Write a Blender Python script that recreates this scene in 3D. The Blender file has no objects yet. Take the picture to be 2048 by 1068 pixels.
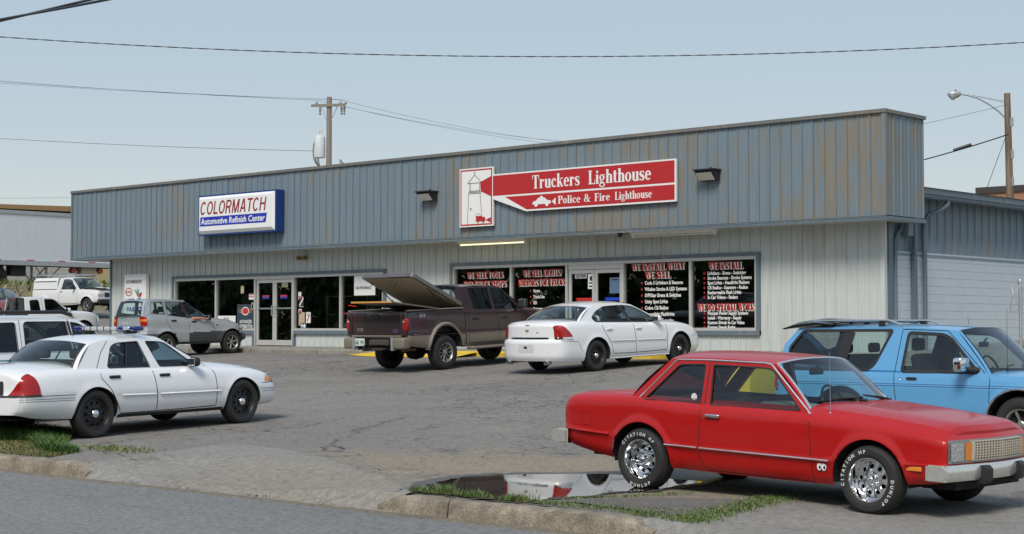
import bpy, bmesh, math, random
import numpy as np
from mathutils import Vector, Matrix
from mathutils.geometry import tessellate_polygon

# ------------------------------------------------------------------ camera, sky, sun, exposure
SC = bpy.context.scene
COL = SC.collection
R = math.radians
cam_d = bpy.data.cameras.new("camera")
cam_d.sensor_width = 36.0
cam_d.lens = 3239.0 / 2048.0 * 36.0
cam_d.clip_start = 0.1
cam_d.clip_end = 3000
cam = bpy.data.objects.new("camera", cam_d)
COL.objects.link(cam)
cam.location = (0, 0, 1.57)
cam.rotation_euler = (R(90 + 2.1784), 0, 0.737336)
SC.camera = cam

SUN_TRAVEL = Vector((-0.32, 0.72, -0.90)).normalized()
SUN_EL = math.asin(-SUN_TRAVEL.z)
SUN_AZ = math.atan2(-SUN_TRAVEL.x, -SUN_TRAVEL.y)      # from +Y towards +X
world = bpy.data.worlds.new("World")
SC.world = world
world.use_nodes = True
wn = world.node_tree
wn.nodes.clear()
sky = wn.nodes.new("ShaderNodeTexSky")
sky.sky_type = 'NISHITA'
sky.sun_disc = False
sky.sun_elevation = SUN_EL
sky.sun_rotation = SUN_AZ
sky.air_density = 1.0
sky.dust_density = 1.6
sky.ozone_density = 1.5
hsv = wn.nodes.new("ShaderNodeHueSaturation")
hsv.inputs["Saturation"].default_value = 3.7
hsv.inputs["Value"].default_value = 2.68
gam = wn.nodes.new("ShaderNodeGamma")              # a hazy sky: evens out horizon and zenith
gam.inputs["Gamma"].default_value = 0.13
bg = wn.nodes.new("ShaderNodeBackground")
bg.inputs["Strength"].default_value = 0.15
wo = wn.nodes.new("ShaderNodeOutputWorld")
wn.links.new(sky.outputs[0], gam.inputs["Color"])
wn.links.new(gam.outputs[0], hsv.inputs["Color"])
wn.links.new(hsv.outputs[0], bg.inputs["Color"])
wn.links.new(bg.outputs[0], wo.inputs["Surface"])

sun_d = bpy.data.lights.new("sun", 'SUN')
sun_d.energy = 2.1
sun_d.angle = R(20)
sun_d.color = (1.0, 0.95, 0.87)
sun = bpy.data.objects.new("sun", sun_d)
COL.objects.link(sun)
sun.rotation_euler = SUN_TRAVEL.to_track_quat('-Z', 'Y').to_euler()

SC.view_settings.view_transform = 'Standard'
SC.view_settings.look = 'None'
SC.view_settings.gamma = 1
SC.view_settings.use_curve_mapping = False
SC.view_settings.exposure = 0.46
SC.render.engine = 'CYCLES'
SC.cycles.max_bounces = 8
SC.cycles.transparent_max_bounces = 16

random.seed(7)
RNG = np.random.default_rng(11)

# ------------------------------------------------------------------ helpers: meshes
class MB:
    """collects geometry for one mesh object"""
    def __init__(s):
        s.v = []; s.f = []; s.mi = []
    def add(s, vs, fs, m=0):
        o = len(s.v)
        s.v.extend([tuple(map(float, q)) for q in vs])
        s.f.extend([tuple(i + o for i in f) for f in fs])
        s.mi.extend([m] * len(fs))
        return s
    def quad(s, a, b, c, d, m=0):
        return s.add([a, b, c, d], [(0, 1, 2, 3)], m)
    def box(s, x0, x1, y0, y1, z0, z1, m=0):
        return s.add([(x0, y0, z0), (x1, y0, z0), (x1, y1, z0), (x0, y1, z0),
                      (x0, y0, z1), (x1, y0, z1), (x1, y1, z1), (x0, y1, z1)],
                     [(0, 3, 2, 1), (4, 5, 6, 7), (0, 1, 5, 4), (1, 2, 6, 5), (2, 3, 7, 6), (3, 0, 4, 7)], m)
    def cbox(s, c, d, m=0, rot=None):
        hx, hy, hz = d[0] / 2, d[1] / 2, d[2] / 2
        vs = [Vector((sx * hx, sy * hy, sz * hz)) for sz in (-1, 1) for sx, sy in ((-1, -1), (1, -1), (1, 1), (-1, 1))]
        if rot is not None:
            vs = [rot @ q for q in vs]
        vs = [q + Vector(c) for q in vs]
        return s.add(vs, [(0, 3, 2, 1), (4, 5, 6, 7), (0, 1, 5, 4), (1, 2, 6, 5), (2, 3, 7, 6), (3, 0, 4, 7)], m)
    def rbox(s, c, d, r=0.03, seg=3, m=0, rot=None, taper=None):
        bm = bmesh.new()
        bmesh.ops.create_cube(bm, size=1.0)
        for q in bm.verts:
            tx = 1.0
            if taper and q.co.z > 0:
                tx = taper
            q.co = Vector((q.co.x * d[0] * tx, q.co.y * d[1] * tx, q.co.z * d[2]))
        bmesh.ops.bevel(bm, geom=list(bm.edges), offset=min(r, min(d) * .49), segments=seg, profile=.5, affect='EDGES')
        vs = []
        for q in bm.verts:
            p = rot @ q.co if rot is not None else q.co
            vs.append(p + Vector(c))
        bm.verts.index_update()
        s.add(vs, [[q.index for q in f.verts] for f in bm.faces], m)
        bm.free()
        return s
    def grid(s, P, m=0, closed_u=False):
        """P: array n x k x 3"""
        n = len(P); k = len(P[0])
        vs = [q for row in P for q in row]
        fs = []
        for i in range(n if closed_u else n - 1):
            j2 = (i + 1) % n
            for j in range(k - 1):
                fs.append((i * k + j, i * k + j + 1, j2 * k + j + 1, j2 * k + j))
        return s.add(vs, fs, m)
    def tube(s, path, r, n=8, m=0, cap=True, closed=False):
        path = [Vector(p) for p in path]
        N = len(path)
        rs = r if hasattr(r, '__len__') else [r] * N
        rings = []
        up = Vector((0, 0, 1))
        prev = None
        for i in range(N):
            a = path[(i - 1) % N] if (closed or i > 0) else path[i]
            b = path[(i + 1) % N] if (closed or i < N - 1) else path[i]
            t = (b - a)
            if t.length < 1e-9:
                t = Vector((0, 0, 1))
            t.normalize()
            if prev is None:
                u = t.cross(up)
                if u.length < 1e-3:
                    u = t.cross(Vector((1, 0, 0)))
            else:
                u = prev - t * prev.dot(t)
                if u.length < 1e-4:
                    u = t.cross(up)
            u.normalize(); prev = u
            w = t.cross(u)
            rings.append([path[i] + (u * math.cos(2 * math.pi * k / n) + w * math.sin(2 * math.pi * k / n)) * rs[i] for k in range(n)])
        o = len(s.v)
        s.v.extend([tuple(q) for ring in rings for q in ring])
        for i in range(N if closed else N - 1):
            i2 = (i + 1) % N
            for k in range(n):
                s.f.append((o + i * n + k, o + i * n + (k + 1) % n, o + i2 * n + (k + 1) % n, o + i2 * n + k)); s.mi.append(m)
        if cap and not closed:
            s.f.append(tuple(o + k for k in range(n))); s.mi.append(m)
            s.f.append(tuple(o + (N - 1) * n + k for k in reversed(range(n)))); s.mi.append(m)
        return s
    def cyl(s, a, b, r0, r1=None, n=12, m=0):
        r1 = r0 if r1 is None else r1
        return s.tube([a, b], [r0, r1], n, m)
    def lathe(s, prof, n=24, axis='z', c=(0, 0, 0), m=0):
        """prof: [(r,h)]"""
        P = []
        for r, h in prof:
            row = []
            for k in range(n + 1):
                a = 2 * math.pi * k / n
                x, y = r * math.cos(a), r * math.sin(a)
                if axis == 'z': q = (x, y, h)
                elif axis == 'y': q = (x, h, y)
                else: q = (h, x, y)
                row.append((q[0] + c[0], q[1] + c[1], q[2] + c[2]))
            P.append(row)
        return s.grid(P, m)
    def prism(s, poly, y0, y1, m=0, ax='y', holes=()):
        """polygon in two axes extruded along the third; ax y: (x,z), z: (x,y), x: (y,z)"""
        def mk(a, b, t):
            return (a, t, b) if ax == 'y' else ((a, b, t) if ax == 'z' else (t, a, b))
        loops = [list(poly)] + [list(h) for h in holes]
        tri = tessellate_polygon([[Vector((a, b, 0)) for a, b in L] for L in loops])
        flat = [p for L in loops for p in L]
        n = len(flat)
        o = len(s.v)
        s.v.extend([mk(a, b, y0) for a, b in flat]); s.v.extend([mk(a, b, y1) for a, b in flat])
        for t in tri:
            s.f.append((o + t[0], o + t[1], o + t[2])); s.mi.append(m)
            s.f.append((o + n + t[2], o + n + t[1], o + n + t[0])); s.mi.append(m)
        base = 0
        for L in loops:
            k = len(L)
            for i in range(k):
                a, b = base + i, base + (i + 1) % k
                s.f.append((o + a, o + b, o + n + b, o + n + a)); s.mi.append(m)
            base += k
        return s
    def mesh(s, name, mats, smooth=None, weld=False, fixn=True):
        me = bpy.data.meshes.new(name)
        me.from_pydata(s.v, [], s.f)
        if weld or fixn:
            bm = bmesh.new(); bm.from_mesh(me)
            bm.faces.ensure_lookup_table()
            for f, mi in zip(bm.faces, s.mi):
                f.material_index = mi
            if weld:
                bmesh.ops.remove_doubles(bm, verts=bm.verts, dist=2e-4)
                bmesh.ops.dissolve_degenerate(bm, dist=1e-5, edges=bm.edges)
            if fixn:
                bmesh.ops.recalc_face_normals(bm, faces=bm.faces)
            bm.to_mesh(me); bm.free()
        else:
            me.polygons.foreach_set("material_index", s.mi)
        for q in (mats if isinstance(mats, (list, tuple)) else [mats]):
            me.materials.append(q)
        if smooth is not None:
            me.polygons.foreach_set("use_smooth", [True] * len(me.polygons))
            me.set_sharp_from_angle(angle=R(smooth))
        me.update()
        return me
    def obj(s, name, mats, parent=None, smooth=None, weld=False, loc=None, fixn=True):
        if not s.f:
            return None
        return link(name, s.mesh(name, mats, smooth, weld, fixn), parent, loc)

def link(name, me, parent=None, loc=None, rot=None):
    o = bpy.data.objects.new(name, me)
    COL.objects.link(o)
    if parent is not None: o.parent = parent
    if loc is not None: o.location = loc
    if rot is not None: o.rotation_euler = rot
    return o

def tag(o, label, cat, group=None):
    o["label"] = label; o["category"] = cat
    if group: o["group"] = group
    return o

def kind(o, k):
    o["kind"] = k
    return o

def thing(name, label, cat, loc=(0, 0, 0), rot=None, group=None):
    o = bpy.data.objects.new(name, None)
    COL.objects.link(o)
    o.empty_display_size = .2
    o.location = loc
    if rot is not None:
        o.rotation_euler = rot
    return tag(o, label, cat, group)

def pchip(pts):
    xs = np.array([p[0] for p in pts], float); ys = np.array([p[1] for p in pts], float)
    o = np.argsort(xs); xs = xs[o]; ys = ys[o]
    n = len(xs)
    if n == 1:
        return lambda x: ys[0]
    h = np.diff(xs); d = np.diff(ys) / h
    mm = np.zeros(n)
    for i in range(1, n - 1):
        if d[i - 1] * d[i] > 0:
            w1 = 2 * h[i] + h[i - 1]; w2 = h[i] + 2 * h[i - 1]
            mm[i] = (w1 + w2) / (w1 / d[i - 1] + w2 / d[i])
    mm[0] = d[0]; mm[-1] = d[-1]
    def f(x):
        x = min(max(x, xs[0]), xs[-1])
        i = min(int(np.searchsorted(xs, x, side='right')) - 1, n - 2)
        i = max(i, 0)
        t = (x - xs[i]) / h[i]
        return float(ys[i] * (1 + 2 * t) * (1 - t) ** 2 + mm[i] * h[i] * t * (1 - t) ** 2
                     + ys[i + 1] * t * t * (3 - 2 * t) + mm[i + 1] * h[i] * t * t * (t - 1))
    return f

def rnd(poly, r, seg=5):
    """rounds the corners of a 2D polygon; r number or list"""
    n = len(poly); out = []
    for i in range(n):
        p0 = Vector(poly[i - 1]); p = Vector(poly[i]); p1 = Vector(poly[(i + 1) % n])
        ri = r[i] if hasattr(r, '__len__') else r
        a = (p0 - p); b = (p1 - p)
        q = min(ri, a.length * .45, b.length * .45)
        if q < 1e-4:
            out.append(tuple(p)); continue
        A = p + a.normalized() * q; B = p + b.normalized() * q
        for k in range(seg + 1):
            t = k / seg
            out.append(tuple(A * (1 - t) ** 2 + p * 2 * t * (1 - t) + B * t * t))
    return out

def text_mesh(txt, h, bold=0.0, shear=0.0, xs=1.0, align='LEFT', thick=0.0, spacing=1.0):
    cu = bpy.data.curves.new("txt", 'FONT')
    cu.body = txt
    cu.size = h * 1.38
    cu.align_x = align
    cu.offset = bold
    cu.shear = shear
    cu.space_character = spacing
    cu.extrude = thick / 2
    cu.resolution_u = 2
    o = bpy.data.objects.new("txt", cu)
    COL.objects.link(o)
    dg = bpy.context.evaluated_depsgraph_get()
    me = bpy.data.meshes.new_from_object(o.evaluated_get(dg))
    vs = [(q.co.x * xs, q.co.y, q.co.z) for q in me.vertices]
    fs = [tuple(p.vertices) for p in me.polygons]
    bpy.data.objects.remove(o); bpy.data.curves.remove(cu); bpy.data.meshes.remove(me)
    return vs, fs

# ------------------------------------------------------------------ helpers: materials
def newmat(name):
    m = bpy.data.materials.new(name); m.use_nodes = True
    nt = m.node_tree; nt.nodes.clear()
    out = nt.nodes.new("ShaderNodeOutputMaterial")
    return m, nt, out

def N(nt, t, **kw):
    n = nt.nodes.new(t)
    for k, v in kw.items():
        if k in n.inputs: n.inputs[k].default_value = v
        else: setattr(n, k, v)
    return n

def plain(name, col, rough=.5, metal=0., coat=0., var=.06, scale=6., bump=0., bscale=60., spec=.5, emit=None):
    """principled with small procedural variation of colour and roughness"""
    m, nt, out = newmat(name)
    b = N(nt, "ShaderNodeBsdfPrincipled")
    b.inputs["Roughness"].default_value = rough
    b.inputs["Metallic"].default_value = metal
    b.inputs["Coat Weight"].default_value = coat
    b.inputs["Coat Roughness"].default_value = .04
    b.inputs["Specular IOR Level"].default_value = spec
    tc = N(nt, "ShaderNodeNewGeometry")
    no = N(nt, "ShaderNodeTexNoise"); no.inputs["Scale"].default_value = scale; no.inputs["Detail"].default_value = 4
    nt.links.new(tc.outputs["Position"], no.inputs["Vector"])
    mix = N(nt, "ShaderNodeMix"); mix.data_type = 'RGBA'
    mix.inputs["A"].default_value = (*[c * (1 - var) for c in col], 1)
    mix.inputs["B"].default_value = (*[min(1, c * (1 + var)) for c in col], 1)
    nt.links.new(no.outputs["Fac"], mix.inputs["Factor"])
    nt.links.new(mix.outputs["Result"], b.inputs["Base Color"])
    if bump:
        n2 = N(nt, "ShaderNodeTexNoise"); n2.inputs["Scale"].default_value = bscale; n2.inputs["Detail"].default_value = 5
        nt.links.new(tc.outputs["Position"], n2.inputs["Vector"])
        bp = N(nt, "ShaderNodeBump"); bp.inputs["Strength"].default_value = bump; bp.inputs["Distance"].default_value = .01
        nt.links.new(n2.outputs["Fac"], bp.inputs["Height"])
        nt.links.new(bp.outputs["Normal"], b.inputs["Normal"])
    if emit:
        b.inputs["Emission Color"].default_value = (*emit[0], 1)
        b.inputs["Emission Strength"].default_value = emit[1]
    nt.links.new(b.outputs[0], out.inputs["Surface"])
    return m

def paint(name, col, rough=.35, coat=.8, metal=0., dust=.12, dustcol=(.30, .28, .24), coatrough=.05, spec=.5):
    """car paint with a thin uneven film of road dust"""
    m, nt, out = newmat(name)
    b = N(nt, "ShaderNodeBsdfPrincipled")
    b.inputs["Metallic"].default_value = metal
    b.inputs["Coat Weight"].default_value = coat
    b.inputs["Coat Roughness"].default_value = coatrough
    b.inputs["Specular IOR Level"].default_value = spec
    g = N(nt, "ShaderNodeNewGeometry")
    no = N(nt, "ShaderNodeTexNoise", Scale=2.2, Detail=6., Roughness=.65)
    nt.links.new(g.outputs["Position"], no.inputs["Vector"])
    rp = N(nt, "ShaderNodeMapRange"); rp.inputs["From Min"].default_value = .35; rp.inputs["From Max"].default_value = .8
    rp.inputs["To Min"].default_value = dust * .25; rp.inputs["To Max"].default_value = dust
    nt.links.new(no.outputs["Fac"], rp.inputs["Value"])
    mix = N(nt, "ShaderNodeMix"); mix.data_type = 'RGBA'
    mix.inputs["A"].default_value = (*col, 1); mix.inputs["B"].default_value = (*dustcol, 1)
    nt.links.new(rp.outputs["Result"], mix.inputs["Factor"])
    nt.links.new(mix.outputs["Result"], b.inputs["Base Color"])
    r2 = N(nt, "ShaderNodeMapRange"); r2.inputs["To Min"].default_value = rough * .85; r2.inputs["To Max"].default_value = rough * 1.25
    nt.links.new(no.outputs["Fac"], r2.inputs["Value"])
    nt.links.new(r2.outputs["Result"], b.inputs["Roughness"])
    # very slight panel waviness so that reflections are not perfect
    n3 = N(nt, "ShaderNodeTexNoise", Scale=1.6, Detail=1.)
    nt.links.new(g.outputs["Position"], n3.inputs["Vector"])
    bp = N(nt, "ShaderNodeBump"); bp.inputs["Strength"].default_value = .12; bp.inputs["Distance"].default_value = .02
    nt.links.new(n3.outputs["Fac"], bp.inputs["Height"])
    nt.links.new(bp.outputs["Normal"], b.inputs["Coat Normal"])
    nt.links.new(b.outputs[0], out.inputs["Surface"])
    return m

def glass(name, tint=(.6, .68, .66), ior=1.5, rough=.0, wavy=.0, wscale=(1, 1, 1), boost=1.0):
    """thin sheet glass: tinted transmission plus a Fresnel mirror"""
    m, nt, out = newmat(name)
    tr = N(nt, "ShaderNodeBsdfTransparent"); tr.inputs["Color"].default_value = (*tint, 1)
    gl = N(nt, "ShaderNodeBsdfGlossy"); gl.inputs["Roughness"].default_value = rough
    gl.inputs["Color"].default_value = (.95, .97, 1, 1)
    fr = N(nt, "ShaderNodeFresnel"); fr.inputs["IOR"].default_value = ior
    mul = N(nt, "ShaderNodeMath", operation='MULTIPLY'); mul.inputs[1].default_value = boost; mul.use_clamp = True
    nt.links.new(fr.outputs[0], mul.inputs[0])
    mx = N(nt, "ShaderNodeMixShader")
    nt.links.new(mul.outputs[0], mx.inputs[0]); nt.links.new(tr.outputs[0], mx.inputs[1]); nt.links.new(gl.outputs[0], mx.inputs[2])
    if wavy:
        g = N(nt, "ShaderNodeNewGeometry")
        mp = N(nt, "ShaderNodeMapping"); mp.inputs["Scale"].default_value = wscale
        no = N(nt, "ShaderNodeTexNoise", Scale=3., Detail=1.)
        nt.links.new(g.outputs["Position"], mp.inputs[0]); nt.links.new(mp.outputs[0], no.inputs["Vector"])
        bp = N(nt, "ShaderNodeBump"); bp.inputs["Strength"].default_value = wavy; bp.inputs["Distance"].default_value = .02
        nt.links.new(no.outputs["Fac"], bp.inputs["Height"])
        nt.links.new(bp.outputs[0], gl.inputs["Normal"])
    nt.links.new(mx.outputs[0], out.inputs["Surface"])
    return m

def weathered(name, c1, c2, amount=.5, streak=(5., 5., .55), rough=.6, scale=1.3, metal=0., gx=None):
    """painted sheet metal, faded in vertical streaks and patches"""
    m, nt, out = newmat(name)
    b = N(nt, "ShaderNodeBsdfPrincipled"); b.inputs["Roughness"].default_value = rough; b.inputs["Metallic"].default_value = metal
    g = N(nt, "ShaderNodeNewGeometry")
    mp = N(nt, "ShaderNodeMapping"); mp.inputs["Scale"].default_value = streak
    nt.links.new(g.outputs["Position"], mp.inputs[0])
    n1 = N(nt, "ShaderNodeTexNoise", Scale=scale, Detail=7., Roughness=.62)
    nt.links.new(mp.outputs[0], n1.inputs["Vector"])
    n2 = N(nt, "ShaderNodeTexNoise", Scale=.35, Detail=3.)
    nt.links.new(g.outputs["Position"], n2.inputs["Vector"])
    add = N(nt, "ShaderNodeMath", operation='MULTIPLY_ADD'); add.inputs[1].default_value = .7
    nt.links.new(n2.outputs["Fac"], add.inputs[0]); nt.links.new(n1.outputs["Fac"], add.inputs[2])
    if gx:                                                # one end of the sheeting has weathered more
        sx_ = N(nt, "ShaderNodeSeparateXYZ"); nt.links.new(g.outputs["Position"], sx_.inputs[0])
        mg = N(nt, "ShaderNodeMapRange"); mg.inputs["From Min"].default_value = gx[0]; mg.inputs["From Max"].default_value = gx[1]
        mg.inputs["To Min"].default_value = gx[2]; mg.inputs["To Max"].default_value = gx[3]
        nt.links.new(sx_.outputs[0], mg.inputs["Value"])
        a2 = N(nt, "ShaderNodeMath", operation='ADD'); nt.links.new(add.outputs[0], a2.inputs[0]); nt.links.new(mg.outputs["Result"], a2.inputs[1]); add = a2
    mr = N(nt, "ShaderNodeMapRange"); mr.inputs["From Min"].default_value = 1.0 - amount * .3; mr.inputs["From Max"].default_value = 1.22 - amount * .3
    mr.interpolation_type = 'SMOOTHSTEP'
    nt.links.new(add.outputs[0], mr.inputs["Value"])
    mix = N(nt, "ShaderNodeMix"); mix.data_type = 'RGBA'
    mix.inputs["A"].default_value = (*c1, 1); mix.inputs["B"].default_value = (*c2, 1)
    nt.links.new(mr.outputs["Result"], mix.inputs["Factor"])
    # fine vertical chalking
    mp2 = N(nt, "ShaderNodeMapping"); mp2.inputs["Scale"].default_value = (22, 22, .8)
    nt.links.new(g.outputs["Position"], mp2.inputs[0])
    n4 = N(nt, "ShaderNodeTexNoise", Scale=1., Detail=3.)
    nt.links.new(mp2.outputs[0], n4.inputs["Vector"])
    mr2 = N(nt, "ShaderNodeMapRange"); mr2.inputs["To Min"].default_value = .82; mr2.inputs["To Max"].default_value = 1.18
    nt.links.new(n4.outputs["Fac"], mr2.inputs["Value"])
    mm = N(nt, "ShaderNodeMix"); mm.data_type = 'RGBA'; mm.blend_type = 'MULTIPLY'; mm.inputs["Factor"].default_value = 1
    nt.links.new(mix.outputs["Result"], mm.inputs["A"]); nt.links.new(mr2.outputs["Result"], mm.inputs["B"])
    nt.links.new(mm.outputs["Result"], b.inputs["Base Color"])
    nt.links.new(b.outputs[0], out.inputs["Surface"])
    return m

M = {}
M['black'] = plain('black_plastic', (.018, .018, .019), .5, var=.2)
M['rubber'] = plain('rubber', (.022, .022, .022), .75, var=.15, bump=.15, bscale=40)
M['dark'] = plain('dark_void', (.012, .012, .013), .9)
M['chrome'] = plain('chrome', (.78, .79, .80), .09, 1.0, var=.05)
M['alu'] = plain('aluminium', (.62, .62, .61), .38, 1.0, var=.1)
M['steel'] = plain('galvanised', (.48, .50, .51), .5, .7, var=.15)
M['white'] = plain('white_enamel', (.80, .80, .78), .35, var=.03)
M['seatgrey'] = plain('seat_grey', (.13, .135, .14), .9, var=.1)
M['seatdark'] = plain('seat_dark', (.035, .035, .04), .9, var=.1)
M['redlens'] = plain('red_lens', (.33, .006, .006), .2, coat=.35, var=.15, scale=30)
M['amber'] = plain('amber_lens', (.75, .23, .02), .14, coat=1., var=.1)
M['clearlens'] = plain('clear_lens', (.70, .72, .73), .10, .8, coat=1., var=.2, scale=25, bump=.7, bscale=35)
M['trim'] = plain('bright_trim', (.66, .66, .65), .25, .75, var=.06)
M['carglass'] = glass('car_glass', (.74, .85, .83), 1.5, wavy=.05, boost=1.1)
M['oldglass'] = glass('wavy_glass', (.74, .84, .82), 1.55, wavy=.22, wscale=(1.2, 1.2, 6), boost=1.3)
M['tintglass'] = glass('tinted_glass', (.12, .14, .14), 1.5, wavy=.06, boost=1.1)
M['shopglass'] = glass('shop_glass', (.38, .43, .41), 1.52, wavy=.03, boost=2.4)
M['gap'] = plain('panel_gap', (.01, .01, .01), .9)
# ------------------------------------------------------------------ the setting
PY = [-400, 10.9, 11.3, 12.0, 13.7, 16.6, 20, 24, 26.7, 29, 31.1, 34, 44, 60, 400]
PZ = [-.22, -.22, -.10, -.03, .03, .09, .25, .48, .655, .77, .83, 1.0, 1.4, 2.0, 6.0]
PZ2 = [-.22, -.22, -.10, -.08, -.065, -.04, .03, .33, .57, .75, .83, 1.0, 1.4, 2.0, 6.0]
KS = 1.105                                                # survey scale of the pavement outlines below
def smooth01(t):
    t = min(1., max(0., t)); return t * t * (3 - 2 * t)
def G(x, y):
    a = np.interp(y, PY, PZ); b = np.interp(y, PY, PZ2)
    k = smooth01((x + 19) / 6)
    h = min(1, max(0, (-52 - x) / 15)) * .9 * min(1, max(0, (y - 12) / 20))
    z = a * (1 - k) + b * k + h
    if 11.3 < y < 13.2:                                   # the driveway falls gently to the street
        z -= .13 * smooth01((x + 17.3) / .6) * smooth01((-11.7 - x) / .6) * (1 - smooth01((y - 11.2) / 1.9))
    if 11.3 < y < 22: z -= .085 * smooth01((x + 10.2) / 2.8) * smooth01((22 - y) / 5)
    if y > 20:                                            # the bank up to the trailer yard
        z += smooth01((-71 - x) / 6.5) * max(0, 4.0 - z)
    q = math.exp(-abs((x + 10.95) / 2.6) ** 4 - abs((y - 13.0) / 2.5) ** 4) if 8 < y < 18 else 0
    return float(z * (1 - q) + PZ0(y) * q) if y > 11.3 else float(z)
def PZ0(y): return -.075 - .008 * (y - 11.4)

def ground_mat(name, c1, c2, rough=.85, big=.25, fine=140., bump=.5, crack=0., tan=None, speck=.35, streaky=None, stain=0.):
    m, nt, out = newmat(name)
    b = N(nt, "ShaderNodeBsdfPrincipled"); b.inputs["Roughness"].default_value = rough
    b.inputs["Specular IOR Level"].default_value = .3
    g = N(nt, "ShaderNodeNewGeometry")
    pos = g.outputs["Position"]
    src = pos
    if streaky:
        mp = N(nt, "ShaderNodeMapping"); mp.inputs["Scale"].default_value = streaky
        nt.links.new(pos, mp.inputs[0]); src = mp.outputs[0]
    n1 = N(nt, "ShaderNodeTexNoise", Scale=big, Detail=8., Roughness=.6); nt.links.new(src, n1.inputs["Vector"])
    mr = N(nt, "ShaderNodeMapRange"); mr.inputs["From Min"].default_value = .3; mr.inputs["From Max"].default_value = .7
    nt.links.new(n1.outputs["Fac"], mr.inputs["Value"])
    mix = N(nt, "ShaderNodeMix"); mix.data_type = 'RGBA'
    mix.inputs["A"].default_value = (*c1, 1); mix.inputs["B"].default_value = (*c2, 1)
    nt.links.new(mr.outputs["Result"], mix.inputs["Factor"])
    col = mix.outputs["Result"]
    if tan:                                               # silt washed over the paving: (colour, x, y, rx, ry)
        tcol, cx, cy, rx, ry = tan
        sp = N(nt, "ShaderNodeMapping"); sp.inputs["Location"].default_value = (-cx / rx, -cy / ry, 0); sp.inputs["Scale"].default_value = (1 / rx, 1 / ry, 0)
        nt.links.new(pos, sp.inputs[0])
        ln = N(nt, "ShaderNodeVectorMath", operation='LENGTH'); nt.links.new(sp.outputs[0], ln.inputs[0])
        n5 = N(nt, "ShaderNodeTexNoise", Scale=.9, Detail=7., Roughness=.65); nt.links.new(pos, n5.inputs["Vector"])
        ad = N(nt, "ShaderNodeMath", operation='MULTIPLY_ADD'); ad.inputs[1].default_value = 1.3
        nt.links.new(n5.outputs["Fac"], ad.inputs[0]); nt.links.new(ln.outputs["Value"], ad.inputs[2])
        m3 = N(nt, "ShaderNodeMapRange"); m3.inputs["From Min"].default_value = 1.25; m3.inputs["From Max"].default_value = 1.75
        m3.inputs["To Min"].default_value = .75; m3.inputs["To Max"].default_value = 0.
        nt.links.new(ad.outputs[0], m3.inputs["Value"])
        mx = N(nt, "ShaderNodeMix"); mx.data_type = 'RGBA'; mx.inputs["B"].default_value = (*tcol, 1)
        nt.links.new(m3.outputs["Result"], mx.inputs["Factor"]); nt.links.new(col, mx.inputs["A"])
        col = mx.outputs["Result"]
    if stain:                                             # oil drips, tar patches, worn pale wheel tracks
        for sc_, lo, hi, mul in ((.9, .60, .70, 1 - stain), (.33, .56, .66, 1 + stain * .45), (4.5, .66, .72, 1 - stain * .8)):
            ns_ = N(nt, "ShaderNodeTexNoise", Scale=sc_, Detail=6., Roughness=.62); nt.links.new(src if sc_ < 1 else pos, ns_.inputs["Vector"])
            ms_ = N(nt, "ShaderNodeMapRange"); ms_.inputs["From Min"].default_value = lo; ms_.inputs["From Max"].default_value = hi
            ms_.inputs["To Min"].default_value = 1; ms_.inputs["To Max"].default_value = mul
            nt.links.new(ns_.outputs["Fac"], ms_.inputs["Value"])
            mk_ = N(nt, "ShaderNodeMix"); mk_.data_type = 'RGBA'; mk_.blend_type = 'MULTIPLY'; mk_.inputs["Factor"].default_value = 1
            nt.links.new(col, mk_.inputs["A"]); nt.links.new(ms_.outputs["Result"], mk_.inputs["B"]); col = mk_.outputs["Result"]
    n2 = N(nt, "ShaderNodeTexNoise", Scale=fine, Detail=3., Roughness=.7); nt.links.new(pos, n2.inputs["Vector"])
    mr2 = N(nt, "ShaderNodeMapRange"); mr2.inputs["From Min"].default_value = .3; mr2.inputs["From Max"].default_value = .7
    mr2.inputs["To Min"].default_value = 1 - speck; mr2.inputs["To Max"].default_value = 1 + speck
    nt.links.new(n2.outputs["Fac"], mr2.inputs["Value"])
    n2b = N(nt, "ShaderNodeTexNoise", Scale=fine * .12, Detail=4., Roughness=.7); nt.links.new(pos, n2b.inputs["Vector"])
    mr2b = N(nt, "ShaderNodeMapRange"); mr2b.inputs["From Min"].default_value = .3; mr2b.inputs["From Max"].default_value = .7
    mr2b.inputs["To Min"].default_value = 1 - speck * .75; mr2b.inputs["To Max"].default_value = 1 + speck * .75
    nt.links.new(n2b.outputs["Fac"], mr2b.inputs["Value"])
    mu0 = N(nt, "ShaderNodeMath", operation='MULTIPLY'); nt.links.new(mr2.outputs["Result"], mu0.inputs[0]); nt.links.new(mr2b.outputs["Result"], mu0.inputs[1])
    mu = N(nt, "ShaderNodeMix"); mu.data_type = 'RGBA'; mu.blend_type = 'MULTIPLY'; mu.inputs["Factor"].default_value = 1
    nt.links.new(col, mu.inputs["A"]); nt.links.new(mu0.outputs[0], mu.inputs["B"])
    col = mu.outputs["Result"]
    hgt = n2.outputs["Fac"]
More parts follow.
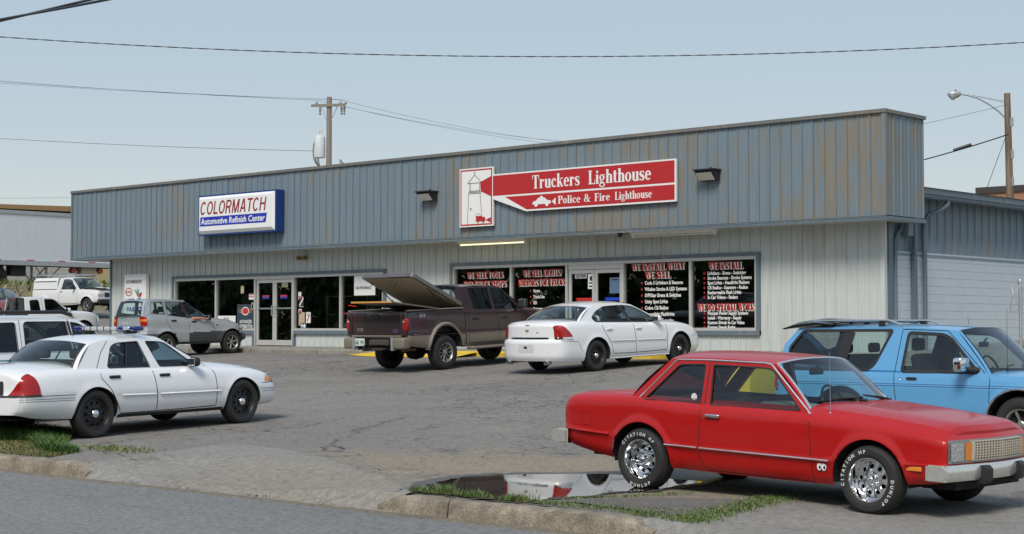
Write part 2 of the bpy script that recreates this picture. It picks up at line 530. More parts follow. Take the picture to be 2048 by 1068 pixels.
    if crack:
        nw = N(nt, "ShaderNodeTexNoise", Scale=1.7, Detail=4.); nt.links.new(pos, nw.inputs["Vector"])
        vm = N(nt, "ShaderNodeVectorMath", operation='MULTIPLY_ADD'); vm.inputs[1].default_value = (.9, .9, 0)
        nt.links.new(nw.outputs["Color"], vm.inputs[0]); nt.links.new(pos, vm.inputs[2])
        tot = None
        for sc, wd, nsc, lo, hi in ((.42, .012, .13, .45, .62), (2.6, .035, .3, .47, .60)):
            vo = N(nt, "ShaderNodeTexVoronoi", feature='DISTANCE_TO_EDGE', Scale=sc); nt.links.new(vm.outputs[0], vo.inputs["Vector"])
            r1 = N(nt, "ShaderNodeMapRange"); r1.inputs["From Max"].default_value = wd; r1.inputs["To Min"].default_value = 1; r1.inputs["To Max"].default_value = 0
            nt.links.new(vo.outputs["Distance"], r1.inputs["Value"])
            nm = N(nt, "ShaderNodeTexNoise", Scale=nsc, Detail=3.); nt.links.new(pos, nm.inputs["Vector"])
            r3 = N(nt, "ShaderNodeMapRange"); r3.inputs["From Min"].default_value = lo; r3.inputs["From Max"].default_value = hi
            nt.links.new(nm.outputs["Fac"], r3.inputs["Value"])
            pm = N(nt, "ShaderNodeMath", operation='MULTIPLY'); nt.links.new(r1.outputs["Result"], pm.inputs[0]); nt.links.new(r3.outputs["Result"], pm.inputs[1])
            if tot is None: tot = pm.outputs[0]
            else:
                mxx = N(nt, "ShaderNodeMath", operation='MAXIMUM'); nt.links.new(tot, mxx.inputs[0]); nt.links.new(pm.outputs[0], mxx.inputs[1]); tot = mxx.outputs[0]
        sc_ = N(nt, "ShaderNodeMath", operation='MULTIPLY'); sc_.inputs[1].default_value = crack; nt.links.new(tot, sc_.inputs[0])
        mc = N(nt, "ShaderNodeMix"); mc.data_type = 'RGBA'; mc.inputs["B"].default_value = (.03, .028, .026, 1)
        nt.links.new(sc_.outputs[0], mc.inputs["Factor"]); nt.links.new(col, mc.inputs["A"]); col = mc.outputs["Result"]
        hs = N(nt, "ShaderNodeMath", operation='MULTIPLY_ADD'); hs.inputs[1].default_value = -2.
        nt.links.new(tot, hs.inputs[0]); nt.links.new(hgt, hs.inputs[2]); hgt = hs.outputs[0]
    nt.links.new(col, b.inputs["Base Color"])
    bp = N(nt, "ShaderNodeBump"); bp.inputs["Strength"].default_value = bump; bp.inputs["Distance"].default_value = .012
    nt.links.new(hgt, bp.inputs["Height"]); nt.links.new(bp.outputs[0], b.inputs["Normal"])
    nt.links.new(b.outputs[0], out.inputs["Surface"])
    return m

TAN = (.30, .25, .185)
M['lot'] = ground_mat('lot_asphalt', (.175, .165, .150), (.225, .211, .192), crack=.95, stain=.32, speck=.45, big=.18, tan=((.27, .225, .165), -11.9, 14.2, 4.0, 2.2))
M['road'] = ground_mat('road_asphalt', (.172, .177, .174), (.208, .211, .206), big=.3, crack=0., speck=.5, stain=.16, streaky=(.15, 1, 1))
M['apron'] = ground_mat('apron_concrete', (.20, .193, .178), (.255, .246, .226), big=.5, fine=110., bump=.45, speck=.34, stain=.2, crack=.22, streaky=(1, 1.6, 1), tan=((.265, .238, .195), -13.9, 12.0, 2.9, 1.4))
M['kerb'] = ground_mat('kerb_concrete', (.16, .135, .10), (.33, .29, .225), big=1.6, fine=60., bump=.8, speck=.45, stain=.3)
M['walk'] = ground_mat('walk_concrete', (.19, .18, .155), (.32, .305, .265), big=.9, fine=70., bump=.5, speck=.25, stain=.3)
M['earth'] = ground_mat('earth', (.19, .16, .10), (.14, .14, .07), big=.25, fine=12., bump=.6)
M['yellow'] = ground_mat('yellow_paint', (.62, .42, .03), (.72, .52, .06), big=1.5, fine=50., bump=.3, speck=.15)

def sheet(name, xs, ys, zf, mat, k='structure', parent=None):
    P = [[(x, y, zf(x, y)) for y in ys] for x in xs]
    o = MB().grid(P).obj(name, mat, parent, smooth=60, fixn=False)
    if parent is None: o["kind"] = k
    return o

def rng(a, b, st):
    n = max(1, int(round((b - a) / st))); return [a + (b - a) * i / n for i in range(n + 1)]

gx = [-900, -400, -200] + rng(-120, 20, 4) + [60, 120, 300, 900]
gy = [-900, -300, -100, -40, -10, 9] + [11.2] + rng(12, 72, 4) + [100, 160, 300, 600, 1200]
kind(MB().grid([[(x, y, (G(x, y) if y > 11.3 else -.22) - (.06 if abs(y - 11.2) > .1 else .25) - (.35 if (-52 < x < -16 and y > 33) else 0)) for y in gy] for x in gx]).obj('ground', M['earth'], smooth=60, fixn=False), 'structure')
sheet('road', rng(-160, 60, 4), [-6.0, -2, 2, 6, 11.27], lambda x, y: -.22 + .04 * (1 - abs(y - 2) / 8) - .035, M['road'])
def lumpy(x, y):
    return G(x, y) + .006 * math.sin(x * 1.7 + y * .9) * math.sin(y * 1.3 - x * .4) * (0 if (-14 < x < -7.5 and y < 16) else 1)
sheet('parking_lot', rng(-72, -22, .8) + rng(-22, 2, .4)[1:], rng(11.42, 18, .4) + rng(18, 62, .8)[1:], lumpy, M['lot'])
sheet('far_verge', rng(-160, 60, 10), [-16, -10, -6.2], lambda x, y: -.21, M['earth'])

def flat_poly(name, poly, zf, mat, sub=0, k='structure', thick=0):
    tri = tessellate_polygon([[Vector((a, b, 0)) for a, b in poly]])
    bm = bmesh.new()
    vs = [bm.verts.new((a, b, 0)) for a, b in poly]
    for t in tri:
        try: bm.faces.new([vs[i] for i in t])
        except ValueError: pass
    for _ in range(sub):
        bmesh.ops.subdivide_edges(bm, edges=[e for e in bm.edges if e.calc_length() > .35], cuts=1, use_grid_fill=False)
        bmesh.ops.triangulate(bm, faces=bm.faces)
    for q in bm.verts:
        q.co.z = zf(q.co.x, q.co.y)
    bmesh.ops.recalc_face_normals(bm, faces=bm.faces)
    for f in bm.faces:
        if f.normal.z < 0: f.normal_flip()
    me = bpy.data.meshes.new(name); bm.to_mesh(me); bm.free()
    me.materials.append(mat)
    o = link(name, me); o["kind"] = k
    return o

def wobble(poly, amp, n=5, seed=1):
    rr = random.Random(seed); out = []
    for i in range(len(poly)):
        a = Vector(poly[i]); b = Vector(poly[(i + 1) % len(poly)])
        for k in range(n):
            p = a.lerp(b, k / n)
            out.append((p.x + rr.uniform(-amp, amp), p.y + rr.uniform(-amp, amp)))
    return out

# concrete apron of the driveway: one sloping lip to the road, one irregular pad over the asphalt
pad = [(-15.62, 10.36), (-15.77, 11.33), (-15.95, 12.45), (-15.2, 12.42), (-14.0, 12.12), (-12.7, 11.6), (-11.9, 11.25), (-11.2, 10.75), (-10.8, 10.36)]
pad = [(x * KS, y * KS) for x, y in pad]
flat_poly('driveway_apron', wobble(pad, .035, 7, 3), lambda x, y: lumpy(x, y) + .009, M['apron'], sub=3)
sheet('driveway_lip', rng(-17.35, -11.75, .3), [11.18, 11.28, 11.36, 11.46, 11.56], lambda x, y: -.255 + (.255 + lumpy(x, 11.6) + .010) * smooth01((y - 11.18) / .22) + .003 * math.sin(7 * x), M['apron'])
sheet('side_apron', rng(-8.75, 2, .4), [11.16, 11.26, 11.36, 11.46, 11.66, 12.0, 12.5, 13.1, 13.8, 14.8], lambda x, y: (-.255 + (.255 + G(x, 11.6) + .012) * smooth01((y - 11.16) / .22)) if y < 11.56 else G(x, y) + .012, M['apron'])

# kerbs: each cast length is a piece of its own
def kerb(name, spans, seed, y0=11.2, y1=11.44, z1=-.085):
    root = bpy.data.objects.new(name, None); COL.objects.link(root); root["kind"] = 'structure'
    rr = random.Random(seed)
    for a, b, da, db in spans:
        P = []
        n = max(3, int((b - a) / .07))
        for i in range(n + 1):
            x = a + (b - a) * i / n
            w = smooth01((x - a) / .35) if da else 1
            w *= smooth01((b - x) / .35) if db else 1
            j = lambda s: rr.uniform(-s, s)
            top = -.20 + (z1 + .20) * (.25 + .75 * w) + j(.004)
            P.append([(x, y0 - .015 + j(.004), -.30), (x, y0 + j(.006), -.19), (x, y0 + .012 + j(.009), top - .04 + j(.008)), (x, y0 + .03 + j(.010), top - .010 + j(.005)),
                      (x, y0 + .075, top), (x, y1 - .02, top + j(.003)), (x, y1 + j(.01), top - .02), (x, y1, -.3)])
        mb = MB().grid(P)
        for e in (P[0], P[-1]):
            mb.add(e, [tuple(range(len(e)))])
        mb.obj('kerb_stone', M['kerb'], root, smooth=40)
    return root
kerb('street_kerb', [(-34, -31.01, 0, 0), (-31, -28.01, 0, 0), (-28, -25.01, 0, 0), (-25, -22.51, 0, 0), (-22.5, -20.01, 0, 0), (-20, -17.2, 0, 1)], 4)
kerb('street_kerb', [(-12.0, -11.02, 1, 0), (-11.0, -8.55, 0, 1)], 5)

# puddle and the wet rim around it
pud = [(-10.55, 10.33), (-10.98, 10.9), (-11.2, 11.35), (-11.34, 11.79), (-11.27, 12.23), (-10.95, 12.62), (-10.6, 13.1), (-10.3, 13.5), (-9.9, 13.65), (-9.5, 13.5), (-9.3, 13.03), (-9.25, 12.5), (-9.12, 11.9), (-9.3, 11.6), (-9.2, 11.2), (-9.35, 10.8), (-9.2, 10.5), (-9.7, 10.4), (-10.1, 10.36)]
pud = [(x * KS, max(11.45, y * KS)) for x, y in pud]
wet = [((x + 11.15) * 1.13 - 11.2, max(11.43, (y - 13.0) * 1.12 + 13.04)) for x, y in pud]
M['wet'] = ground_mat('wet_asphalt', (.075, .07, .065), (.105, .10, .095), rough=.42, big=.6, speck=.25)
M['silt'] = ground_mat('gutter_silt', (.21, .18, .13), (.15, .135, .11), big=2.2, speck=.5)
M['water'] = plain('puddle_water', (.035, .029, .02), .015, var=.3, scale=1.5)
nt_ = M['water'].node_tree
pb_ = [n for n in nt_.nodes if n.type == 'BSDF_PRINCIPLED'][0]
pb_.inputs['IOR'].default_value = 1.33
g_ = N(nt_, "ShaderNodeNewGeometry"); n_ = N(nt_, "ShaderNodeTexNoise", Scale=9., Detail=2.)
b_ = N(nt_, "ShaderNodeBump"); b_.inputs["Strength"].default_value = .012; b_.inputs["Distance"].default_value = .01
nt_.links.new(g_.outputs["Position"], n_.inputs["Vector"]); nt_.links.new(n_.outputs["Fac"], b_.inputs["Height"]); nt_.links.new(b_.outputs[0], pb_.inputs["Normal"])
flat_poly('wet_patch', wobble(wet, .06, 5, 8), lambda x, y: max(G(x, y), PZ0(y)) + .010, M['wet'], sub=3)
flat_poly('puddle', wobble(pud, .035, 5, 9), lambda x, y: PZ0(y) + .0145, M['water'], sub=0)
M['patch'] = ground_mat('patch_asphalt', (.12, .115, .105), (.16, .152, .14), big=.8, speck=.45, stain=.2)
sheet('gutter_silt', rng(-30, 2, .5), [11.0, 11.08, 11.16, 11.22], lambda x, y: -.2505 - (.003 if y > 11.1 else .0) - .012 * (y < 11.05 + .03 * math.sin(x * 3.1)), M['silt'])
# old asphalt patch behind the kerb, worn yellow stall lines, painted floor by the blue truck
flat_poly('asphalt_patch', wobble([(x * KS, y * KS) for x, y in ((-9.1, 10.6), (-8.75, 11.3), (-8.2, 11.8), (-7.8, 11.9), (-7.75, 11.0), (-7.85, 10.5))], .05, 5, 2), lambda x, y: G(x, y) + .019, M['patch'], sub=2)
# walkway with kerb in front of the shops
walk = bpy.data.objects.new('walkway', None); COL.objects.link(walk); walk["kind"] = 'structure'
wx = [-51.2 + 3.05 * i for i in range(11)] + [-18.4]
for a, b in zip(wx[:-1], wx[1:]):
    P = []
    for i in range(9):
        x = a + .006 + (b - a - .012) * i / 8
        jj = random.uniform(-.006, .006)
        P.append([(x, 31.12 + jj, .70), (x, 31.13 + jj, .935), (x, 31.18, .962), (x, 31.6, .967), (x, 32.6, .98), (x, 33.75, 1.0)])
    MB().grid(P).obj('slab', M['walk'], walk, smooth=35, fixn=False)
for a, b in ((-33.0, -29.0), (-28.95, -25.0), (-24.95, -20.2)):
    mb = MB(); mb.grid([[(x, 31.108, .70), (x, 31.108, .935), (x, 31.16, .968), (x, 31.33, .972)] for x in rng(a, b, .5)])
    mb.obj('painted_kerb_face', M['yellow'], walk, smooth=30, fixn=False)
P = []
for i in range(8):                                          # kerb ramp, painted yellow, flared to its left end
    t = i / 7; x = -34.9 + 2.5 * t; wv = smooth01(t * 1.1)
    y0 = 31.1 - .95 * wv
    P.append([(x, y0, lumpy(x, y0) + .01), (x, y0 * .5 + 31.1 * .5, (lumpy(x, y0) + .01) * .5 + .5 * (.83 + .12 * wv)), (x, 31.102, .83 + .12 * wv)])
for x in (-32.0, -29.5):
    P.append([(x, 30.15, lumpy(x, 30.15) + .01), (x, 30.63, .88), (x, 31.102, .95)])
MB().grid(P).obj('kerb_ramp', M['yellow'], walk, smooth=30, fixn=False)

# grass: uncounted blades, one object for each verge
def grass_mat(name, c1, c2):
    m, nt, out = newmat(name)
    b = N(nt, "ShaderNodeBsdfPrincipled"); b.inputs["Roughness"].default_value = .6
    oi = N(nt, "ShaderNodeNewGeometry")
    no = N(nt, "ShaderNodeTexNoise", Scale=3.5, Detail=4.); nt.links.new(oi.outputs["Position"], no.inputs["Vector"])
    mr = N(nt, "ShaderNodeMapRange"); mr.inputs["From Min"].default_value = .35; mr.inputs["From Max"].default_value = .65
    nt.links.new(no.outputs["Fac"], mr.inputs["Value"])
    mx = N(nt, "ShaderNodeMix"); mx.data_type = 'RGBA'; mx.inputs["A"].default_value = (*c1, 1); mx.inputs["B"].default_value = (*c2, 1)
    nt.links.new(mr.outputs["Result"], mx.inputs["Factor"])
    rv = N(nt, "ShaderNodeMapRange"); rv.inputs["To Min"].default_value = .6; rv.inputs["To Max"].default_value = 1.35
    nt.links.new(oi.outputs["Random Per Island"], rv.inputs["Value"])
    m2 = N(nt, "ShaderNodeMix"); m2.data_type = 'RGBA'; m2.blend_type = 'MULTIPLY'; m2.inputs["Factor"].default_value = 1
    nt.links.new(mx.outputs["Result"], m2.inputs["A"]); nt.links.new(rv.outputs["Result"], m2.inputs["B"])
    nt.links.new(m2.outputs["Result"], b.inputs["Base Color"])
    b.inputs["Subsurface Weight"].default_value = 0
    nt.links.new(b.outputs[0], out.inputs["Surface"])
    return m
M['grass'] = grass_mat('grass_green', (.058, .14, .022), (.10, .18, .042))
M['drygrass'] = grass_mat('grass_dry', (.25, .22, .10), (.15, .16, .06))
def blades(name, pts, mats, label, zf, seed=1, w=.008):
    rr = random.Random(seed); mb = MB()
    for x, y, h, mi in pts:
        z = zf(x, y); a = rr.uniform(0, 6.28); c, s = math.cos(a), math.sin(a)
        ln = rr.uniform(.2, 1.3) * h; b = a + rr.uniform(-.6, .6)
        ww = w * rr.uniform(.7, 1.4)
        mx, my = x + math.cos(b) * ln * .35, y + math.sin(b) * ln * .35
        tx, ty = x + math.cos(b) * ln, y + math.sin(b) * ln
        mb.add([(x - s * ww, y + c * ww, z), (x + s * ww, y - c * ww, z), (mx + s * ww * .8, my - c * ww * .8, z + h * .6), (mx - s * ww * .8, my + c * ww * .8, z + h * .6), (tx, ty, z + h)],
               [(0, 1, 2, 3), (3, 2, 4)], mi)
    o = mb.obj(name, mats, fixn=False)
    o["kind"] = 'stuff'; o["label"] = label; o["category"] = 'grass'
    return o
rr = random.Random(21)
pts = []
for _ in range(17000):                                      # verge at the left street kerb
    x = -18.4 - abs(rr.gauss(0, 1)) * 3.4
    if x < -29: continue
    ymax = 11.9 + 1.75 * smooth01((-18.3 - x) / 3.5)
    y = rr.uniform(11.42, ymax)
    edge = min(1, (ymax - y) / .5, (y - 11.37) / .35)
    front = y < 11.88 + .25 * math.sin(x * 2.1)
    pts.append((x, y, (.05 if front else rr.uniform(.09, .20)) * (.5 + .5 * edge), 1 if (front and rr.random() < .8) or rr.random() < .08 else 0))
for _ in range(500):
    x = rr.gauss(-18.2, .35); y = rr.gauss(12.3, .12)
    pts.append((x, y, rr.uniform(.02, .06), rr.choice((0, 1, 1))))
blades('verge_grass', pts, [M['grass'], M['drygrass']], 'bright green grass verge behind the left street kerb under the white patrol sedan', lambda x, y: G(x, y) + .005, 3, .006)
pts = []
for _ in range(5200):                                       # weeds along the right kerb and round the puddle
    x = rr.uniform(-11.8, -8.3); t = (x + 11.8) / 3.5
    y = 11.44 + abs(rr.gauss(0, .07 + .16 * smooth01((t - .4) / .4)))
    clump = .5 + .5 * math.sin(x * 9.) * math.sin(x * 4.1 + 1)
    if rr.random() > .25 + .75 * clump: continue
    pts.append((x, y, rr.uniform(.015, .035) + (.11 * clump * rr.random() ** 2 if x < -10.2 else 0), rr.choice((0, 0, 1))))
for _ in range(3600):
    t = rr.random(); x = -8.42 - .38 * t + rr.gauss(0, .10); y = 11.55 + 2.15 * t + rr.gauss(0, .07)
    pts.append((x, y, rr.uniform(.012, .04), rr.choice((0, 0, 1))))
for _ in range(500):
    t = rr.random(); x = -10.1 + .5 * t + rr.gauss(0, .06); y = 11.9 + 1.3 * t + rr.gauss(0, .06)
    pts.append((x, y, rr.uniform(.012, .035), rr.choice((0, 0, 1))))
for _ in range(160):
    x = rr.uniform(-17.3, -12.1); y = 11.19 + rr.gauss(0, .015)
    if math.sin(x * 5.3) > .55: pts.append((x, y, .035, 0))
blades('kerb_weeds', pts, [M['grass'], M['drygrass']], 'thin weeds along the broken right kerb beside the puddle', lambda x, y: G(x, y) + .012 if y > 11.3 else -.25, 5, .0035)
pts = []
for _ in range(4200):                                       # rank grass on the bank below the trailer
    x = rr.uniform(-80, -71); y = rr.uniform(38, 60)
    if rr.random() > .35 + .65 * (math.sin(y * .9) * math.sin(x * .8 + y * .3) > .1): continue
    pts.append((x, y, rr.uniform(.12, .38), rr.choice((0, 1, 1, 1))))
blades('bank_grass', pts, [M['grass'], M['drygrass']], 'rank weeds and dry grass on the bank below the white trailer', lambda x, y: G(x, y) - .06, 6, .06)
# ------------------------------------------------------------------ the shop building
M['fascia'] = weathered('faded_blue_sheet', (.162, .216, .256), (.213, .196, .16), amount=.50, streak=(5.5, 5.5, .8), scale=1.3, gx=(-50, -19, -.06, .035))
M['fasciaside'] = M['fascia']
M['trimblue'] = weathered('blue_grey_trim', (.12, .165, .20), (.20, .21, .20), amount=.35, rough=.5)
M['cap'] = weathered('cap_flashing', (.15, .155, .15), (.21, .18, .14), amount=.6, rough=.55)
M['siding'] = weathered('off_white_siding', (.53, .57, .555), (.47, .475, .435), amount=.25, rough=.55)
M['soffit'] = plain('soffit', (.50, .50, .48), .7, var=.08)
M['wingblue'] = weathered('wing_blue_sheet', (.20, .265, .31), (.25, .27, .28), amount=.4, rough=.6)
M['block'] = plain('painted_block', (.53, .59, .62), .75, var=.06, scale=3., bump=.35, bscale=50)
M['frame'] = plain('window_frame_alu', (.58, .575, .55), .45, .35, var=.08)
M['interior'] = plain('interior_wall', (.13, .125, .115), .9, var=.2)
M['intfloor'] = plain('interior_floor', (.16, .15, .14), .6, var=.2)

FY, FXL, FXR, FZ0, FZ1 = 32.86, -51.58, -18.38, 4.14, 6.58
WY, WXL, WXR = 33.70, -50.28, -18.90
shop = thing('shop_building', 'long low shop with faded blue metal fascia and off-white siding', 'building', ((WXL + WXR) / 2, WY, 1.0))
def rel(o):                                               # meshes below are written in world coordinates
    o.location = (o.location[0] - shop.location[0], o.location[1] - shop.location[1], o.location[2] - shop.location[2])
    return o
def P_(mb, name, mat, parent=None, smooth=None):
    o = mb.obj(name, mat, parent or shop, smooth)
    if parent is None: rel(o)
    return o
ORG = shop.location
fas = P_(MB().box(FXL + .03, FXR - .05, FY + .035, FY + 1.85, FZ0 + .04, FZ1 - .06), 'fascia', M['trimblue'])
def ribbed(width, h, rib=.022, depth=.028):
    """one sheet: flat pan with a raised standing rib at its right edge and a weak mid crease"""
    w = width
    prof = [(0.0015, 0), (w * .48, 0), (w * .5, .004), (w * .52, 0), (w - rib * 1.6, 0), (w - rib * 1.25, depth), (w - rib * .35, depth), (w - .0015, .002)]
    mb = MB()
    mb.grid([[(x, -d, 0), (x, -d, h)] for x, d in prof])
    return mb
n = 109; pw = (FXR - FXL - .16) / n
pm = ribbed(pw, FZ1 - FZ0 - .10).mesh('fascia_panel', M['fascia'], fixn=False)
for i in range(n):
    link('panel', pm, fas, (FXL + .08 + i * pw, FY + .03 + random.uniform(-.004, .004), FZ0 + .02), (0, random.uniform(-.0009, .0009), 0))
ns = 5; sw = 1.74 / ns
pm2 = ribbed(sw, FZ1 - FZ0 - .10).mesh('fascia_end_panel', M['fasciaside'], fixn=False)
for i in range(ns):
    link('panel', pm2, fas, (FXR - .03, FY + .08 + i * sw, FZ0 + .02), (0, 0, R(90)))
cap = MB()
cap.box(FXL - .02, FXR + .02, FY - .035, FY + .10, FZ1 - .085, FZ1)
cap.box(FXR - .10, FXR + .02, FY + .10, FY + 1.9, FZ1 - .085, FZ1 - .002)
cap.box(FXL - .02, FXL + .10, FY + .10, FY + 1.9, FZ1 - .085, FZ1 - .002)
P_(cap, 'cap_flashing', M['cap'])
P_(MB().box(FXR - .085, FXR + .006, FY - .01, FY + .09, FZ0 + .02, FZ1 - .085), 'corner_trim', M['fascia'])
P_(MB().box(FXL - .006, FXL + .085, FY - .01, FY + .09, FZ0 + .02, FZ1 - .085), 'corner_trim', M['trimblue'])
lip = MB()
lip.box(FXL - .01, FXR + .012, FY - .02, FY + .03, FZ0 - .095, FZ0 - .005)
lip.box(FXR - .03, FXR + .012, FY + .03, FY + 1.86, FZ0 - .095, FZ0 - .005)
lip.box(FXL - .01, FXL + .03, FY + .03, FY + 1.86, FZ0 - .095, FZ0 - .005)
P_(lip, 'drip_edge', M['trimblue'])
P_(MB().box(FXL - .015, FXR + .018, FY - .03, FY - .021, FZ0 - .03, FZ0 - .012).box(FXL - .015, FXR + .018, FY - .034, FY - .021, FZ0 + .0, FZ0 + .018), 'drip_bead', M['fascia'])
# soffit boards
sofn = 22
for i in range(sofn):
    a = FXL + .03 + (FXR - FXL - .06) * i / sofn; b = FXL + .03 + (FXR - FXL - .06) * (i + 1) / sofn
    P_(MB().box(a + .002, b - .002, FY + .031, FY + 1.84, FZ0 - .075, FZ0 - .055 + random.uniform(-.002, .002)), 'soffit_board', M['soffit'])

SOF = FZ0 - .075
# wall backing with openings, built as solid pieces
wb_ = MB()
LW = (-46.54, -35.76, 1.43, 3.38); RW = (-33.03, -22.33, 1.44, 3.47)
LD = (-42.00, -40.08); RD = (-28.58, -26.66)
def back(x0, x1, z0, z1):
    wb_.box(x0, x1, WY + .03, WY + .18, z0, z1)
back(WXL + .02, LW[0], .95, SOF); back(LW[1], RW[0], .95, SOF); back(RW[1], WXR - .02, .95, SOF)
back(LW[0], LW[1], LW[3], SOF); back(RW[0], RW[1], RW[3], SOF)
back(LW[0], LD[0], .95, LW[2]); back(LD[1], LW[1], .95, LW[2]); back(RW[0], RD[0], .95, RW[2]); back(RD[1], RW[1], .95, RW[2])
wall = P_(wb_, 'front_wall', M['siding'])
meshes = {}
def wall_panels(x0, x1, z0, z1, nn):
    w = (x1 - x0) / nn
    key = (round(w, 4), round(z1 - z0, 3))
    if key not in meshes:
        meshes[key] = ribbed(w, z1 - z0, rib=.02, depth=.024).mesh('wall_panel', M['siding'], fixn=False)
    for i in range(nn):
        link('wall_panel', meshes[key], wall, (x0 + i * w, WY + .028 + random.uniform(-.004, .002), z0))
wall_panels(WXL + .04, LW[0], 1.02, SOF, 12)
wall_panels(LW[0], LW[1], LW[3], SOF, 35)
wall_panels(LW[1], RW[0], 1.02, SOF, 9)
wall_panels(RW[0], RW[1], RW[3], SOF, 35)
wall_panels(RW[1], WXR - .10, 1.02, SOF, 11)
wall_panels(LW[0], LD[0] - .12, 1.02, LW[2], 14); wall_panels(LD[1] + .12, LW[1], 1.02, LW[2], 14)
wall_panels(RW[0], RD[0] - .12, 1.02, RW[2], 14); wall_panels(RD[1] + .12, RW[1], 1.02, RW[2], 14)
P_(MB().box(WXL - .02, WXL + .05, WY - .03, WY + .2, .98, SOF), 'corner_trim', M['trimblue'])
P_(MB().box(WXR - .10, WXR + .03, WY - .035, WY + .08, .98, SOF), 'corner_trim', M['siding'])

def storefront(rect, door, mull, name, gap):
    x0, x1, z0, z1 = rect
    sf = P_(MB().box(x0 - .005, x1 + .005, WY - .045, WY + .10, z1 - .09, z1), name, M['trimblue'])   # head trim
    sf.name = name
    def sub(mb, nm, mat): mb.obj(nm, mat, sf)
    t = .10
    for xq in (x0, x1 - t): sub(MB().box(xq, xq + t, WY - .042, WY + .10, z0 - .02, z1 - .092), 'side_trim', M['trimblue'])
    for a, b in ((x0, door[0] - .06), (door[1] + .06, x1)):
        sub(MB().box(a + .002, b, WY - .048, WY + .10, z0 - .035, z0 + .075), 'sill_trim', M['trimblue'])
    for xx in (door[0] - .11, door[1] + .03):
        sub(MB().box(xx, xx + .08, WY - .044, WY + .1, 1.0, z0 - .037), 'door_side_trim', M['trimblue'])
    gy = WY + .06
    zt = z1 - .092
    # aluminium frame
    sub(MB().box(x0 + t, x1 - t, WY - .01, gy + .05, zt - .085, zt), 'frame_head', M['frame'])
    for a, b in ((x0 + t, door[0] - .05), (door[1] + .05, x1 - t)):
        sub(MB().box(a, b, WY - .012, gy + .05, z0 + .077, z0 + .15), 'frame_sill', M['frame'])
    posts = [x0 + t, x1 - t - .06] + [m_ - .035 for m_ in mull] + [door[0] - .05, door[1] - .02]
    for xx in posts:
        sub(MB().box(xx, xx + .07, WY - .015, gy + .05, (1.0 if abs(xx - door[0]) < .1 or abs(xx - door[1]) < .1 else z0 + .152), zt - .087), 'mullion', M['frame'])
    # panes
    edges = sorted([x0 + t + .07] + mull + [x1 - t - .06] + [door[0] - .05, door[1] + .05])
    segs = []
    lst = [x0 + t + .07] + [m_ for m_ in mull if m_ < door[0]] + [door[0] - .05]
    for a, b in zip(lst[:-1], lst[1:]): segs.append((a + .03, b - .03))
    lst = [door[1] + .05] + [m_ for m_ in mull if m_ > door[1]] + [x1 - t - .06]
    for a, b in zip(lst[:-1], lst[1:]): segs.append((a + .03, b - .03))
    for a, b in segs:
        sub(MB().quad((a, gy, z0 + .15), (b, gy, z0 + .15), (b, gy, zt - .085), (a, gy, zt - .085)), 'pane', M['shopglass'])
    # two glazed doors
    mid = (door[0] + door[1]) / 2
    sub(MB().box(door[0] + .05, door[1] - .02, WY + .0, gy + .04, 3.17, zt - .087), 'transom_bar', M['frame'])
    for a, b, hs in ((door[0] + .052, mid - .006, 1), (mid + .006, door[1] - .022, -1)):
        d = P_(MB().box(a, a + .085, WY + .02, gy + .02, 1.03, 3.16).box(b - .085, b, WY + .02, gy + .02, 1.03, 3.16)
               .box(a + .086, b - .086, WY + .02, gy + .02, 1.03, 1.20).box(a + .086, b - .086, WY + .02, gy + .02, 3.06, 3.16), 'door', M['frame'])
        MB().quad((a + .085, WY + .05, 1.2), (b - .085, WY + .05, 1.2), (b - .085, WY + .05, 3.06), (a + .085, WY + .05, 3.06)).obj('pane', M['shopglass'], d)
        MB().box(a + .086, b - .086, WY + .0, WY + .045, 2.20, 2.25).obj('push_bar', M['alu'], d)
        hx = b - .06 if hs > 0 else a + .06
        MB().tube([(hx, WY + .02, 1.98), (hx, WY - .05, 2.0), (hx, WY - .05, 2.3), (hx, WY + .02, 2.32)], .014, 6).obj('handle', M['alu'], d)
    return sf, segs
sfL, segL = storefront(LW, LD, [-44.10, -37.82], 'storefront_glazing', 0)
sfR, segR = storefront(RW, RD, [-30.65, -24.45], 'storefront_glazing', 0)
# children of 'storefront_glazing' were written in world coordinates: their parent sits at the shop origin already

# shop interior: closed dark rooms behind the glass
room = MB()
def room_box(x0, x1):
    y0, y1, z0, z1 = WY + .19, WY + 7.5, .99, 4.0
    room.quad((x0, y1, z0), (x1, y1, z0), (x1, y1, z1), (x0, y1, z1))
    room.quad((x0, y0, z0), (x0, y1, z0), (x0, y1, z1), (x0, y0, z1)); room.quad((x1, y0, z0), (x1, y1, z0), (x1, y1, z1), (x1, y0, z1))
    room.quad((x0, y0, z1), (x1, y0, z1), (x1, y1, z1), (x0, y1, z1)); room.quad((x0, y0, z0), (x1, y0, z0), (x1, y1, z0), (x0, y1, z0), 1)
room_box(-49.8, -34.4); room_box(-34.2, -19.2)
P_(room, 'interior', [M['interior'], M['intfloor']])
bars = MB()
x = LW[0] + .2
while x < LW[1] - .15:
    bars.box(x, x + .010, WY + .80, WY + .81, 1.05, 3.28); x += .115
for z in (1.6, 2.3, 2.95): bars.box(LW[0] + .12, LW[1] - .12, WY + .812, WY + .82, z, z + .03)
o = P_(bars, 'security_bars', plain('bar_paint', (.010, .009, .009), .7, spec=.1)); o["kind"] = 'stuff'
# roof behind the fascia and the side walls
roof = MB().box(WXL + .1, WXR - .1, WY + .2, WY + 14, 4.45, 4.6).box(WXL, WXL + .15, WY + .2, WY + 14, .9, 4.45)
P_(roof, 'roof_deck', M['steel'])
P_(MB().box(WXL, WXR - .2, WY + 13.9, WY + 14.0, .9, 4.44), 'rear_wall', M['block'])

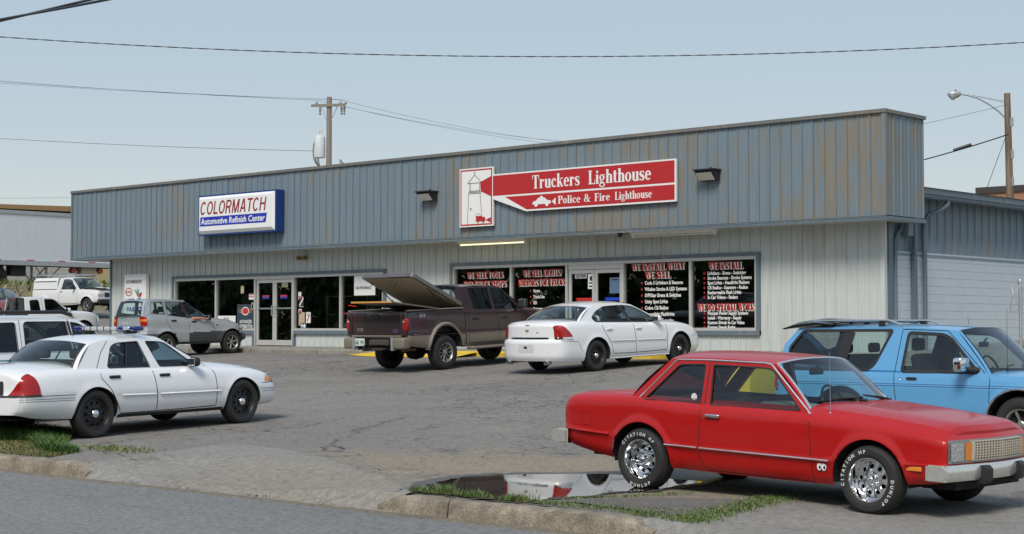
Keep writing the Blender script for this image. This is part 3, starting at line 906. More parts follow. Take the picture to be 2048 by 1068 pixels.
# wing to the right: block wall below, ribbed sheets above, eave gutter, downpipes
WX = WXR
wing = P_(MB().box(WX - .25, WX - .055, WY + .1, WY + 15, .7, 4.85), 'side_wall', M['wingblue'])
bl = MB(); bl.add(*(lambda q: (q.v, q.f))(MB().box(.0012, .3988, 0, .05, .002, .198))); 
bm_ = bmesh.new(); me_ = bl.mesh('block', M['block']); bm_.from_mesh(me_); bmesh.ops.bevel(bm_, geom=list(bm_.edges), offset=.003, segments=1, affect='EDGES'); bm_.to_mesh(me_); bm_.free()
z = 1.0; row = 0
while z < 3.3:
    y = WY + .35 - (.2 if row % 2 else 0)
    while y < WY + 8.2:
        link('block', me_, wing, (WX + random.uniform(-.0015, .0015), y, z), (0, 0, R(90)))
        y += .4
    z += .2; row += 1
wsm = ribbed(.40, 1.52, rib=.05, depth=.04).mesh('wing_panel', M['wingblue'], fixn=False)
for i in range(30):
    link('wing_panel', wsm, wing, (WX - .05, WY + .33 + i * .40, 3.36), (0, 0, R(90)))
MB().box(WX - .06, WX + .012, WY + .32, WY + 14.9, 3.30, 3.36).obj('ledge_flashing', M['wingblue'], wing)
eave = MB().box(WX - .3, WX + .50, WY + 1.04, WY + 15, 4.76, 4.90)
P_(eave, 'eave', M['trimblue'])
gut = MB()
gut.grid([[(WX + .40, y, 4.757), (WX + .475, y, 4.757), (WX + .47, y, 4.69), (WX + .44, y, 4.655), (WX + .36, y, 4.655), (WX + .36, y, 4.757)] for y in (WY + 1.02, WY + 8, WY + 15)])
gut.box(WX + .36, WX + .475, WY + 1.015, WY + 1.02, 4.655, 4.757)
P_(gut, 'gutter', M['trimblue'])
P_(MB().quad((WX - .3, WY + 1.0, 4.905), (WX + .53, WY + 1.0, 4.906), (WX + .53, WY + 15.1, 4.92), (WX - .3, WY + 15.1, 4.92)), 'wing_roof_edge', M['cap'])
P_(MB().tube([(WX + .42, WY + 2.35, 4.66), (WX + .41, WY + 2.33, 4.56), (WX + .35, WY + 2.15, 4.44), (WX + .14, WY + 1.85, 4.30), (WX + .09, WY + 1.78, 4.15), (WX + .09, WY + 1.77, 1.0)], .055, 10), 'downpipe', M['trimblue'], smooth=50)
P_(MB().box(WX + .03, WX + .13, WY + 1.22, WY + 1.34, 1.0, 4.06), 'downpipe', M['trimblue'])
P_(MB().tube([(WX + .05, WY + .72, SOF), (WX + .05, WY + .70, SOF - .14), (WX + .05, WY + .50, SOF - .28), (WX + .05, WY + .42, SOF - .42), (WX + .05, WY + .41, 1.0)], .05, 10), 'downpipe', M['trimblue'], smooth=50)
P_(MB().box(WX + .0, WX + .05, WY + .12, WY + .34, 1.0, SOF), 'corner_trim', M['trimblue'])
P_(MB().box(WX + .002, WX + .16, WY + .86, WY + 1.1, SOF - .3, SOF - .002), 'junction_box', M['wingblue'])

# fixtures on the fascia and soffit ----------------------------------------------------------
def wall_pack(x, z, label):
    t = thing('wall_pack_light', label, 'light', (x, FY, z), group='wall pack lights on the fascia')
    MB().prism([(0, -.13), (0, .13), (-.30, .10), (-.33, .05), (-.14, -.13)], -.27, .27, ax='x').obj('housing', M['black'], t)
    MB().prism([(-.335, .045), (-.345, .04), (-.175, -.135), (-.15, -.135)], -.24, .24, ax='x').obj('lens', M['clearlens'], t)
    MB().box(-.30, .30, -.36, .02, .10, .135).obj('visor', M['black'], t)
    MB().cyl((.06, -.1, .135), (.06, -.1, .19), .025, n=8).obj('photocell', M['black'], t)
wall_pack(-33.0, 5.38, 'black wall pack floodlight on the fascia between the two signs')
wall_pack(-23.2, 5.36, 'black wall pack floodlight on the fascia right of the red sign')
def batten(x0, x1, label, lit):
    t = thing('fluorescent_fixture', label, 'light', ((x0 + x1) / 2, 33.22, SOF), group='fluorescent fixtures under the soffit')
    h = (x1 - x0) / 2
    MB().prism([(-.09, 0), (.09, 0), (.05, -.085), (-.05, -.085)], -h, h, ax='x').obj('housing', M['white'], t)
    MB().box(-h + .06, h - .06, .091, .10, -.03, -.01).obj('seam', M['gap'], t)
    MB().tube([(-h + .06, 0, -.115), (h - .06, 0, -.115)], .019, 10).obj('tube', plain('tube_lit', (.85, .85, .6), .4, emit=((1, .93, .55), .9)) if lit else plain('tube_off', (.75, .74, .66), .3), t, smooth=60)
    for e in (-h + .03, h - .03): MB().box(e - .025, e + .025, -.03, .03, -.15, -.086).obj('lamp_holder', M['white'], t)
batten(-32.2, -29.65, 'lit yellowish fluorescent fixture under the soffit by the lighthouse sign', True)
batten(-25.95, -23.3, 'unlit white fluorescent fixture under the soffit above the right windows', False)
t = thing('twin_spotlight', 'small brass twin spotlight on the siding above the left doors', 'light', (-39.47, WY, 3.82))
bras = plain('aged_brass', (.22, .15, .05), .45, .5)
MB().box(-.06, .06, -.06, .0, -.05, .05).obj('mount', bras, t)
for sx in (-1, 1):
    MB().lathe([(.0, -.24), (.07, -.24), (.075, -.2), (.05, -.1), (.03, -.05)], 12, 'y', (sx * .13, 0, -.01)).obj('lamp_head', bras, t, smooth=40)
t = thing('camera_dome', 'tiny black camera hanging under the soffit left of the unlit fixture', 'camera', (-26.3, 33.15, SOF))
MB().lathe([(.0, -.12), (.05, -.1), (.07, -.05), (.07, 0)], 12).obj('dome', M['black'], t, smooth=50)
MB().tube([(.0, 0, -.02), (.15, .02, -.04), (.3, 0, 0)], .012, 6).obj('lead', M['black'], t)
# ------------------------------------------------------------------ lettering: a bold serif alphabet drawn from strokes
TK, TN, SF = .20, .075, .055
def _v(x, y0, y1, w=TK): return [(x - w / 2, y0), (x + w / 2, y0), (x + w / 2, y1), (x - w / 2, y1)]
def _h(x0, x1, y, h=TN): return [(x0, y - h / 2), (x1, y - h / 2), (x1, y + h / 2), (x0, y + h / 2)]
def _d(x0, y0, x1, y1, w): return [(x0 - w / 2, y0), (x0 + w / 2, y0), (x1 + w / 2, y1), (x1 - w / 2, y1)]
def _arc(cx, cy, rx, ry, a0, a1, wt=TK, wn=TN, n=18):
    o, i = [], []
    for k in range(n + 1):
        a = math.radians(a0 + (a1 - a0) * k / n)
        c, s = math.cos(a), math.sin(a)
        o.append((cx + rx * c, cy + ry * s)); i.append((cx + (rx - wt) * c, cy + (ry - wn) * s))
    return ('strip', o, i)
def _sp(pts, ws):
    o, i = [], []
    for k, (x, y) in enumerate(pts):
        a = Vector(pts[max(0, k - 1)]); b = Vector(pts[min(len(pts) - 1, k + 1)]); t = (b - a).normalized(); nn = Vector((-t.y, t.x)) * ws[k] / 2
        o.append((x + nn.x, y + nn.y)); i.append((x - nn.x, y - nn.y))
    return ('strip', o, i)
def _foot(x, y=0, w=.36): return _h(x - w / 2, x + w / 2, y + SF / 2 if y < .5 else y - SF / 2, SF)
def S_curve(x0, x1, y0, y1):
    w, h = x1 - x0, y1 - y0
    base = [(.93, .74), (.82, .93), (.5, 1 - .035), (.2, .87), (.16, .70), (.38, .56), (.68, .44), (.86, .28), (.78, .10), (.48, .035), (.17, .08), (.06, .27)]
    ws = [.05, .06, .075, .14, .18, .20, .20, .18, .13, .075, .06, .05]
    return _sp([(x0 + a * w, y0 + b * h) for a, b in base], ws)
X = .66
GL = {
 'T': (.72, [_v(.36, 0, 1), _h(.02, .70, .965, .07), _d(.05, .70, .03, .95, .05), _d(.67, .70, .69, .95, .05), _foot(.36)]),
 'L': (.68, [_v(.20, 0, 1), _foot(.20), _foot(.20, 1), _h(.20, .64, .035, .07), _d(.62, .05, .65, .32, .05)]),
 'P': (.70, [_v(.20, 0, 1), _foot(.20), _h(.02, .45, .965, .07), _h(.2, .45, .48, .07), _arc(.42, .725, .27, .275, -90, 90)]),
 'F': (.66, [_v(.20, 0, 1), _foot(.20), _h(.02, .62, .965, .07), _h(.2, .48, .52, .07), _d(.60, .70, .62, .95, .05), _v(.48, .40, .64, .05)]),
 'E': (.70, [_v(.20, 0, 1), _h(.02, .64, .965, .07), _h(.02, .64, .035, .07), _h(.2, .48, .52, .07), _d(.62, .74, .63, .95, .05), _d(.64, .05, .66, .28, .05), _v(.48, .41, .63, .05)]),
 'I': (.40, [_v(.20, 0, 1), _foot(.20), _foot(.20, 1)]),
 'H': (.84, [_v(.20, 0, 1), _v(.64, 0, 1), _foot(.20), _foot(.20, 1), _foot(.64), _foot(.64, 1), _h(.2, .64, .52, .07)]),
 'N': (.84, [_v(.16, 0, 1, .075), _v(.68, 0, 1, .075), _d(.64, 0, .20, 1, .22), _foot(.16, 0, .28), _foot(.14, 1, .24), _foot(.68, 1, .28)]),
 'M': (1.0, [_v(.14, 0, 1, .075), _v(.80, 0, 1, TK), _d(.46, 0, .22, 1, .21), _d(.46, 0, .76, 1, .075), _foot(.14, 0, .26), _foot(.80), _foot(.14, 1, .24), _foot(.84, 1, .28)]),
 'A': (.80, [_d(.10, 0, .38, 1, .075), _d(.64, 0, .40, 1, .22), _h(.2, .56, .32, .07), _foot(.11, 0, .26), _foot(.66)]),
 'W': (1.06, [_d(.28, 0, .14, 1, .20), _d(.28, 0, .48, 1, .075), _d(.68, 0, .52, 1, .20), _d(.68, 0, .90, 1, .075), _foot(.14, 1), _foot(.50, 1), _foot(.92, 1, .26)]),
 'O': (.78, [_arc(.38, .5, .36, .51, 0, 360, n=32)]),
 'C': (.74, [_arc(.38, .5, .36, .51, 45, 315, n=28), _v(.63, .70, .97, .05), _v(.64, .06, .24, .04)]),
 'G': (.80, [_arc(.38, .5, .36, .51, 45, 320, n=28), _v(.63, .70, .97, .05), _v(.62, .04, .46, .18), _h(.46, .76, .46, .05)]),
 'D': (.78, [_v(.20, 0, 1), _h(.02, .40, .965, .07), _h(.02, .40, .035, .07), _arc(.36, .5, .38, .5, -90, 90)]),
 'R': (.80, [_v(.20, 0, 1), _foot(.20), _h(.02, .45, .965, .07), _h(.2, .45, .50, .07), _arc(.42, .735, .27, .265, -90, 90), _d(.66, 0, .46, .5, .21), _foot(.70, 0, .22)]),
 'U': (.80, [_v(.20, .28, 1), _v(.64, .28, 1, .075), _foot(.20, 1), _foot(.64, 1, .28), _arc(.389, .29, .289, .30, 180, 360, wt=.15)]),
 'K': (.80, [_v(.20, 0, 1), _foot(.20), _foot(.20, 1), _d(.30, .42, .62, 1, .075), _d(.66, 0, .38, .60, .22), _foot(.64, 1, .26), _foot(.68, 0, .26)]),
 'S': (.66, [S_curve(.04, .62, 0, 1), _v(.565, .72, .98, .045), _v(.08, .02, .28, .045)]),
 '/': (.40, [_d(.04, -.05, .34, 1.05, .08)]),
 '&': (.86, [_arc(.34, .76, .22, .24, 0, 360, .13, .06, 24), _arc(.32, .27, .30, .28, 60, 330, .17, .06, 24), _d(.70, 0, .24, .66, .18), _d(.55, .1, .72, .5, .07), _h(.58, .82, .5, .05), _foot(.74, 0, .22)]),
 'r': (.52, [_v(.17, 0, X), _foot(.17, 0, .32), _h(.02, .17, X - .03, .05), _arc(.36, .44, .19, .21, 40, 150, .1, .09, 10), _arc(.42, .55, .07, .075, 0, 360, .069, .074, 12)]),
 'u': (.66, [_v(.17, .16, X), _v(.50, 0, X), _h(.02, .17, X - .03, .05), _h(.36, .50, X - .03, .05), _h(.5, .64, .03, .05), _arc(.32, .18, .25, .20, 180, 330, .18, .08, 12)]),
 'c': (.54, [_arc(.29, .33, .27, .345, 40, 320, .18, .065, 22), _arc(.43, .52, .075, .08, 0, 360, .074, .079, 12)]),
 'k': (.68, [_v(.17, 0, 1), _foot(.17, 0, .32), _h(.02, .17, .97, .05), _d(.25, .27, .50, X, .07), _d(.55, 0, .32, .40, .19), _h(.38, .64, X - .025, .05), _foot(.56, 0, .22)]),
 'e': (.56, [_arc(.29, .33, .27, .345, 0, 320, .18, .065, 26), _h(.16, .55, .36, .06)]),
 's': (.50, [S_curve(.03, .47, 0, X + .01), _v(.42, .47, .66, .04), _v(.06, .01, .2, .04)]),
 'i': (.34, [_v(.17, 0, X), _foot(.17, 0, .32), _h(.02, .17, X - .03, .05), _arc(.17, .86, .10, .105, 0, 360, .099, .104, 14)]),
 'l': (.34, [_v(.17, 0, 1), _foot(.17, 0, .32), _h(.02, .17, .97, .05)]),
 'h': (.66, [_v(.17, 0, 1), _v(.50, 0, .46), _foot(.17, 0, .30), _foot(.50, 0, .30), _h(.02, .17, .97, .05), _arc(.36, .45, .24, .22, 0, 140, .18, .09, 12)]),
 'n': (.66, [_v(.17, 0, X), _v(.50, 0, .46), _foot(.17, 0, .30), _foot(.50, 0, .30), _h(.02, .17, X - .03, .05), _arc(.36, .45, .24, .22, 0, 140, .18, .09, 12)]),
 't': (.44, [_v(.19, .14, .86), _h(.02, .38, X - .03, .06), _arc(.28, .15, .19, .16, 180, 330, .18, .07, 10)]),
 'o': (.60, [_arc(.29, .33, .28, .345, 0, 360, .18, .06, 28)]),
 'g': (.60, [_arc(.27, .44, .24, .225, 0, 360, .15, .055, 24), _arc(.28, -.10, .27, .17, 0, 360, .12, .06, 24), _arc(.24, .14, .18, .12, 100, 260, .08, .06, 10), _h(.2, .42, .10, .08), _d(.40, .58, .52, .66, .08)]),
 ' ': (.34, []),
}
def serif(mb, txt, h, x0, z0, y, xs=1.0, align='l', track=.02, shear=0., m=0, bold=0.0, lift=.0004):
    """adds the word to mb on a wall facing -Y; returns its width"""
    wid = sum(GL[c][0] + track for c in txt) * h * xs
    px = x0 if align == 'l' else (x0 - wid / 2 if align == 'c' else x0 - wid)
    q = 0
    for c in txt:
        w, prims = GL[c]
        for p in prims:
            yy = y - q * lift / 6; q = (q + 1) % 6
            cv = lambda a, b: (px + (a + shear * b) * h * xs, yy, z0 + b * h)
            if isinstance(p, tuple):
                mb.grid([[cv(*a), cv(*b)] for a, b in zip(p[1], p[2])], m)
            else:
                mb.add([cv(*a) for a in p], [(0, 1, 2, 3)], m)
        px += (w + track) * h * xs
    return wid
def sans(mb, txt, h, x0, z0, y, bold=0., shear=0., xs=1., align='LEFT', m=0, spacing=1.):
    vs, fs = text_mesh(txt, h, bold, shear, xs, align, 0, spacing)
    mb.add([(x0 + a, y, z0 + b) for a, b, c in vs], fs, m)
def wtri(mb, poly, y, m=0, y2=None):
    t = tessellate_polygon([[Vector((a, b, 0)) for a, b in poly]])
    mb.add([(a, y, b) for a, b in poly], [tuple(q) for q in t], m)
def ell(cx, cz, rx, rz, n=20, a0=0, a1=360):
    return [(cx + rx * math.cos(math.radians(a0 + (a1 - a0) * k / n)), cz + rz * math.sin(math.radians(a0 + (a1 - a0) * k / n))) for k in range(n)]
def wline(mb, a, b, w, y, m=0):
    a = Vector(a); b = Vector(b); d = (b - a).normalized(); nn = Vector((-d.y, d.x)) * w / 2
    mb.add([(q.x, y, q.y) for q in (a - nn, b - nn, b + nn, a + nn)], [(0, 1, 2, 3)], m)

RED = plain('sign_red', (.46, .018, .022), .35, var=.05)
WHT = plain('sign_white', (.80, .81, .80), .35, var=.02)
OUT = plain('sign_outline', (.12, .03, .03), .5)
SBLUE = plain('sign_blue', (.012, .03, .40), .35, var=.04)
SFRAME = plain('sign_frame_blue', (.012, .045, .20), .4, var=.08)
MAROON = plain('sign_maroon', (.28, .008, .02), .4, var=.04)

# left sign: light box with bevelled white face
t = thing('light_box_sign', 'white light box sign with maroon capitals in a deep blue frame', 'sign', (-41.53, FY, 5.28))
hw, hh, dp = 1.99, .66, .33
MB().box(-hw, hw, -dp, -.0, -hh, hh).obj('frame', SFRAME, t)
mb = MB()
o1 = [(-hw + .05, -hh + .05), (hw - .05, -hh + .05), (hw - .05, hh - .05), (-hw + .05, hh - .05)]
o2 = [(-hw + .14, -hh + .15), (hw - .14, -hh + .15), (hw - .14, hh - .13), (-hw + .14, hh - .13)]
mb.add([(a, -dp - .002, b) for a, b in o1] + [(a, -dp - .075, b) for a, b in o2], [(0, 1, 5, 4), (1, 2, 6, 5), (2, 3, 7, 6), (3, 0, 4, 7), (4, 5, 6, 7)])
mb.obj('face', WHT, t)
yy = -dp - .079
def fit_x(mb, x0, x1):
    a = min(v[0] for v in mb.v); b = max(v[0] for v in mb.v)
    mb.v = [(x0 + (v[0] - a) / (b - a) * (x1 - x0), v[1], v[2]) for v in mb.v]
    return mb
TS = .155                                                 # plain heavy capitals for the light box
def _ring(cx, cz, rx, rz, a0=0, a1=360): return _arc(cx, cz, rx, rz, a0, a1, TS, TS * .92, 26)
GS = {'C': (.80, [_ring(.38, .5, .37, .51, 42, 318)]), 'O': (.84, [_ring(.40, .5, .39, .51)]), 'L': (.62, [_v(.10, 0, 1, TS), _h(.10, .58, .075, .15)]),
      'R': (.78, [_v(.10, 0, 1, TS), _h(.1, .45, .93, .14), _h(.1, .45, .47, .14), _arc(.44, .70, .27, .30, -90, 90, TS, .14), _d(.62, 0, .44, .45, .17)]),
      'M': (.96, [_v(.10, 0, 1, TS), _v(.80, 0, 1, TS), _d(.45, 0, .13, 1, .16), _d(.45, 0, .77, 1, .16)]), 'A': (.80, [_d(.09, 0, .36, 1, .165), _d(.68, 0, .41, 1, .165), _h(.2, .58, .30, .14)]),
      'T': (.68, [_v(.34, 0, .93, TS), _h(.0, .68, .93, .14)]), 'H': (.80, [_v(.10, 0, 1, TS), _v(.66, 0, 1, TS), _h(.1, .66, .53, .14)])}
GSV = dict(GL); GL.update(GS)
mb = MB(); serif(mb, 'COLORMATCH', .43, 0, .015, yy, xs=.8, track=.06, shear=.20)
GL.clear(); GL.update(GSV)
fit_x(mb, -1.78, 1.62).obj('lettering', MAROON, t)
mb = MB(); wtri(mb, [(-1.82, -.36), (1.58, -.36), (1.64, -.06), (-1.78, -.06)], yy); mb.obj('band', SBLUE, t)
mb = MB(); sans(mb, 'Automotive Refinish Center', .20, -1.74, -.30, yy - .003, bold=.006, shear=.1, xs=.8)
fit_x(mb, -1.76, 1.55).obj('lettering', WHT, t)
for sx in (-1.4, 1.4):
    MB().box(sx - .03, sx + .03, -.05, .0, hh, hh + .06).obj('bracket', M['steel'], t)

# right sign: lighthouse panel with the beam board
LX0, LX1, LZ0, LZ1 = -31.76, -30.47, 4.42, 6.06
t = thing('beam_sign', 'red and white sign board with a lighthouse drawing and beam-shaped banner', 'sign', (LX0, FY - .06, LZ0))
def SL(mb, nm, mat): return mb.obj(nm, mat, t)
def sx(x): return x - LX0
def sz(z): return z - LZ0
BX1 = -24.2
board = MB()
board.prism([(0, 0), (sx(LX1), 0), (sx(LX1), sz(LZ1)), (0, sz(LZ1))], -.03, .03)
board.prism([(sx(LX1) + .001, sz(5.15)), (sx(-29.25), sz(4.76)), (sx(BX1), sz(4.76)), (sx(BX1), sz(5.84)), (sx(LX1) + .001, sz(5.84))], -.03, .03)
SL(board, 'board', WHT)
y1 = -.033
# red fields
mb = MB()
wtri(mb, [(sx(LX1) - .005, sz(5.24)), (sx(BX1) - .045, sz(5.24)), (sx(BX1) - .045, sz(5.80)), (sx(LX1) - .005, sz(5.80))], y1)
wtri(mb, [(sx(-30.02), sz(5.19)), (sx(-29.22), sz(4.805)), (sx(BX1) - .045, sz(4.805)), (sx(BX1) - .045, sz(5.19))], y1)
f0, f1 = .035, .075
for a, b, c, d in ((f0, f0, sx(LX1) - f0, f1), (f0, sz(LZ1) - f1, sx(LX1) - f0, sz(LZ1) - f0), (f0, f1, f1, sz(LZ1) - f1), (sx(LX1) - f1, f1, sx(LX1) - f0, sz(LZ1) - f1)):
    wtri(mb, [(a, b), (c, b), (c, d), (a, d)], y1)
wtri(mb, [(.80, sz(5.655)), (sx(LX1) - f1, sz(5.80)), (sx(LX1) - f1, sz(5.235)), (.82, sz(5.40))], y1 - .001)     # beam leaving the lantern
SL(mb, 'red_field', RED)
mb = MB(); serif(mb, 'Truckers', .36, sx(-29.03), sz(5.355), y1 - .003, xs=.80, track=.005)
mb2 = MB(); serif(mb2, 'Lighthouse', .36, 0, sz(5.355), y1 - .003, xs=.80, track=.005)
fit_x(mb, sx(-29.02), sx(-27.34)); fit_x(mb2, sx(-27.05), sx(-24.98)); mb.add(mb2.v, mb2.f)
SL(mb, 'lettering', WHT)
mb = MB(); serif(mb, 'Police', .21, 0, sz(4.90), y1 - .003, xs=.85, track=.01); fit_x(mb, sx(-28.10), sx(-27.32))
for w_, a, b in (('&', -27.20, -26.98), ('Fire', -26.84, -26.32), ('Lighthouse', -26.16, -24.96)):
    m2 = MB(); serif(m2, w_, .21, 0, sz(4.90), y1 - .003, xs=.85, track=.01); fit_x(m2, sx(a), sx(b)); mb.add(m2.v, m2.f)
SL(mb, 'lettering', WHT)
# patrol-car pictogram
mb = MB()
c0, cz = sx(-29.02), sz(4.885)
wtri(mb, [(c0, cz + .05), (c0 + .03, cz + .11), (c0 + .13, cz + .14), (c0 + .22, cz + .21), (c0 + .29, cz + .225), (c0 + .31, cz + .265), (c0 + .36, cz + .265), (c0 + .38, cz + .225), (c0 + .46, cz + .20), (c0 + .54, cz + .14), (c0 + .66, cz + .12), (c0 + .68, cz + .06), (c0 + .64, cz + .04), (c0 + .02, cz + .04)], y1 - .003)
for wx_ in (.14, .53): wtri(mb, ell(c0 + wx_, cz + .03, .06, .055, 14), y1 - .0034)
wtri(mb, [(c0 + .70, cz + .09), (c0 + .84, cz + .19), (c0 + .84, cz - .01)], y1 - .003)
SL(mb, 'patrol_car_mark', WHT)
# lighthouse drawing
mb = MB()
def ln(a, b, w=.014): wline(mb, a, b, w, y1 - .004)
ln((.31, f1), (.36, .92)); ln((.88, f1), (.80, .92))
for zq, a, b in ((.93, .34, .84), (.965, .35, .83), (1.0, .38, .80)): ln((a, zq), (b, zq))
ln((.40, 1.0), (.40, 1.22)); ln((.78, 1.0), (.78, 1.22)); ln((.44, 1.0), (.44, 1.22), .008)
ln((.32, 1.22), (.86, 1.22)); ln((.32, 1.22), (.59, 1.45)); ln((.86, 1.22), (.59, 1.45)); ln((.59, 1.45), (.59, 1.50))
for k in range(10):
    a0_, a1_ = ell(.59, 1.515, .022, .022, 10)[k], ell(.59, 1.515, .022, .022, 10)[(k + 1) % 10]; ln(a0_, a1_, .008)
wtri(mb, [(.42, .47), (.46, .47), (.46, .53), (.42, .53)], y1 - .004)
for k in range(8):
    e_ = ell(.72, .27, .09, .09, 16); ln(e_[k], e_[k + 1], .01)
SL(mb, 'lighthouse_drawing', OUT)
mb = MB()
wtri(mb, [(.64, .14), (.88, .14), (.88, .29), (.64, .29)], y1 - .005)
wtri(mb, [(.885, .14), (1.0, .14), (1.0, .22), (.97, .26), (.885, .26)], y1 - .005)
for wx_ in (.72, .93): wtri(mb, ell(wx_, .125, .03, .03, 10), y1 - .0055)
wtri(mb, [(1.01, .17), (1.21, .24), (1.21, .09)], y1 - .005)
SL(mb, 'truck_mark', RED)

# small enamel sign left of the windows
t = thing('enamel_sign', 'small rounded white paint dealer sign on the siding at the left end', 'sign', (-48.50, WY, 2.6))
MB().prism(rnd([(-.68, -.55), (.62, -.55), (.62, .90), (-.68, .90)], .06), -.16, -.02).obj('case', M['white'], t)
MB().prism(rnd([(-.64, -.5), (.50, -.5), (.50, .80), (-.64, .80)], .06), -.165, -.161).obj('face', WHT, t)
mb = MB(); yy = -.169
sans(mb, 'AUTO-HOME-INDUSTRY', .12, 0, .58, yy, bold=.004, xs=.6); fit_x(mb, -.58, .40); mb.obj('lettering', M['black'], t)
mb = MB(); mb.grid([[(a[0], yy, a[1]), (b[0], yy, b[1])] for a, b in zip(ell(-.40, .27, .22, .15, 24) + [ell(-.40, .27, .22, .15, 24)[0]], ell(-.40, .27, .18, .115, 24) + [ell(-.40, .27, .18, .115, 24)[0]])])
sans(mb, 'DUPONT', .09, 0, .225, yy - .001, bold=.004); 
vv = mb.v; k0 = 50
seg_ = MB(); seg_.v = mb.v[k0:]; fit_x(seg_, -.55, -.25); mb.v[k0:] = seg_.v
mb.obj('oval_mark', plain('enamel_red', (.45, .05, .03), .4), t)
ENB = plain('enamel_blue', (.02, .04, .28), .4)
mb = MB(); sans(mb, 'LUCITE', .16, 0, -.12, yy, bold=.006); fit_x(mb, -.60, -.06); mb.obj('lettering', ENB, t)
mb = MB(); sans(mb, 'PAINTS', .16, 0, -.42, yy, bold=.006); fit_x(mb, -.52, .40); mb.obj('lettering', ENB, t)
for nm, col, pl in (('star_ray', (.20, .42, .06), [(-.08, .35), (.06, .34), (.16, .22), (.14, .10)]), ('star_ray', (.45, .03, .02), [(.16, .10), (.26, .24), (.42, .24), (.32, .08)]),
                    ('star_ray', (.01, .13, .09), [(.16, .07), (.30, .06), (.47, -.16), (.46, -.26)]), ('star_ray', (.12, .30, .62), [(.12, .10), (.12, .42), (.24, .30), (.17, .14)]),
                    ('star_ray', (.22, .20, .50), [(.14, .06), (.10, -.07), (-.04, -.10), (.06, .0)]), ('star_ray', (.16, .36, .66), [(.12, -.0), (.20, .04), (.24, -.14), (.10, -.14)])):
    mb = MB(); wtri(mb, pl, yy - .002); mb.obj(nm, plain('ray', col, .4), t)

# lettering on the panes of the right shop ----------------------------------------------------
gy_ = WY + .060
def pane_text(label, cx, heads, items, ix, iz, step, ih):
    t = thing('window_lettering', label, 'lettering', (cx, gy_ - .006, 1.6))
    w1, w2, rd = MB(), MB(), MB()
    for txt, h, z, wid in heads:
        a = MB(); serif(a, txt, h, 0, z - 1.6, -.003, xs=.9, track=.01, shear=-.06); fit_x(a, -wid / 2, wid / 2)
        b = MB(); b.add([(q[0] + .05, q[1] + .0015, q[2] - .026) for q in a.v], a.f)
        c = MB(); c.add([(q[0] - .010, q[1] + .0008, q[2] + .006) for q in a.v], a.f)
        rd.add(a.v, a.f); w1.add(b.v, b.f)
    for k, s in enumerate(items):
        z = iz - k * step - 1.6
        a = MB(); sans(a, s, ih, ix - cx, z, -.002, bold=ih * .045, xs=.80, spacing=1.02); w2.add(a.v, a.f)
        wtri(rd, ell(ix - cx - .10, z + ih * .45, ih * .28, ih * .35, 8), -.002)
    rd.obj('heading', plain('letter_red', (.50, .02, .02), .5), t)
    w1.obj('heading_shadow', plain('letter_cream', (.78, .74, .68), .5), t)
    if w2.f: w2.obj('list', plain('letter_white', (.80, .80, .78), .5), t)
pane_text('red shadowed WE SELL TOOLS lettering on the leftmost pane of the right shop', -31.72, [('WE SELL TOOLS', .18, 3.02, 1.42), ('FOR TRUCK SHOPS', .18, 2.76, 1.66)], [], 0, 0, 1, .1)
pane_text('red shadowed WE SELL LIGHTS lettering on the pane left of the doors', -29.55, [('WE SELL LIGHTS/', .18, 3.03, 1.42), ('MIRRORS FOR TRUCKS', .18, 2.77, 1.76)],
          ['Grote', 'Truck-Lite', 'KD', 'Peterson', 'Arrow'], -29.85, 2.58, .165, .085)
pane_text('red shadowed WE INSTALL WHAT WE SELL lettering on the pane right of the doors', -25.55, [('WE INSTALL WHAT', .18, 3.11, 1.72), ('WE SELL', .18, 2.89, .82)],
          ['Code 3 Lightbars & Beacons', 'Whelen Strobe & LED Systems', 'SVP/Star Sirens & Switches', 'Unity Spot Lights', 'Cobra CB Radios', 'Streamlight Flashlights', 'Slide-Shield Consoles', 'Strobe Headlight Flashers', 'Go Rhino Push Guards'], -25.95, 2.72, .163, .095)
pane_text('red shadowed WE INSTALL and WE DO SPECIAL WORK lettering on the rightmost pane', -23.42, [('WE INSTALL', .18, 3.08, 1.04), ('WE DO SPECIAL WORK', .18, 2.03, 1.74)],
          ['Lightbars - Sirens - Switching', 'Strobe Beacons - Strobe Systems', 'Spot Lights - Headlight Flashers', 'CB Radios - Scanners - Radios', 'Rechargeable Flash Lights', 'In Car Videos - Radars'], -23.95, 2.93, .122, .088)
pane_text('small white list under WE DO SPECIAL WORK on the rightmost pane', -23.42, [],
          ['Monster Power Supply Systems', 'Install - Warranty - Repair', 'Kustom Signals In-Car Video', 'Kustom Signals Radar', 'Calibrate Radar Systems', 'Custom Emergency Lighting Installations'], -23.95, 1.92, .118, .085)

# notices and stickers on doors and panes
def notice(x, z, w, h, label, bits, y=None, base=WHT, name='notice', cat='notice', rotz=0.):
    t = thing(name, label, cat, (x, (WY + .045) if y is None else y, z))
    if rotz: t.rotation_euler = (0, rotz, 0)
    MB().box(-w / 2, w / 2, -.004, 0, -h / 2, h / 2).obj('sheet', base, t)
    for nm, mat, fn in bits:
        mb = MB(); fn(mb); mb.obj(nm, mat, t)
INK = plain('print_black', (.03, .03, .03), .6); PRED = plain('print_red', (.5, .04, .03), .6); PBLUE = plain('print_blue', (.02, .05, .35), .6)
CREAM = plain('aged_paper', (.52, .44, .30), .7); DSIGN = plain('dark_poster', (.03, .05, .07), .5)
def lines(x0, x1, zs, h):
    def fn(mb):
        for z in zs: wtri(mb, [(x0, z), (x1, z), (x1, z + h), (x0, z + h)], -.006)
    return fn
def word(txt, h, x0, x1, z, bold=.003, shear=0):
    def fn(mb):
        a = MB(); sans(a, txt, h, 0, z, -.007, bold=bold, shear=shear); fit_x(a, x0, x1); mb.add(a.v, a.f)
    return fn
PGY = WY + .052
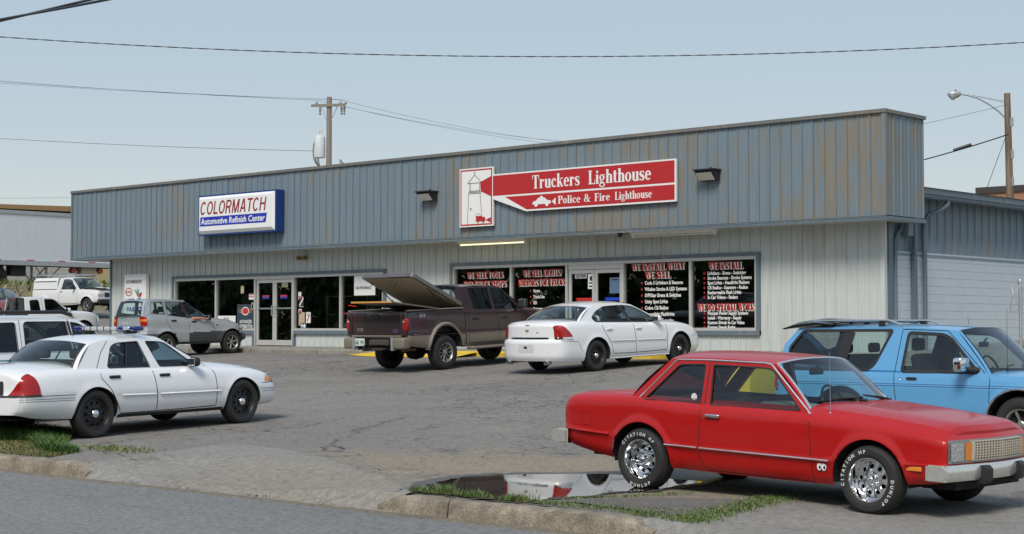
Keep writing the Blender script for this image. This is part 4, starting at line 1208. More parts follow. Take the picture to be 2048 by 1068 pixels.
notice(-28.12, 3.0, .42, .15, 'pale street number 1219A above the left glass door of the right shop', [('number', INK, word('1219A', .10, -.17, .17, -.05, shear=.15))], PGY - .012, plain('pale_plate', (.45, .47, .47), .5))
notice(-27.75, 2.84, .24, .40, 'white credit card notice at the top of the left glass door of the right shop', [('print', INK, lambda mb: (wtri(mb, ell(0, .08, .06, .07, 14), -.006), lines(-.08, .08, (-.06, -.15), .04)(mb)))], PGY - .012)
notice(-27.80, 2.05, .30, .50, 'plain white paper taped above the push bar of the right shop left door', [('print', plain('print_grey', (.5, .5, .5), .6), lines(-.1, .1, (.12, .05, -.02, -.09), .012))], PGY - .014)
notice(-26.95, 2.72, .34, .42, 'blue grey poster on the right glass door of the right shop', [('print', INK, lines(-.1, .12, (.14,), .03))], PGY - .012, plain('poster_blue', (.10, .17, .28), .6))
def gauge(x, label, col):
    t = thing('pump_decal', label, 'decal', (x, PGY - .010, 2.1))
    mt = plain('decal', col, .5); bl = plain('decal_blue', (.01, .06, .5), .5)
    mb = MB(); wtri(mb, [(-.28, .22), (.38, .22), (.38, .30), (-.28, .30)], -.003)
    mb.obj('bar', mt, t)
    mb = MB(); wline(mb, (-.2, .22), (-.22, -.02), .012, -.003); wline(mb, (-.30, .3), (-.34, .0), .012, -.003); wline(mb, (-.05, .22), (-.05, -.1), .012, -.003); mb.obj('stay', mt, t)
    mb = MB(); e1 = ell(0, -.38, .26, .26, 25, 0, 187); e2 = ell(0, -.38, .14, .14, 25, 0, 187)
    mb.grid([[(a[0], -.004, a[1]), (b[0], -.004, b[1])] for a, b in zip(e1, e2)]); mb.obj('wheel', bl, t)
    mb = MB(); wtri(mb, [(-.36, -.10), (-.22, -.10), (-.22, 0), (-.36, 0)], -.0045); mb.obj('flag', WHT, t)
    mb = MB(); wtri(mb, [(-.36, -.04), (-.29, -.04), (-.29, 0), (-.36, 0)], -.006); mb.obj('flag_canton', PBLUE, t)
    mb = MB(); [wtri(mb, [(-.36, zq), (-.22, zq), (-.22, zq + .012), (-.36, zq + .012)], -.0055) for zq in (-.10, -.07, -.045)]; mb.obj('flag_stripes', PRED, t)
gauge(-27.98, 'red bar and blue wheel decal on the left door of the right shop', (.55, .02, .02))
gauge(-26.98, 'blue bar and blue wheel decal on the right door of the right shop', (.01, .05, .5))
# left shop
notice(-43.55, 1.78, .95, .44, 'white WE SELL board low in the second pane of the left shop', [('lettering', INK, word('WE SELL', .10, -.18, .18, .06)), ('print', PRED, lines(-.2, .2, (-.05, -.13), .035))], gy_ - .02)
notice(-42.55, 1.95, .88, .85, 'dark AUTHORIZED DISTRIBUTOR poster with a winged red badge in the left shop', [
    ('lettering', WHT, lambda mb: (word('AUTHORIZED', .11, -.30, .34, -.20)(mb), word('DISTRIBUTOR', .11, -.36, .38, -.35)(mb))),
    ('badge', PRED, lambda mb: wtri(mb, ell(0, .20, .18, .13, 20), -.006)),
    ('badge_rim', WHT, lambda mb: mb.grid([[(a[0], -.0075, a[1]), (b[0], -.0075, b[1])] for a, b in zip(ell(0, .20, .19, .14, 24) + [(.19, .20)], ell(0, .20, .16, .11, 24) + [(.16, .20)])])),
    ('wing', plain('badge_wing', (.5, .2, .15), .5), lambda mb: [wtri(mb, [(sg * .2, .18 + k * .05), (sg * (.42 - k * .02), .24 + k * .05), (sg * .2, .21 + k * .05)], -.006) for sg in (-1, 1) for k in (-1, 0, 1)])], gy_ - .02, DSIGN)
notice(-42.72, 2.86, .17, .26, 'pale oval sticker high in the second pane of the left shop', [('oval', plain('oval_cream', (.55, .50, .28), .5), lambda mb: wtri(mb, ell(0, 0, .082, .125, 20), -.006))], gy_ - .02, plain('oval_back', (.30, .27, .16), .6), 'sticker', 'sticker')
notice(-42.24, 2.62, .26, .19, 'small red and white sticker beside the left shop doors', [('print', PRED, lines(-.12, .12, (-.02, .05), .035))], gy_ - .02, WHT, 'sticker', 'sticker')
notice(-42.18, 2.30, .15, .30, 'dark round club sticker beside the left shop doors', [('roundel', CREAM, lambda mb: mb.grid([[(a[0], -.006, a[1]), (b[0], -.006, b[1])] for a, b in zip(ell(0, .0, .07, .12, 24) + [(.07, .0)], ell(0, .0, .045, .085, 24) + [(.045, .0)])]))], gy_ - .02, DSIGN, 'sticker', 'sticker')
for x, s in ((-41.50, 'left'), (-40.60, 'right')):
    notice(x, 2.60, .34, .12, 'red over blue strip sticker on the %s glass door of the left shop' % s, [('red_half', PRED, lines(-.17, .17, (.005,), .05))], WY + .045, PBLUE, 'sticker', 'sticker', )
notice(-40.55, 2.98, .30, .15, 'cream street number 1219 above the right glass door of the left shop', [('number', INK, word('1219', .10, -.12, .12, -.05))], WY + .045, plain('number_plate', (.45, .42, .25), .5))
notice(-39.80, 2.62, .14, .24, 'white and red sticker at the top left of the third pane', [('print', PRED, lines(-.06, .06, (-.1, -.05), .04))], gy_ - .02, WHT, 'sticker', 'sticker')
notice(-39.72, 2.42, .22, .32, 'black and white square sticker beside the right door of the left shop', [('mark', WHT, lambda mb: (wline(mb, (-.09, -.12), (.09, .12), .05, -.006), wline(mb, (-.1, .15), (.1, .15), .015, -.0055), wline(mb, (-.1, -.15), (.1, -.15), .015, -.0055)))], gy_ - .02, INK, 'sticker', 'sticker')
notice(-39.78, 2.12, .14, .15, 'tiny white sticker with a red ring beside the left shop doors', [('ring', PRED, lambda mb: wtri(mb, ell(0, 0, .05, .055, 14), -.006))], gy_ - .02, WHT, 'sticker', 'sticker')
notice(-39.70, 1.88, .28, .42, 'yellowed paper notice beside the left shop doors', [('print', plain('faded_ink', (.35, .27, .18), .7), lines(-.1, .1, (.12, .05, -.02, -.09), .015))], gy_ - .02, CREAM)
notice(-39.38, 1.92, .22, .34, 'white notice with a red diagonal stripe beside the left shop doors', [('stripe', PRED, lambda mb: wline(mb, (-.06, -.12), (.07, .08), .045, -.006)), ('print', INK, lines(-.08, .08, (.11, .06), .02))], gy_ - .02)
notice(-39.62, 1.62, .28, .26, 'blue grey sticker at the bottom of the third pane tilted slightly', [('mark', WHT, lambda mb: (wtri(mb, ell(.05, .04, .05, .06, 14), -.006), wtri(mb, [(-.10, 0), (-.03, 0), (-.03, .1), (-.10, .1)], -.006)))], gy_ - .02, plain('sticker_blue', (.10, .16, .22), .5), 'sticker', 'sticker', .08)
notice(-36.75, 2.90, .95, .62, 'white WE SELL board hanging in the fourth pane behind the raised bed cover', [('lettering', INK, lambda mb: (word('WE SELL', .08, -.12, .16, .20)(mb), word('HIGH PERFORMANCE', .09, -.40, .30, -.12)(mb)))], gy_ - .02)
# goods inside the left shop
t = thing('display_case', 'pale framed display case behind the third pane of the left shop', 'case', (-38.2, WY + .9, 1.0))
mb = MB()
for x in (-.95, .95):
    for y in (-.25, .25): mb.box(x - .035, x + .035, y - .035, y + .035, 0, 1.62)
for z in (.55, 1.0, 1.58): mb.box(-.914, .914, -.215, .215, z, z + .03)
mb.obj('case_frame', plain('case_cream', (.60, .55, .38), .6), t)
rr = random.Random(3)
def can(x, y, z, r, h, col, label):
    t = thing('paint_can', label, 'can', (x, y, z))
    MB().lathe([(0, 0), (r, 0), (r, h), (r * .9, h + .01), (0, h + .01)], 14).obj('tin', plain('tin', col, .4), t, smooth=40)
for k, (x, z, c, s) in enumerate(((-38.9, 1.58, (.5, .5, .5), 'grey'), (-38.5, 1.58, (.45, .05, .04), 'red'), (-38.1, 1.58, (.6, .6, .55), 'white'), (-37.7, 1.58, (.05, .12, .3), 'blue'))):
    can(x, WY + .85, z, .09, .2, c, '%s paint can on the middle shelf of the left shop display case' % s)
for k in range(3):
    t = thing('timber_post', ('leftmost', 'middle', 'rightmost')[k] + ' of three pale timber lengths standing in the fourth pane', 'timber', (-36.98 + .13 * k, WY + .42, 1.0))
    MB().box(-.05, .05, -.03, .03, 0, 1.20 + .02 * k).obj('plank', plain('pale_timber', (.46, .33, .15), .7, var=.2, scale=14), t)
t = thing('neon_sign', 'small red neon sign inside the third pane of the left shop', 'sign', (-37.95, WY + .55, 2.05))
NEO = plain('neon_red', (.6, .02, .02), .4, emit=((1, .05, .04), 1.6))
mb = MB()
for a, b in (((-.3, .0), (-.05, .0)), ((.05, .08), (.3, .08)), ((.3, .08), (.3, -.05)), ((-.1, .25), (.25, .22))): mb.cyl((a[0], 0, a[1]), (b[0], 0, b[1]), .012, n=6)
mb.obj('tube', NEO, t)
# ------------------------------------------------------------------ vehicles
class Car:
    """body lofted from profiles; x forward, y left, z up, origin on the ground half way between the axles"""
    def __init__(s, S):
        s.S = S
        s.wb = S['wb']; s.xf = S['xf']; s.xr = S['xr']
        s.zs = pchip(S['zs']); s.zt = pchip(S['zt']); s.zb = pchip(S['zb']); s.w = pchip(S['w']); s.side = pchip(S['side'])
        s.ef = pchip(S.get('ef', [(0, 0), (2, 0)])); s.er = pchip(S.get('er', [(0, 0), (2, 0)]))
        s.pf, s.pr = S.get('pf', .15), S.get('pr', .12); s.np_ = S.get('np', 2.4)
        s.Lf, s.Lr = S.get('Lf', .6), S.get('Lr', .6)
        s.wref = max(p[1] for p in S['w'])
        s.tum = S.get('tumble', .3); s.ledge = S.get('ledge', .02)
        ar = S['arch']; s.arch = [(-s.wb / 2 + ar.get('dr', 0), ar['z'], ar.get('Rr', ar['R'])), (s.wb / 2 + ar.get('df', 0), ar['z'], ar['R'])]
        s.fl, s.fw = S.get('flare', (.015, .07))
        h = S['pose']; hd = R(h[2]); c, sn = math.cos(hd), math.sin(hd)
        zf = G(h[0] + c * s.wb / 2, h[1] + sn * s.wb / 2); zr = G(h[0] - c * s.wb / 2, h[1] - sn * s.wb / 2)
        if 'gz' in S: zf = zr = S['gz']
        s.root = thing(S['name'], S['label'], S['cat'], (h[0], h[1], (zf + zr) / 2 + .002))
        s.root.rotation_mode = 'XYZ'
        s.root.rotation_euler = (0, -math.atan2(zf - zr, s.wb), hd)
        s.parts = {}
    def ys(s, x): return s.w(x) + s.side(1.0)
    def yside(s, x, z):
        zb, zs = s.zb(x), s.zs(x)
        t = min(1, max(0, (z - zb) / (zs - zb)))
        y = s.w(x) + s.side(t)
        for xc, zc, Rr in s.arch:
            if z > zc - .25:
                d = math.hypot(x - xc, max(0, z - zc)) - Rr
                if d > -.05: y += s.fl * math.exp(-(max(0, d) / s.fw) ** 2)
        return y
    def yg(s, x, z): return s.ys(x) - s.ledge - s.tum * max(0, z - s.zs(x))
    def disp(s, x, y, z):
        a = min(1.15, abs(y) / s.wref)
        q = max(0, (x - (s.xf - s.Lf)) / s.Lf)
        if q > 0: x = x - q * q * (s.pf * a ** s.np_ + s.ef(z))
        q = max(0, ((s.xr + s.Lr) - x) / s.Lr)
        if q > 0: x = x + q * q * (s.pr * a ** s.np_ + s.er(z))
        return x
    def pt(s, x, z, sd, off=0.):
        y = (s.yside(x, z) if z <= s.zs(x) + 1e-6 else s.yg(x, z)) + off
        return (s.disp(x, y, z), sd * y, z)
    def body(s, mat, N1=20, N2=9, M_=16):
        S = s.S
        xs = set(rng(s.xr, s.xf, .07))
        for xc, zc, Rr in s.arch:
            for k in range(27): xs.add(xc + Rr * math.cos(math.pi * k / 26))
            xs.add(xc + Rr + .004); xs.add(xc - Rr - .004)
        for k in (.01, .025, .045): xs.add(s.xf - k); xs.add(s.xr + k)
        for a, b in S.get('open', []): xs.add(a); xs.add(b); xs.add(a - .004); xs.add(b + .004)
        for a in S.get('cols', []): xs.add(a)
        xs = sorted(xs); cl = [xs[0]]
        for x in xs[1:]:
            if x - cl[-1] > .0025: cl.append(x)
        xs = cl
        def zlow(x):
            z = s.zb(x)
            for xc, zc, Rr in s.arch:
                if abs(x - xc) <= Rr + 1e-6: z = max(z, zc + math.sqrt(max(0, Rr * Rr - (x - xc) ** 2)))
            return z
        pt_ = S.get('ptop', 2.6)
        sec = []
        for x in xs:
            zl, zs = zlow(x), s.zs(x); row = []
            zl = min(zl, zs - .02)
            for k in range(N1 + 1):
                t = k / N1; t = t * (1 + .25 * (1 - t) * 0) 
                z = zl + (zs - zl) * t
                row.append((s.yside(x, z), z))
            y0 = row[-1][0]; zt = s.zt(x)
            for k in range(1, N2 + 1):
                q = k / N2; y = y0 * (1 - q ** 1.0)
                if k == 1: y = y0 - min(.10, y0 * .11)
                z = zs + (zt - zs) * (1 - (y / y0) ** pt_)
                if 'topfn' in S: z += S['topfn'](x, y)
                row.append((y, z))
            sec.append(row)
        K = N1 + N2 + 1
        groups = {}
        opn = S.get('open', [])
        regs = S.get('regions', [])
        def grp(x, z, top):
            for nm, pts, istop in regs:
                if istop != top: continue
                if top:
                    if pts[0] <= x <= pts[1]: return nm
                else:
                    inside = False; j = len(pts) - 1
                    for i in range(len(pts)):
                        (xi, zi), (xj, zj) = pts[i], pts[j]
                        if (zi > z) != (zj > z) and x < (xj - xi) * (z - zi) / (zj - zi) + xi: inside = not inside
                        j = i
                    if inside: return nm
            return 'body'
        for sd in (1, -1):
            for i in range(len(xs) - 1):
                xm = (xs[i] + xs[i + 1]) / 2
                isopen = any(a <= xm <= b for a, b in opn)
                for k in range(K - 1):
                    if k > N1 and isopen: continue
                    q = [(xs[i], *sec[i][k]), (xs[i + 1], *sec[i + 1][k]), (xs[i + 1], *sec[i + 1][k + 1]), (xs[i], *sec[i][k + 1])]
                    zm = sum(p[2] for p in q) / 4
                    g = grp(xm, zm, k >= N1 + 1)
                    key = (g, sd if k < N1 + 1 else 0)
                    if g in ('body',) or g.startswith('two'): key = (g, 0)
                    if g.endswith('bumper'): key = (g, 0)
                    mb = groups.setdefault(key, MB())
                    mb.add([(s.disp(p[0], p[1], p[2]), sd * p[1], p[2]) for p in q], [(0, 1, 2, 3)])
        # end caps
        for e, col in ((s.xf, sec[-1]), (s.xr, sec[0])):
            for k in range(K - 1):
                z0, z1 = col[k][1], col[k + 1][1]
                nm = 'body'
                for g, za, zb2, front in S.get('capregions', []):
                    if (front == (e == s.xf)) and za <= (z0 + z1) / 2 <= zb2: nm = g
                mb = groups.setdefault((nm, 0), MB())
                P = []
                for (y, z) in (col[k], col[k + 1]):
                    P.append([(s.disp(e, y * (2 * m / M_ - 1), z), y * (2 * m / M_ - 1), z) for m in range(M_ + 1)])
                mb.grid(P)
        mats = S.get('gmats', {})
        first = None
        for key, mb in sorted(groups.items(), key=lambda kv: (kv[0][0] != 'body', kv[0][0], kv[0][1])):
            g = key[0]
            nm = S.get('gnames', {}).get(g, g)
            o = mb.obj(nm, mats.get(g, mat), s.root, smooth=S.get('smooth', 38), weld=True)
            s.parts[key] = o
            if g == 'body': first = o
        s.b = first
        # wheel wells, underbody, cabin tub
        for xc, zc, Rr in s.arch:
            zb = s.zb(xc)
            path = [(xc + Rr, zb)] + [(xc + Rr * math.cos(math.pi * k / 16), zc + Rr * math.sin(math.pi * k / 16)) for k in range(17)] + [(xc - Rr, zb)]
            for sd in (1, -1):
                ww = MB(); P = []
                for x, z in path:
                    yo = s.yside(x, z) - .004
                    P.append([(x, sd * yo, z), (x, sd * (yo - .04), z + .0), (x, sd * (yo - .42), z)])
                ww.grid(P)
                pl = [(x, sd * (s.yside(xc, zc) - .42), z) for x, z in path]
                ww.add(pl, [tuple(range(len(pl)))])
                ww.obj('wheel_well', M['dark'], s.root, weld=True)
        zu = min(s.zb(0), s.zb(s.xf), s.zb(s.xr)) + .05
        ub = MB()
        hw = s.wref - .36
        ub.box(s.xr + .25, s.xf - .25, -hw, hw, zu, zu + .03)
        ub.box(-s.wb / 2 + s.arch[0][2] + .03, s.wb / 2 - s.arch[1][2] - .03, -(s.wref - .07), s.wref - .07, s.zb(0) + .02, s.zb(0) + .05)
        ub.box(s.xr + s.pr + .16, -s.wb / 2 - s.arch[0][2] - .02, -(s.wref - .16), s.wref - .16, s.zb(s.xr) + .06, s.zb(s.xr) + .09)
        ub.box(s.wb / 2 + s.arch[1][2] + .02, s.xf - s.pf - .16, -(s.wref - .22), s.wref - .22, s.zb(s.xf) + .06, s.zb(s.xf) + .09)
        ub.obj('underbody', M['dark'], s.root)
        for (a, b), tz in zip(opn, S.get('tubz', [])):
            y = min(s.ys(a), s.ys(b), s.ys((a + b) / 2)) - .09
            z1 = min(s.zs(a), s.zs((a + b) / 2), s.zs(b)) - .004
            tb = MB()
            tb.quad((a, -y, tz), (b, -y, tz), (b, y, tz), (a, y, tz))
            for q in ((a, -y, a, y), (b, -y, b, y), (a, -y, b, -y), (a, y, b, y)):
                tb.quad((q[0], q[1], tz), (q[2], q[3], tz), (q[2], q[3], z1), (q[0], q[1], z1))
            tb.obj('tub', S.get('tubmat', M['seatdark']), s.root, fixn=False)
    def ribbon(s, path, w, mat, name, off=.0025, closed=False, sides=(1, -1), parent=None, sub=.05, bulge=0.):
        pts = []
        n = len(path)
        for i in range(n if closed else n - 1):
            a = Vector(path[i]); b = Vector(path[(i + 1) % n]); k = max(1, int((b - a).length / sub))
            for j in range(k): pts.append(a.lerp(b, j / k))
        if not closed: pts.append(Vector(path[-1]))
        m = len(pts)
        for sd in sides:
            mb = MB(); P = []
            for i in range(m):
                a = pts[(i - 1) % m] if (closed or i > 0) else pts[i]; b = pts[(i + 1) % m] if (closed or i < m - 1) else pts[i]
                t = b - a
                if t.length < 1e-6: t = Vector((1, 0))
                t.normalize(); nn = Vector((-t.y, t.x)) * w / 2
                p = pts[i]
                P.append([s.pt(p.x - nn.x, p.y - nn.y, sd, off * .4), s.pt(p.x, p.y, sd, off + bulge), s.pt(p.x + nn.x, p.y + nn.y, sd, off * .4)])
            mb.grid(P, closed_u=closed)
            mb.obj(name, mat, parent or s.root, smooth=50, fixn=False)
    def roof_pt(s, t, a):
        """t 0 front .. 1 rear along the rail, a -1..1 across"""
        r = s.S['rail']; n = len(r) - 1
        x = s.rx(t * n); z = s.rz(t * n)
        y = s.yg(x, z)
        bw = s.S.get('bowf', .08) * (1 - t) - s.S.get('bowr', .06) * t
        cr = s.S.get('crown', .06)
        return (x + bw * (1 - a * a), a * y, z + cr * (1 - abs(a) ** 2.6))
    def greenhouse(s, mat, wins, wmats=None, frame_mat=None, seal=True, ws=True, rear=True, wsmat=None, rmat=None, trim=None):
        S = s.S
        r = S['rail']; n = len(r) - 1
        s.rx = pchip([(i, p[0]) for i, p in enumerate(r)]); s.rz = pchip([(i, p[1]) for i, p in enumerate(r)])
        P = [[s.roof_pt(i / 20, -1 + 2 * j / 20) for j in range(21)] for i in range(21)]
        s.roof = MB().grid(P).obj('roof', S.get('roofmat', mat), s.root, smooth=60, fixn=False)
        rp = [(s.rx(n * i / 20), s.rz(n * i / 20)) for i in range(21)]
        A, Cc = S['A'], S['C']
        apts = S.get('Apts', []); cpts = S.get('Cpts', [])
        base = [(Cc[0] + (A[0] - Cc[0]) * k / 10, 0) for k in range(11)]
        base = [(x, min(s.zs(x), s.zs(x)) - .012) for x, _ in base]
        outer = [(A[0], A[1])] + apts + rp + cpts + [(Cc[0], Cc[1])] + base
        tri = tessellate_polygon([[Vector((a, b, 0)) for a, b in L] for L in [outer] + list(wins)])
        flat = [p for L in [outer] + list(wins) for p in L]
        for sd in (1, -1):
            fr = MB()
            o = len(fr.v)
            for x, z in flat: fr.v.append((x, sd * s.yg(x, z), z))
            m = len(flat)
            for x, z in flat: fr.v.append((x, sd * (s.yg(x, z) - .035), z))
            for t in tri:
                fr.f.append(tuple(o + i for i in t)); fr.mi.append(0)
                fr.f.append(tuple(o + m + i for i in reversed(t))); fr.mi.append(0)
            bse = len(outer)
            for L in wins:
                k = len(L)
                for i in range(k):
                    a, b = bse + i, bse + (i + 1) % k
                    fr.f.append((o + a, o + b, o + m + b, o + m + a)); fr.mi.append(0)
                bse += k
            fr.obj('pillars', frame_mat or mat, s.root, fixn=False)
        for i, L in enumerate(wins):
            t = tessellate_polygon([[Vector((a, b, 0)) for a, b in L]])
            gm = (wmats[i] if wmats else M['carglass'])
            for sd in (1, -1):
                MB().add([(x, sd * (s.yg(x, z) - .014), z) for x, z in L], [tuple(q) for q in t]).obj('side_window', gm, s.root, fixn=False)
            if seal: s.ribbon(L, .016, M['black'], 'window_seal', .004, True, sub=.2)
        def patch(b0, t0, fn_top, bow, crn, name, gm, tmat, inset, bulge):
            ya = s.yg(*b0)
            us = sorted(set([0, inset * .6, inset, inset + .018, 1 - inset - .018, 1 - inset, 1 - inset * .6, 1] + [k / 14 for k in range(1, 14) if inset + .03 < k / 14 < 1 - inset - .03]))
            vi = S.get('vin', .04)
            vs = sorted(set([0, vi * .7, vi + .02, 1 - vi - .02, 1 - vi * .6, 1] + [k / 8 for k in range(1, 8)]))
            def f(u, v):
                a = 2 * u - 1
                b = Vector((b0[0] + bow * (1 - a * a), a * ya, b0[1] + crn * (1 - a * a)))
                tp = Vector(fn_top(a))
                p = b.lerp(tp, v)
                p.x += (1 if bow > 0 else -1) * bulge * 4 * v * (1 - v); p.z += bulge * 2 * v * (1 - v)
                return p
            g, fm, sl = MB(), MB(), MB()
            for i in range(len(us) - 1):
                for j in range(len(vs) - 1):
                    um, vm = (us[i] + us[i + 1]) / 2, (vs[j] + vs[j + 1]) / 2
                    e = min(um, 1 - um)
                    tgt = fm if e < inset else (sl if (e < inset + .018 or vm < vi * .7 or vm > 1 - vi * .6) else g)
                    if vm > 1 - vi * .25 and tgt is sl: tgt = sl
                    tgt.quad(f(us[i], vs[j]), f(us[i + 1], vs[j]), f(us[i + 1], vs[j + 1]), f(us[i], vs[j + 1]))
            fm.obj('pillar_face', mat, s.root, smooth=60, weld=True)
            sl.obj('glass_trim', tmat, s.root, smooth=60, weld=True)
            g.obj(name, gm, s.root, smooth=60, weld=True)
            return f
        if ws:
            s.wsf = patch(A, r[0], lambda a: s.roof_pt(0, a), S.get('bowA', .12), S.get('crA', .05), 'windshield', wsmat or M['carglass'], trim or M['black'], S.get('insA', .035), .02)
        if rear:
            s.rgf = patch(Cc, r[-1], lambda a: s.roof_pt(1, a), -S.get('bowC', .12), S.get('crC', .06), 'rear_window', rmat or M['carglass'], trim or M['black'], S.get('insC', .035), S.get('bulC', .03))
    def wrap(s, rows, end, sd, mat, name, off=.006, n=10, parent=None, sub=3):
        """patch wrapped round a body corner; rows (z, s0, s1): s>0 along the side, s<0 along the end face"""
        rr_ = []
        for a, b in zip(rows[:-1], rows[1:]):
            for k in range(sub): rr_.append(tuple(a[i] + (b[i] - a[i]) * k / sub for i in range(3)))
        rr_.append(rows[-1])
        f = end == 'f'; xe = s.xf if f else s.xr; dr = 1 if f else -1
        def mp(sv, z):
            if sv >= 0:
                x = xe - dr * sv; y = s.yside(x, z)
                k = max(0, 1 - sv / .15)
                return (s.disp(x, y, z) + dr * off * (.3 + .7 * k), sd * (y + off), z)
            y = s.yside(xe, z) + sv
            return (s.disp(xe, y, z) + dr * off, sd * (y + off * max(0, 1 + sv / .15)), z)
        P = [[mp(a + (b - a) * k / n, z) for k in range(n + 1)] for z, a, b in rr_]
        return MB().grid(P).obj(name, mat, parent or s.root, smooth=50, fixn=False)
    def cap(s, rows, end, mat, name, off=.006, n=8, parent=None):
        """patch on the end face; rows (z, y0, y1)"""
        f = end == 'f'; xe = s.xf if f else s.xr; dr = 1 if f else -1
        P = [[(s.disp(xe, a + (b - a) * k / n, z) + dr * off, a + (b - a) * k / n, z) for k in range(n + 1)] for z, a, b in rows]
        return MB().grid(P).obj(name, mat, parent or s.root, smooth=50, fixn=False)
    def capbox(s, y0, y1, z0, z1, end, mat, name, d=.03, n=8, parent=None, back=.0):
        f = end == 'f'; xe = s.xf if f else s.xr; dr = 1 if f else -1
        mb = MB()
        P = []
        for k in range(n + 1):
            y = y0 + (y1 - y0) * k / n; x = s.disp(xe, y, (z0 + z1) / 2)
            P.append([(x - dr * back, y, z0), (x + dr * d * .8, y, z0), (x + dr * d, y, z0 + (z1 - z0) * .2), (x + dr * d, y, z1 - (z1 - z0) * .2), (x + dr * d * .8, y, z1), (x - dr * back, y, z1)])
        mb.grid(P); mb.add(P[0], [tuple(range(6))]); mb.add(P[-1], [tuple(range(6))])
        return mb.obj(name, mat, parent or s.root, smooth=35)
    def wheels(s, kind_, r, rim, tw, yo, mats=None, lettering=None):
        for xi, xc in enumerate((-s.wb / 2, s.wb / 2)):
            for sd in (1, -1):
                wh = bpy.data.objects.new('wheel', None); COL.objects.link(wh); wh.parent = s.root
                wh.location = (xc, sd * yo, r); wh.rotation_euler = (0, 0, 0 if sd > 0 else math.pi)
                a0 = (xi * 1.3 + (sd > 0) * .7)
                key = (s.S['name'], kind_, r)
                if key not in WHEELS: WHEELS[key] = wheel_meshes(kind_, r, rim, tw)
                for nm, me in WHEELS[key]:
                    o = link(nm, me, wh); o.rotation_euler = (0, a0 if not nm.startswith('tyre_letter') else 0, 0)
                if lettering and sd < 0:
                    lettering(wh, xi)
    def seats(s, xf_, xr_, zc, mat, yc=.38, hb=.62, rear=True, head=True):
        tl = Matrix.Rotation(-.22, 3, 'Y')
        for y in (yc, -yc):
            st = MB().rbox((xf_, y, zc - .28), (.52, .50, .18), .06).obj('front_seat', mat, s.root, smooth=50)
            MB().rbox((xf_ - .30, y, zc + .02), (.15, .48, hb), .06, rot=tl).obj('seat_back', mat, st, smooth=50)
            if head: MB().rbox((xf_ - .42, y, zc + hb / 2 + .14), (.09, .25, .17), .04).obj('headrest', mat, st, smooth=50)
        if rear:
            st = MB().rbox((xr_ + .05, 0, zc - .28), (.55, 1.25, .18), .06).obj('rear_seat', mat, s.root, smooth=50)
            MB().rbox((xr_ - .26, 0, zc), (.16, 1.25, hb), .07, rot=tl).obj('seat_back', mat, st, smooth=50)
            if head:
                for y in (.36, -.36): MB().rbox((xr_ - .37, y, zc + hb / 2 + .08), (.09, .24, .14), .04).obj('headrest', mat, st, smooth=50)
    def dash(s, x0, x1, z, hw, mat, col=(0, .38)):
        MB().rbox(((x0 + x1) / 2, 0, z - .13), (x1 - x0, 2 * hw, .26), .05).obj('dashboard', mat, s.root, smooth=50)
        c = Vector((x0 - .12, col[1], z + .0)); t_ = R(65)
        path = [c + Vector((.19 * math.sin(a) * math.cos(t_) * -1, .19 * math.cos(a), .19 * math.sin(a) * math.sin(t_))) for a in [2 * math.pi * k / 20 for k in range(20)]]
        mb = MB().tube(path, .014, 6, closed=True); mb.cyl(path[0], path[10], .012, n=6); mb.cyl(c, c + Vector((.3, 0, -.15)), .03, n=8)
        mb.obj('steering_wheel', M['black'], s.root, smooth=50)
        m2 = MB().rbox((x1 - .45, 0, z + .33), (.03, .24, .07), .02); m2.cyl((x1 - .45, 0, z + .36), (x1 - .40, 0, z + .42), .012, n=6)
        m2.obj('rear_view_mirror', M['black'], s.root, smooth=50)
    def mirror(s, x, z, mat, size=(.12, .22, .15), out=.10, sides=(1, -1), r=.05):
        for sd in sides:
            y = s.yg(x, z)
            mb = MB().rbox((x, sd * (y + out + size[1] / 2 - .02), z), size, r)
            mb.cyl((x + .03, sd * (y - .02), z - .05), (x, sd * (y + out + .02), z - .03), .03, .025, 8)
            o = mb.obj('side_mirror', mat, s.root, smooth=50)
            MB().rbox((x - size[0] / 2 + .002, sd * (y + out + size[1] / 2 - .02), z), (.012, size[1] * .82, size[2] * .78), .005).obj('mirror_glass', M['chrome'], o)
    def handle(s, x, z, mat, w=.17, h=.035, sides=(1, -1), d=.03):
        for sd in sides:
            p = s.pt(x, z, sd)
            MB().rbox((p[0], p[1] + sd * .010, z), (w, d, h), .014).obj('door_handle', mat, s.root, smooth=50)
WHEELS = {}
M['steelwheel'] = plain('black_steel_wheel', (.028, .028, .03), .42, .3, var=.2)
M['alloy'] = plain('dull_alloy', (.40, .40, .38), .38, .8, var=.12)
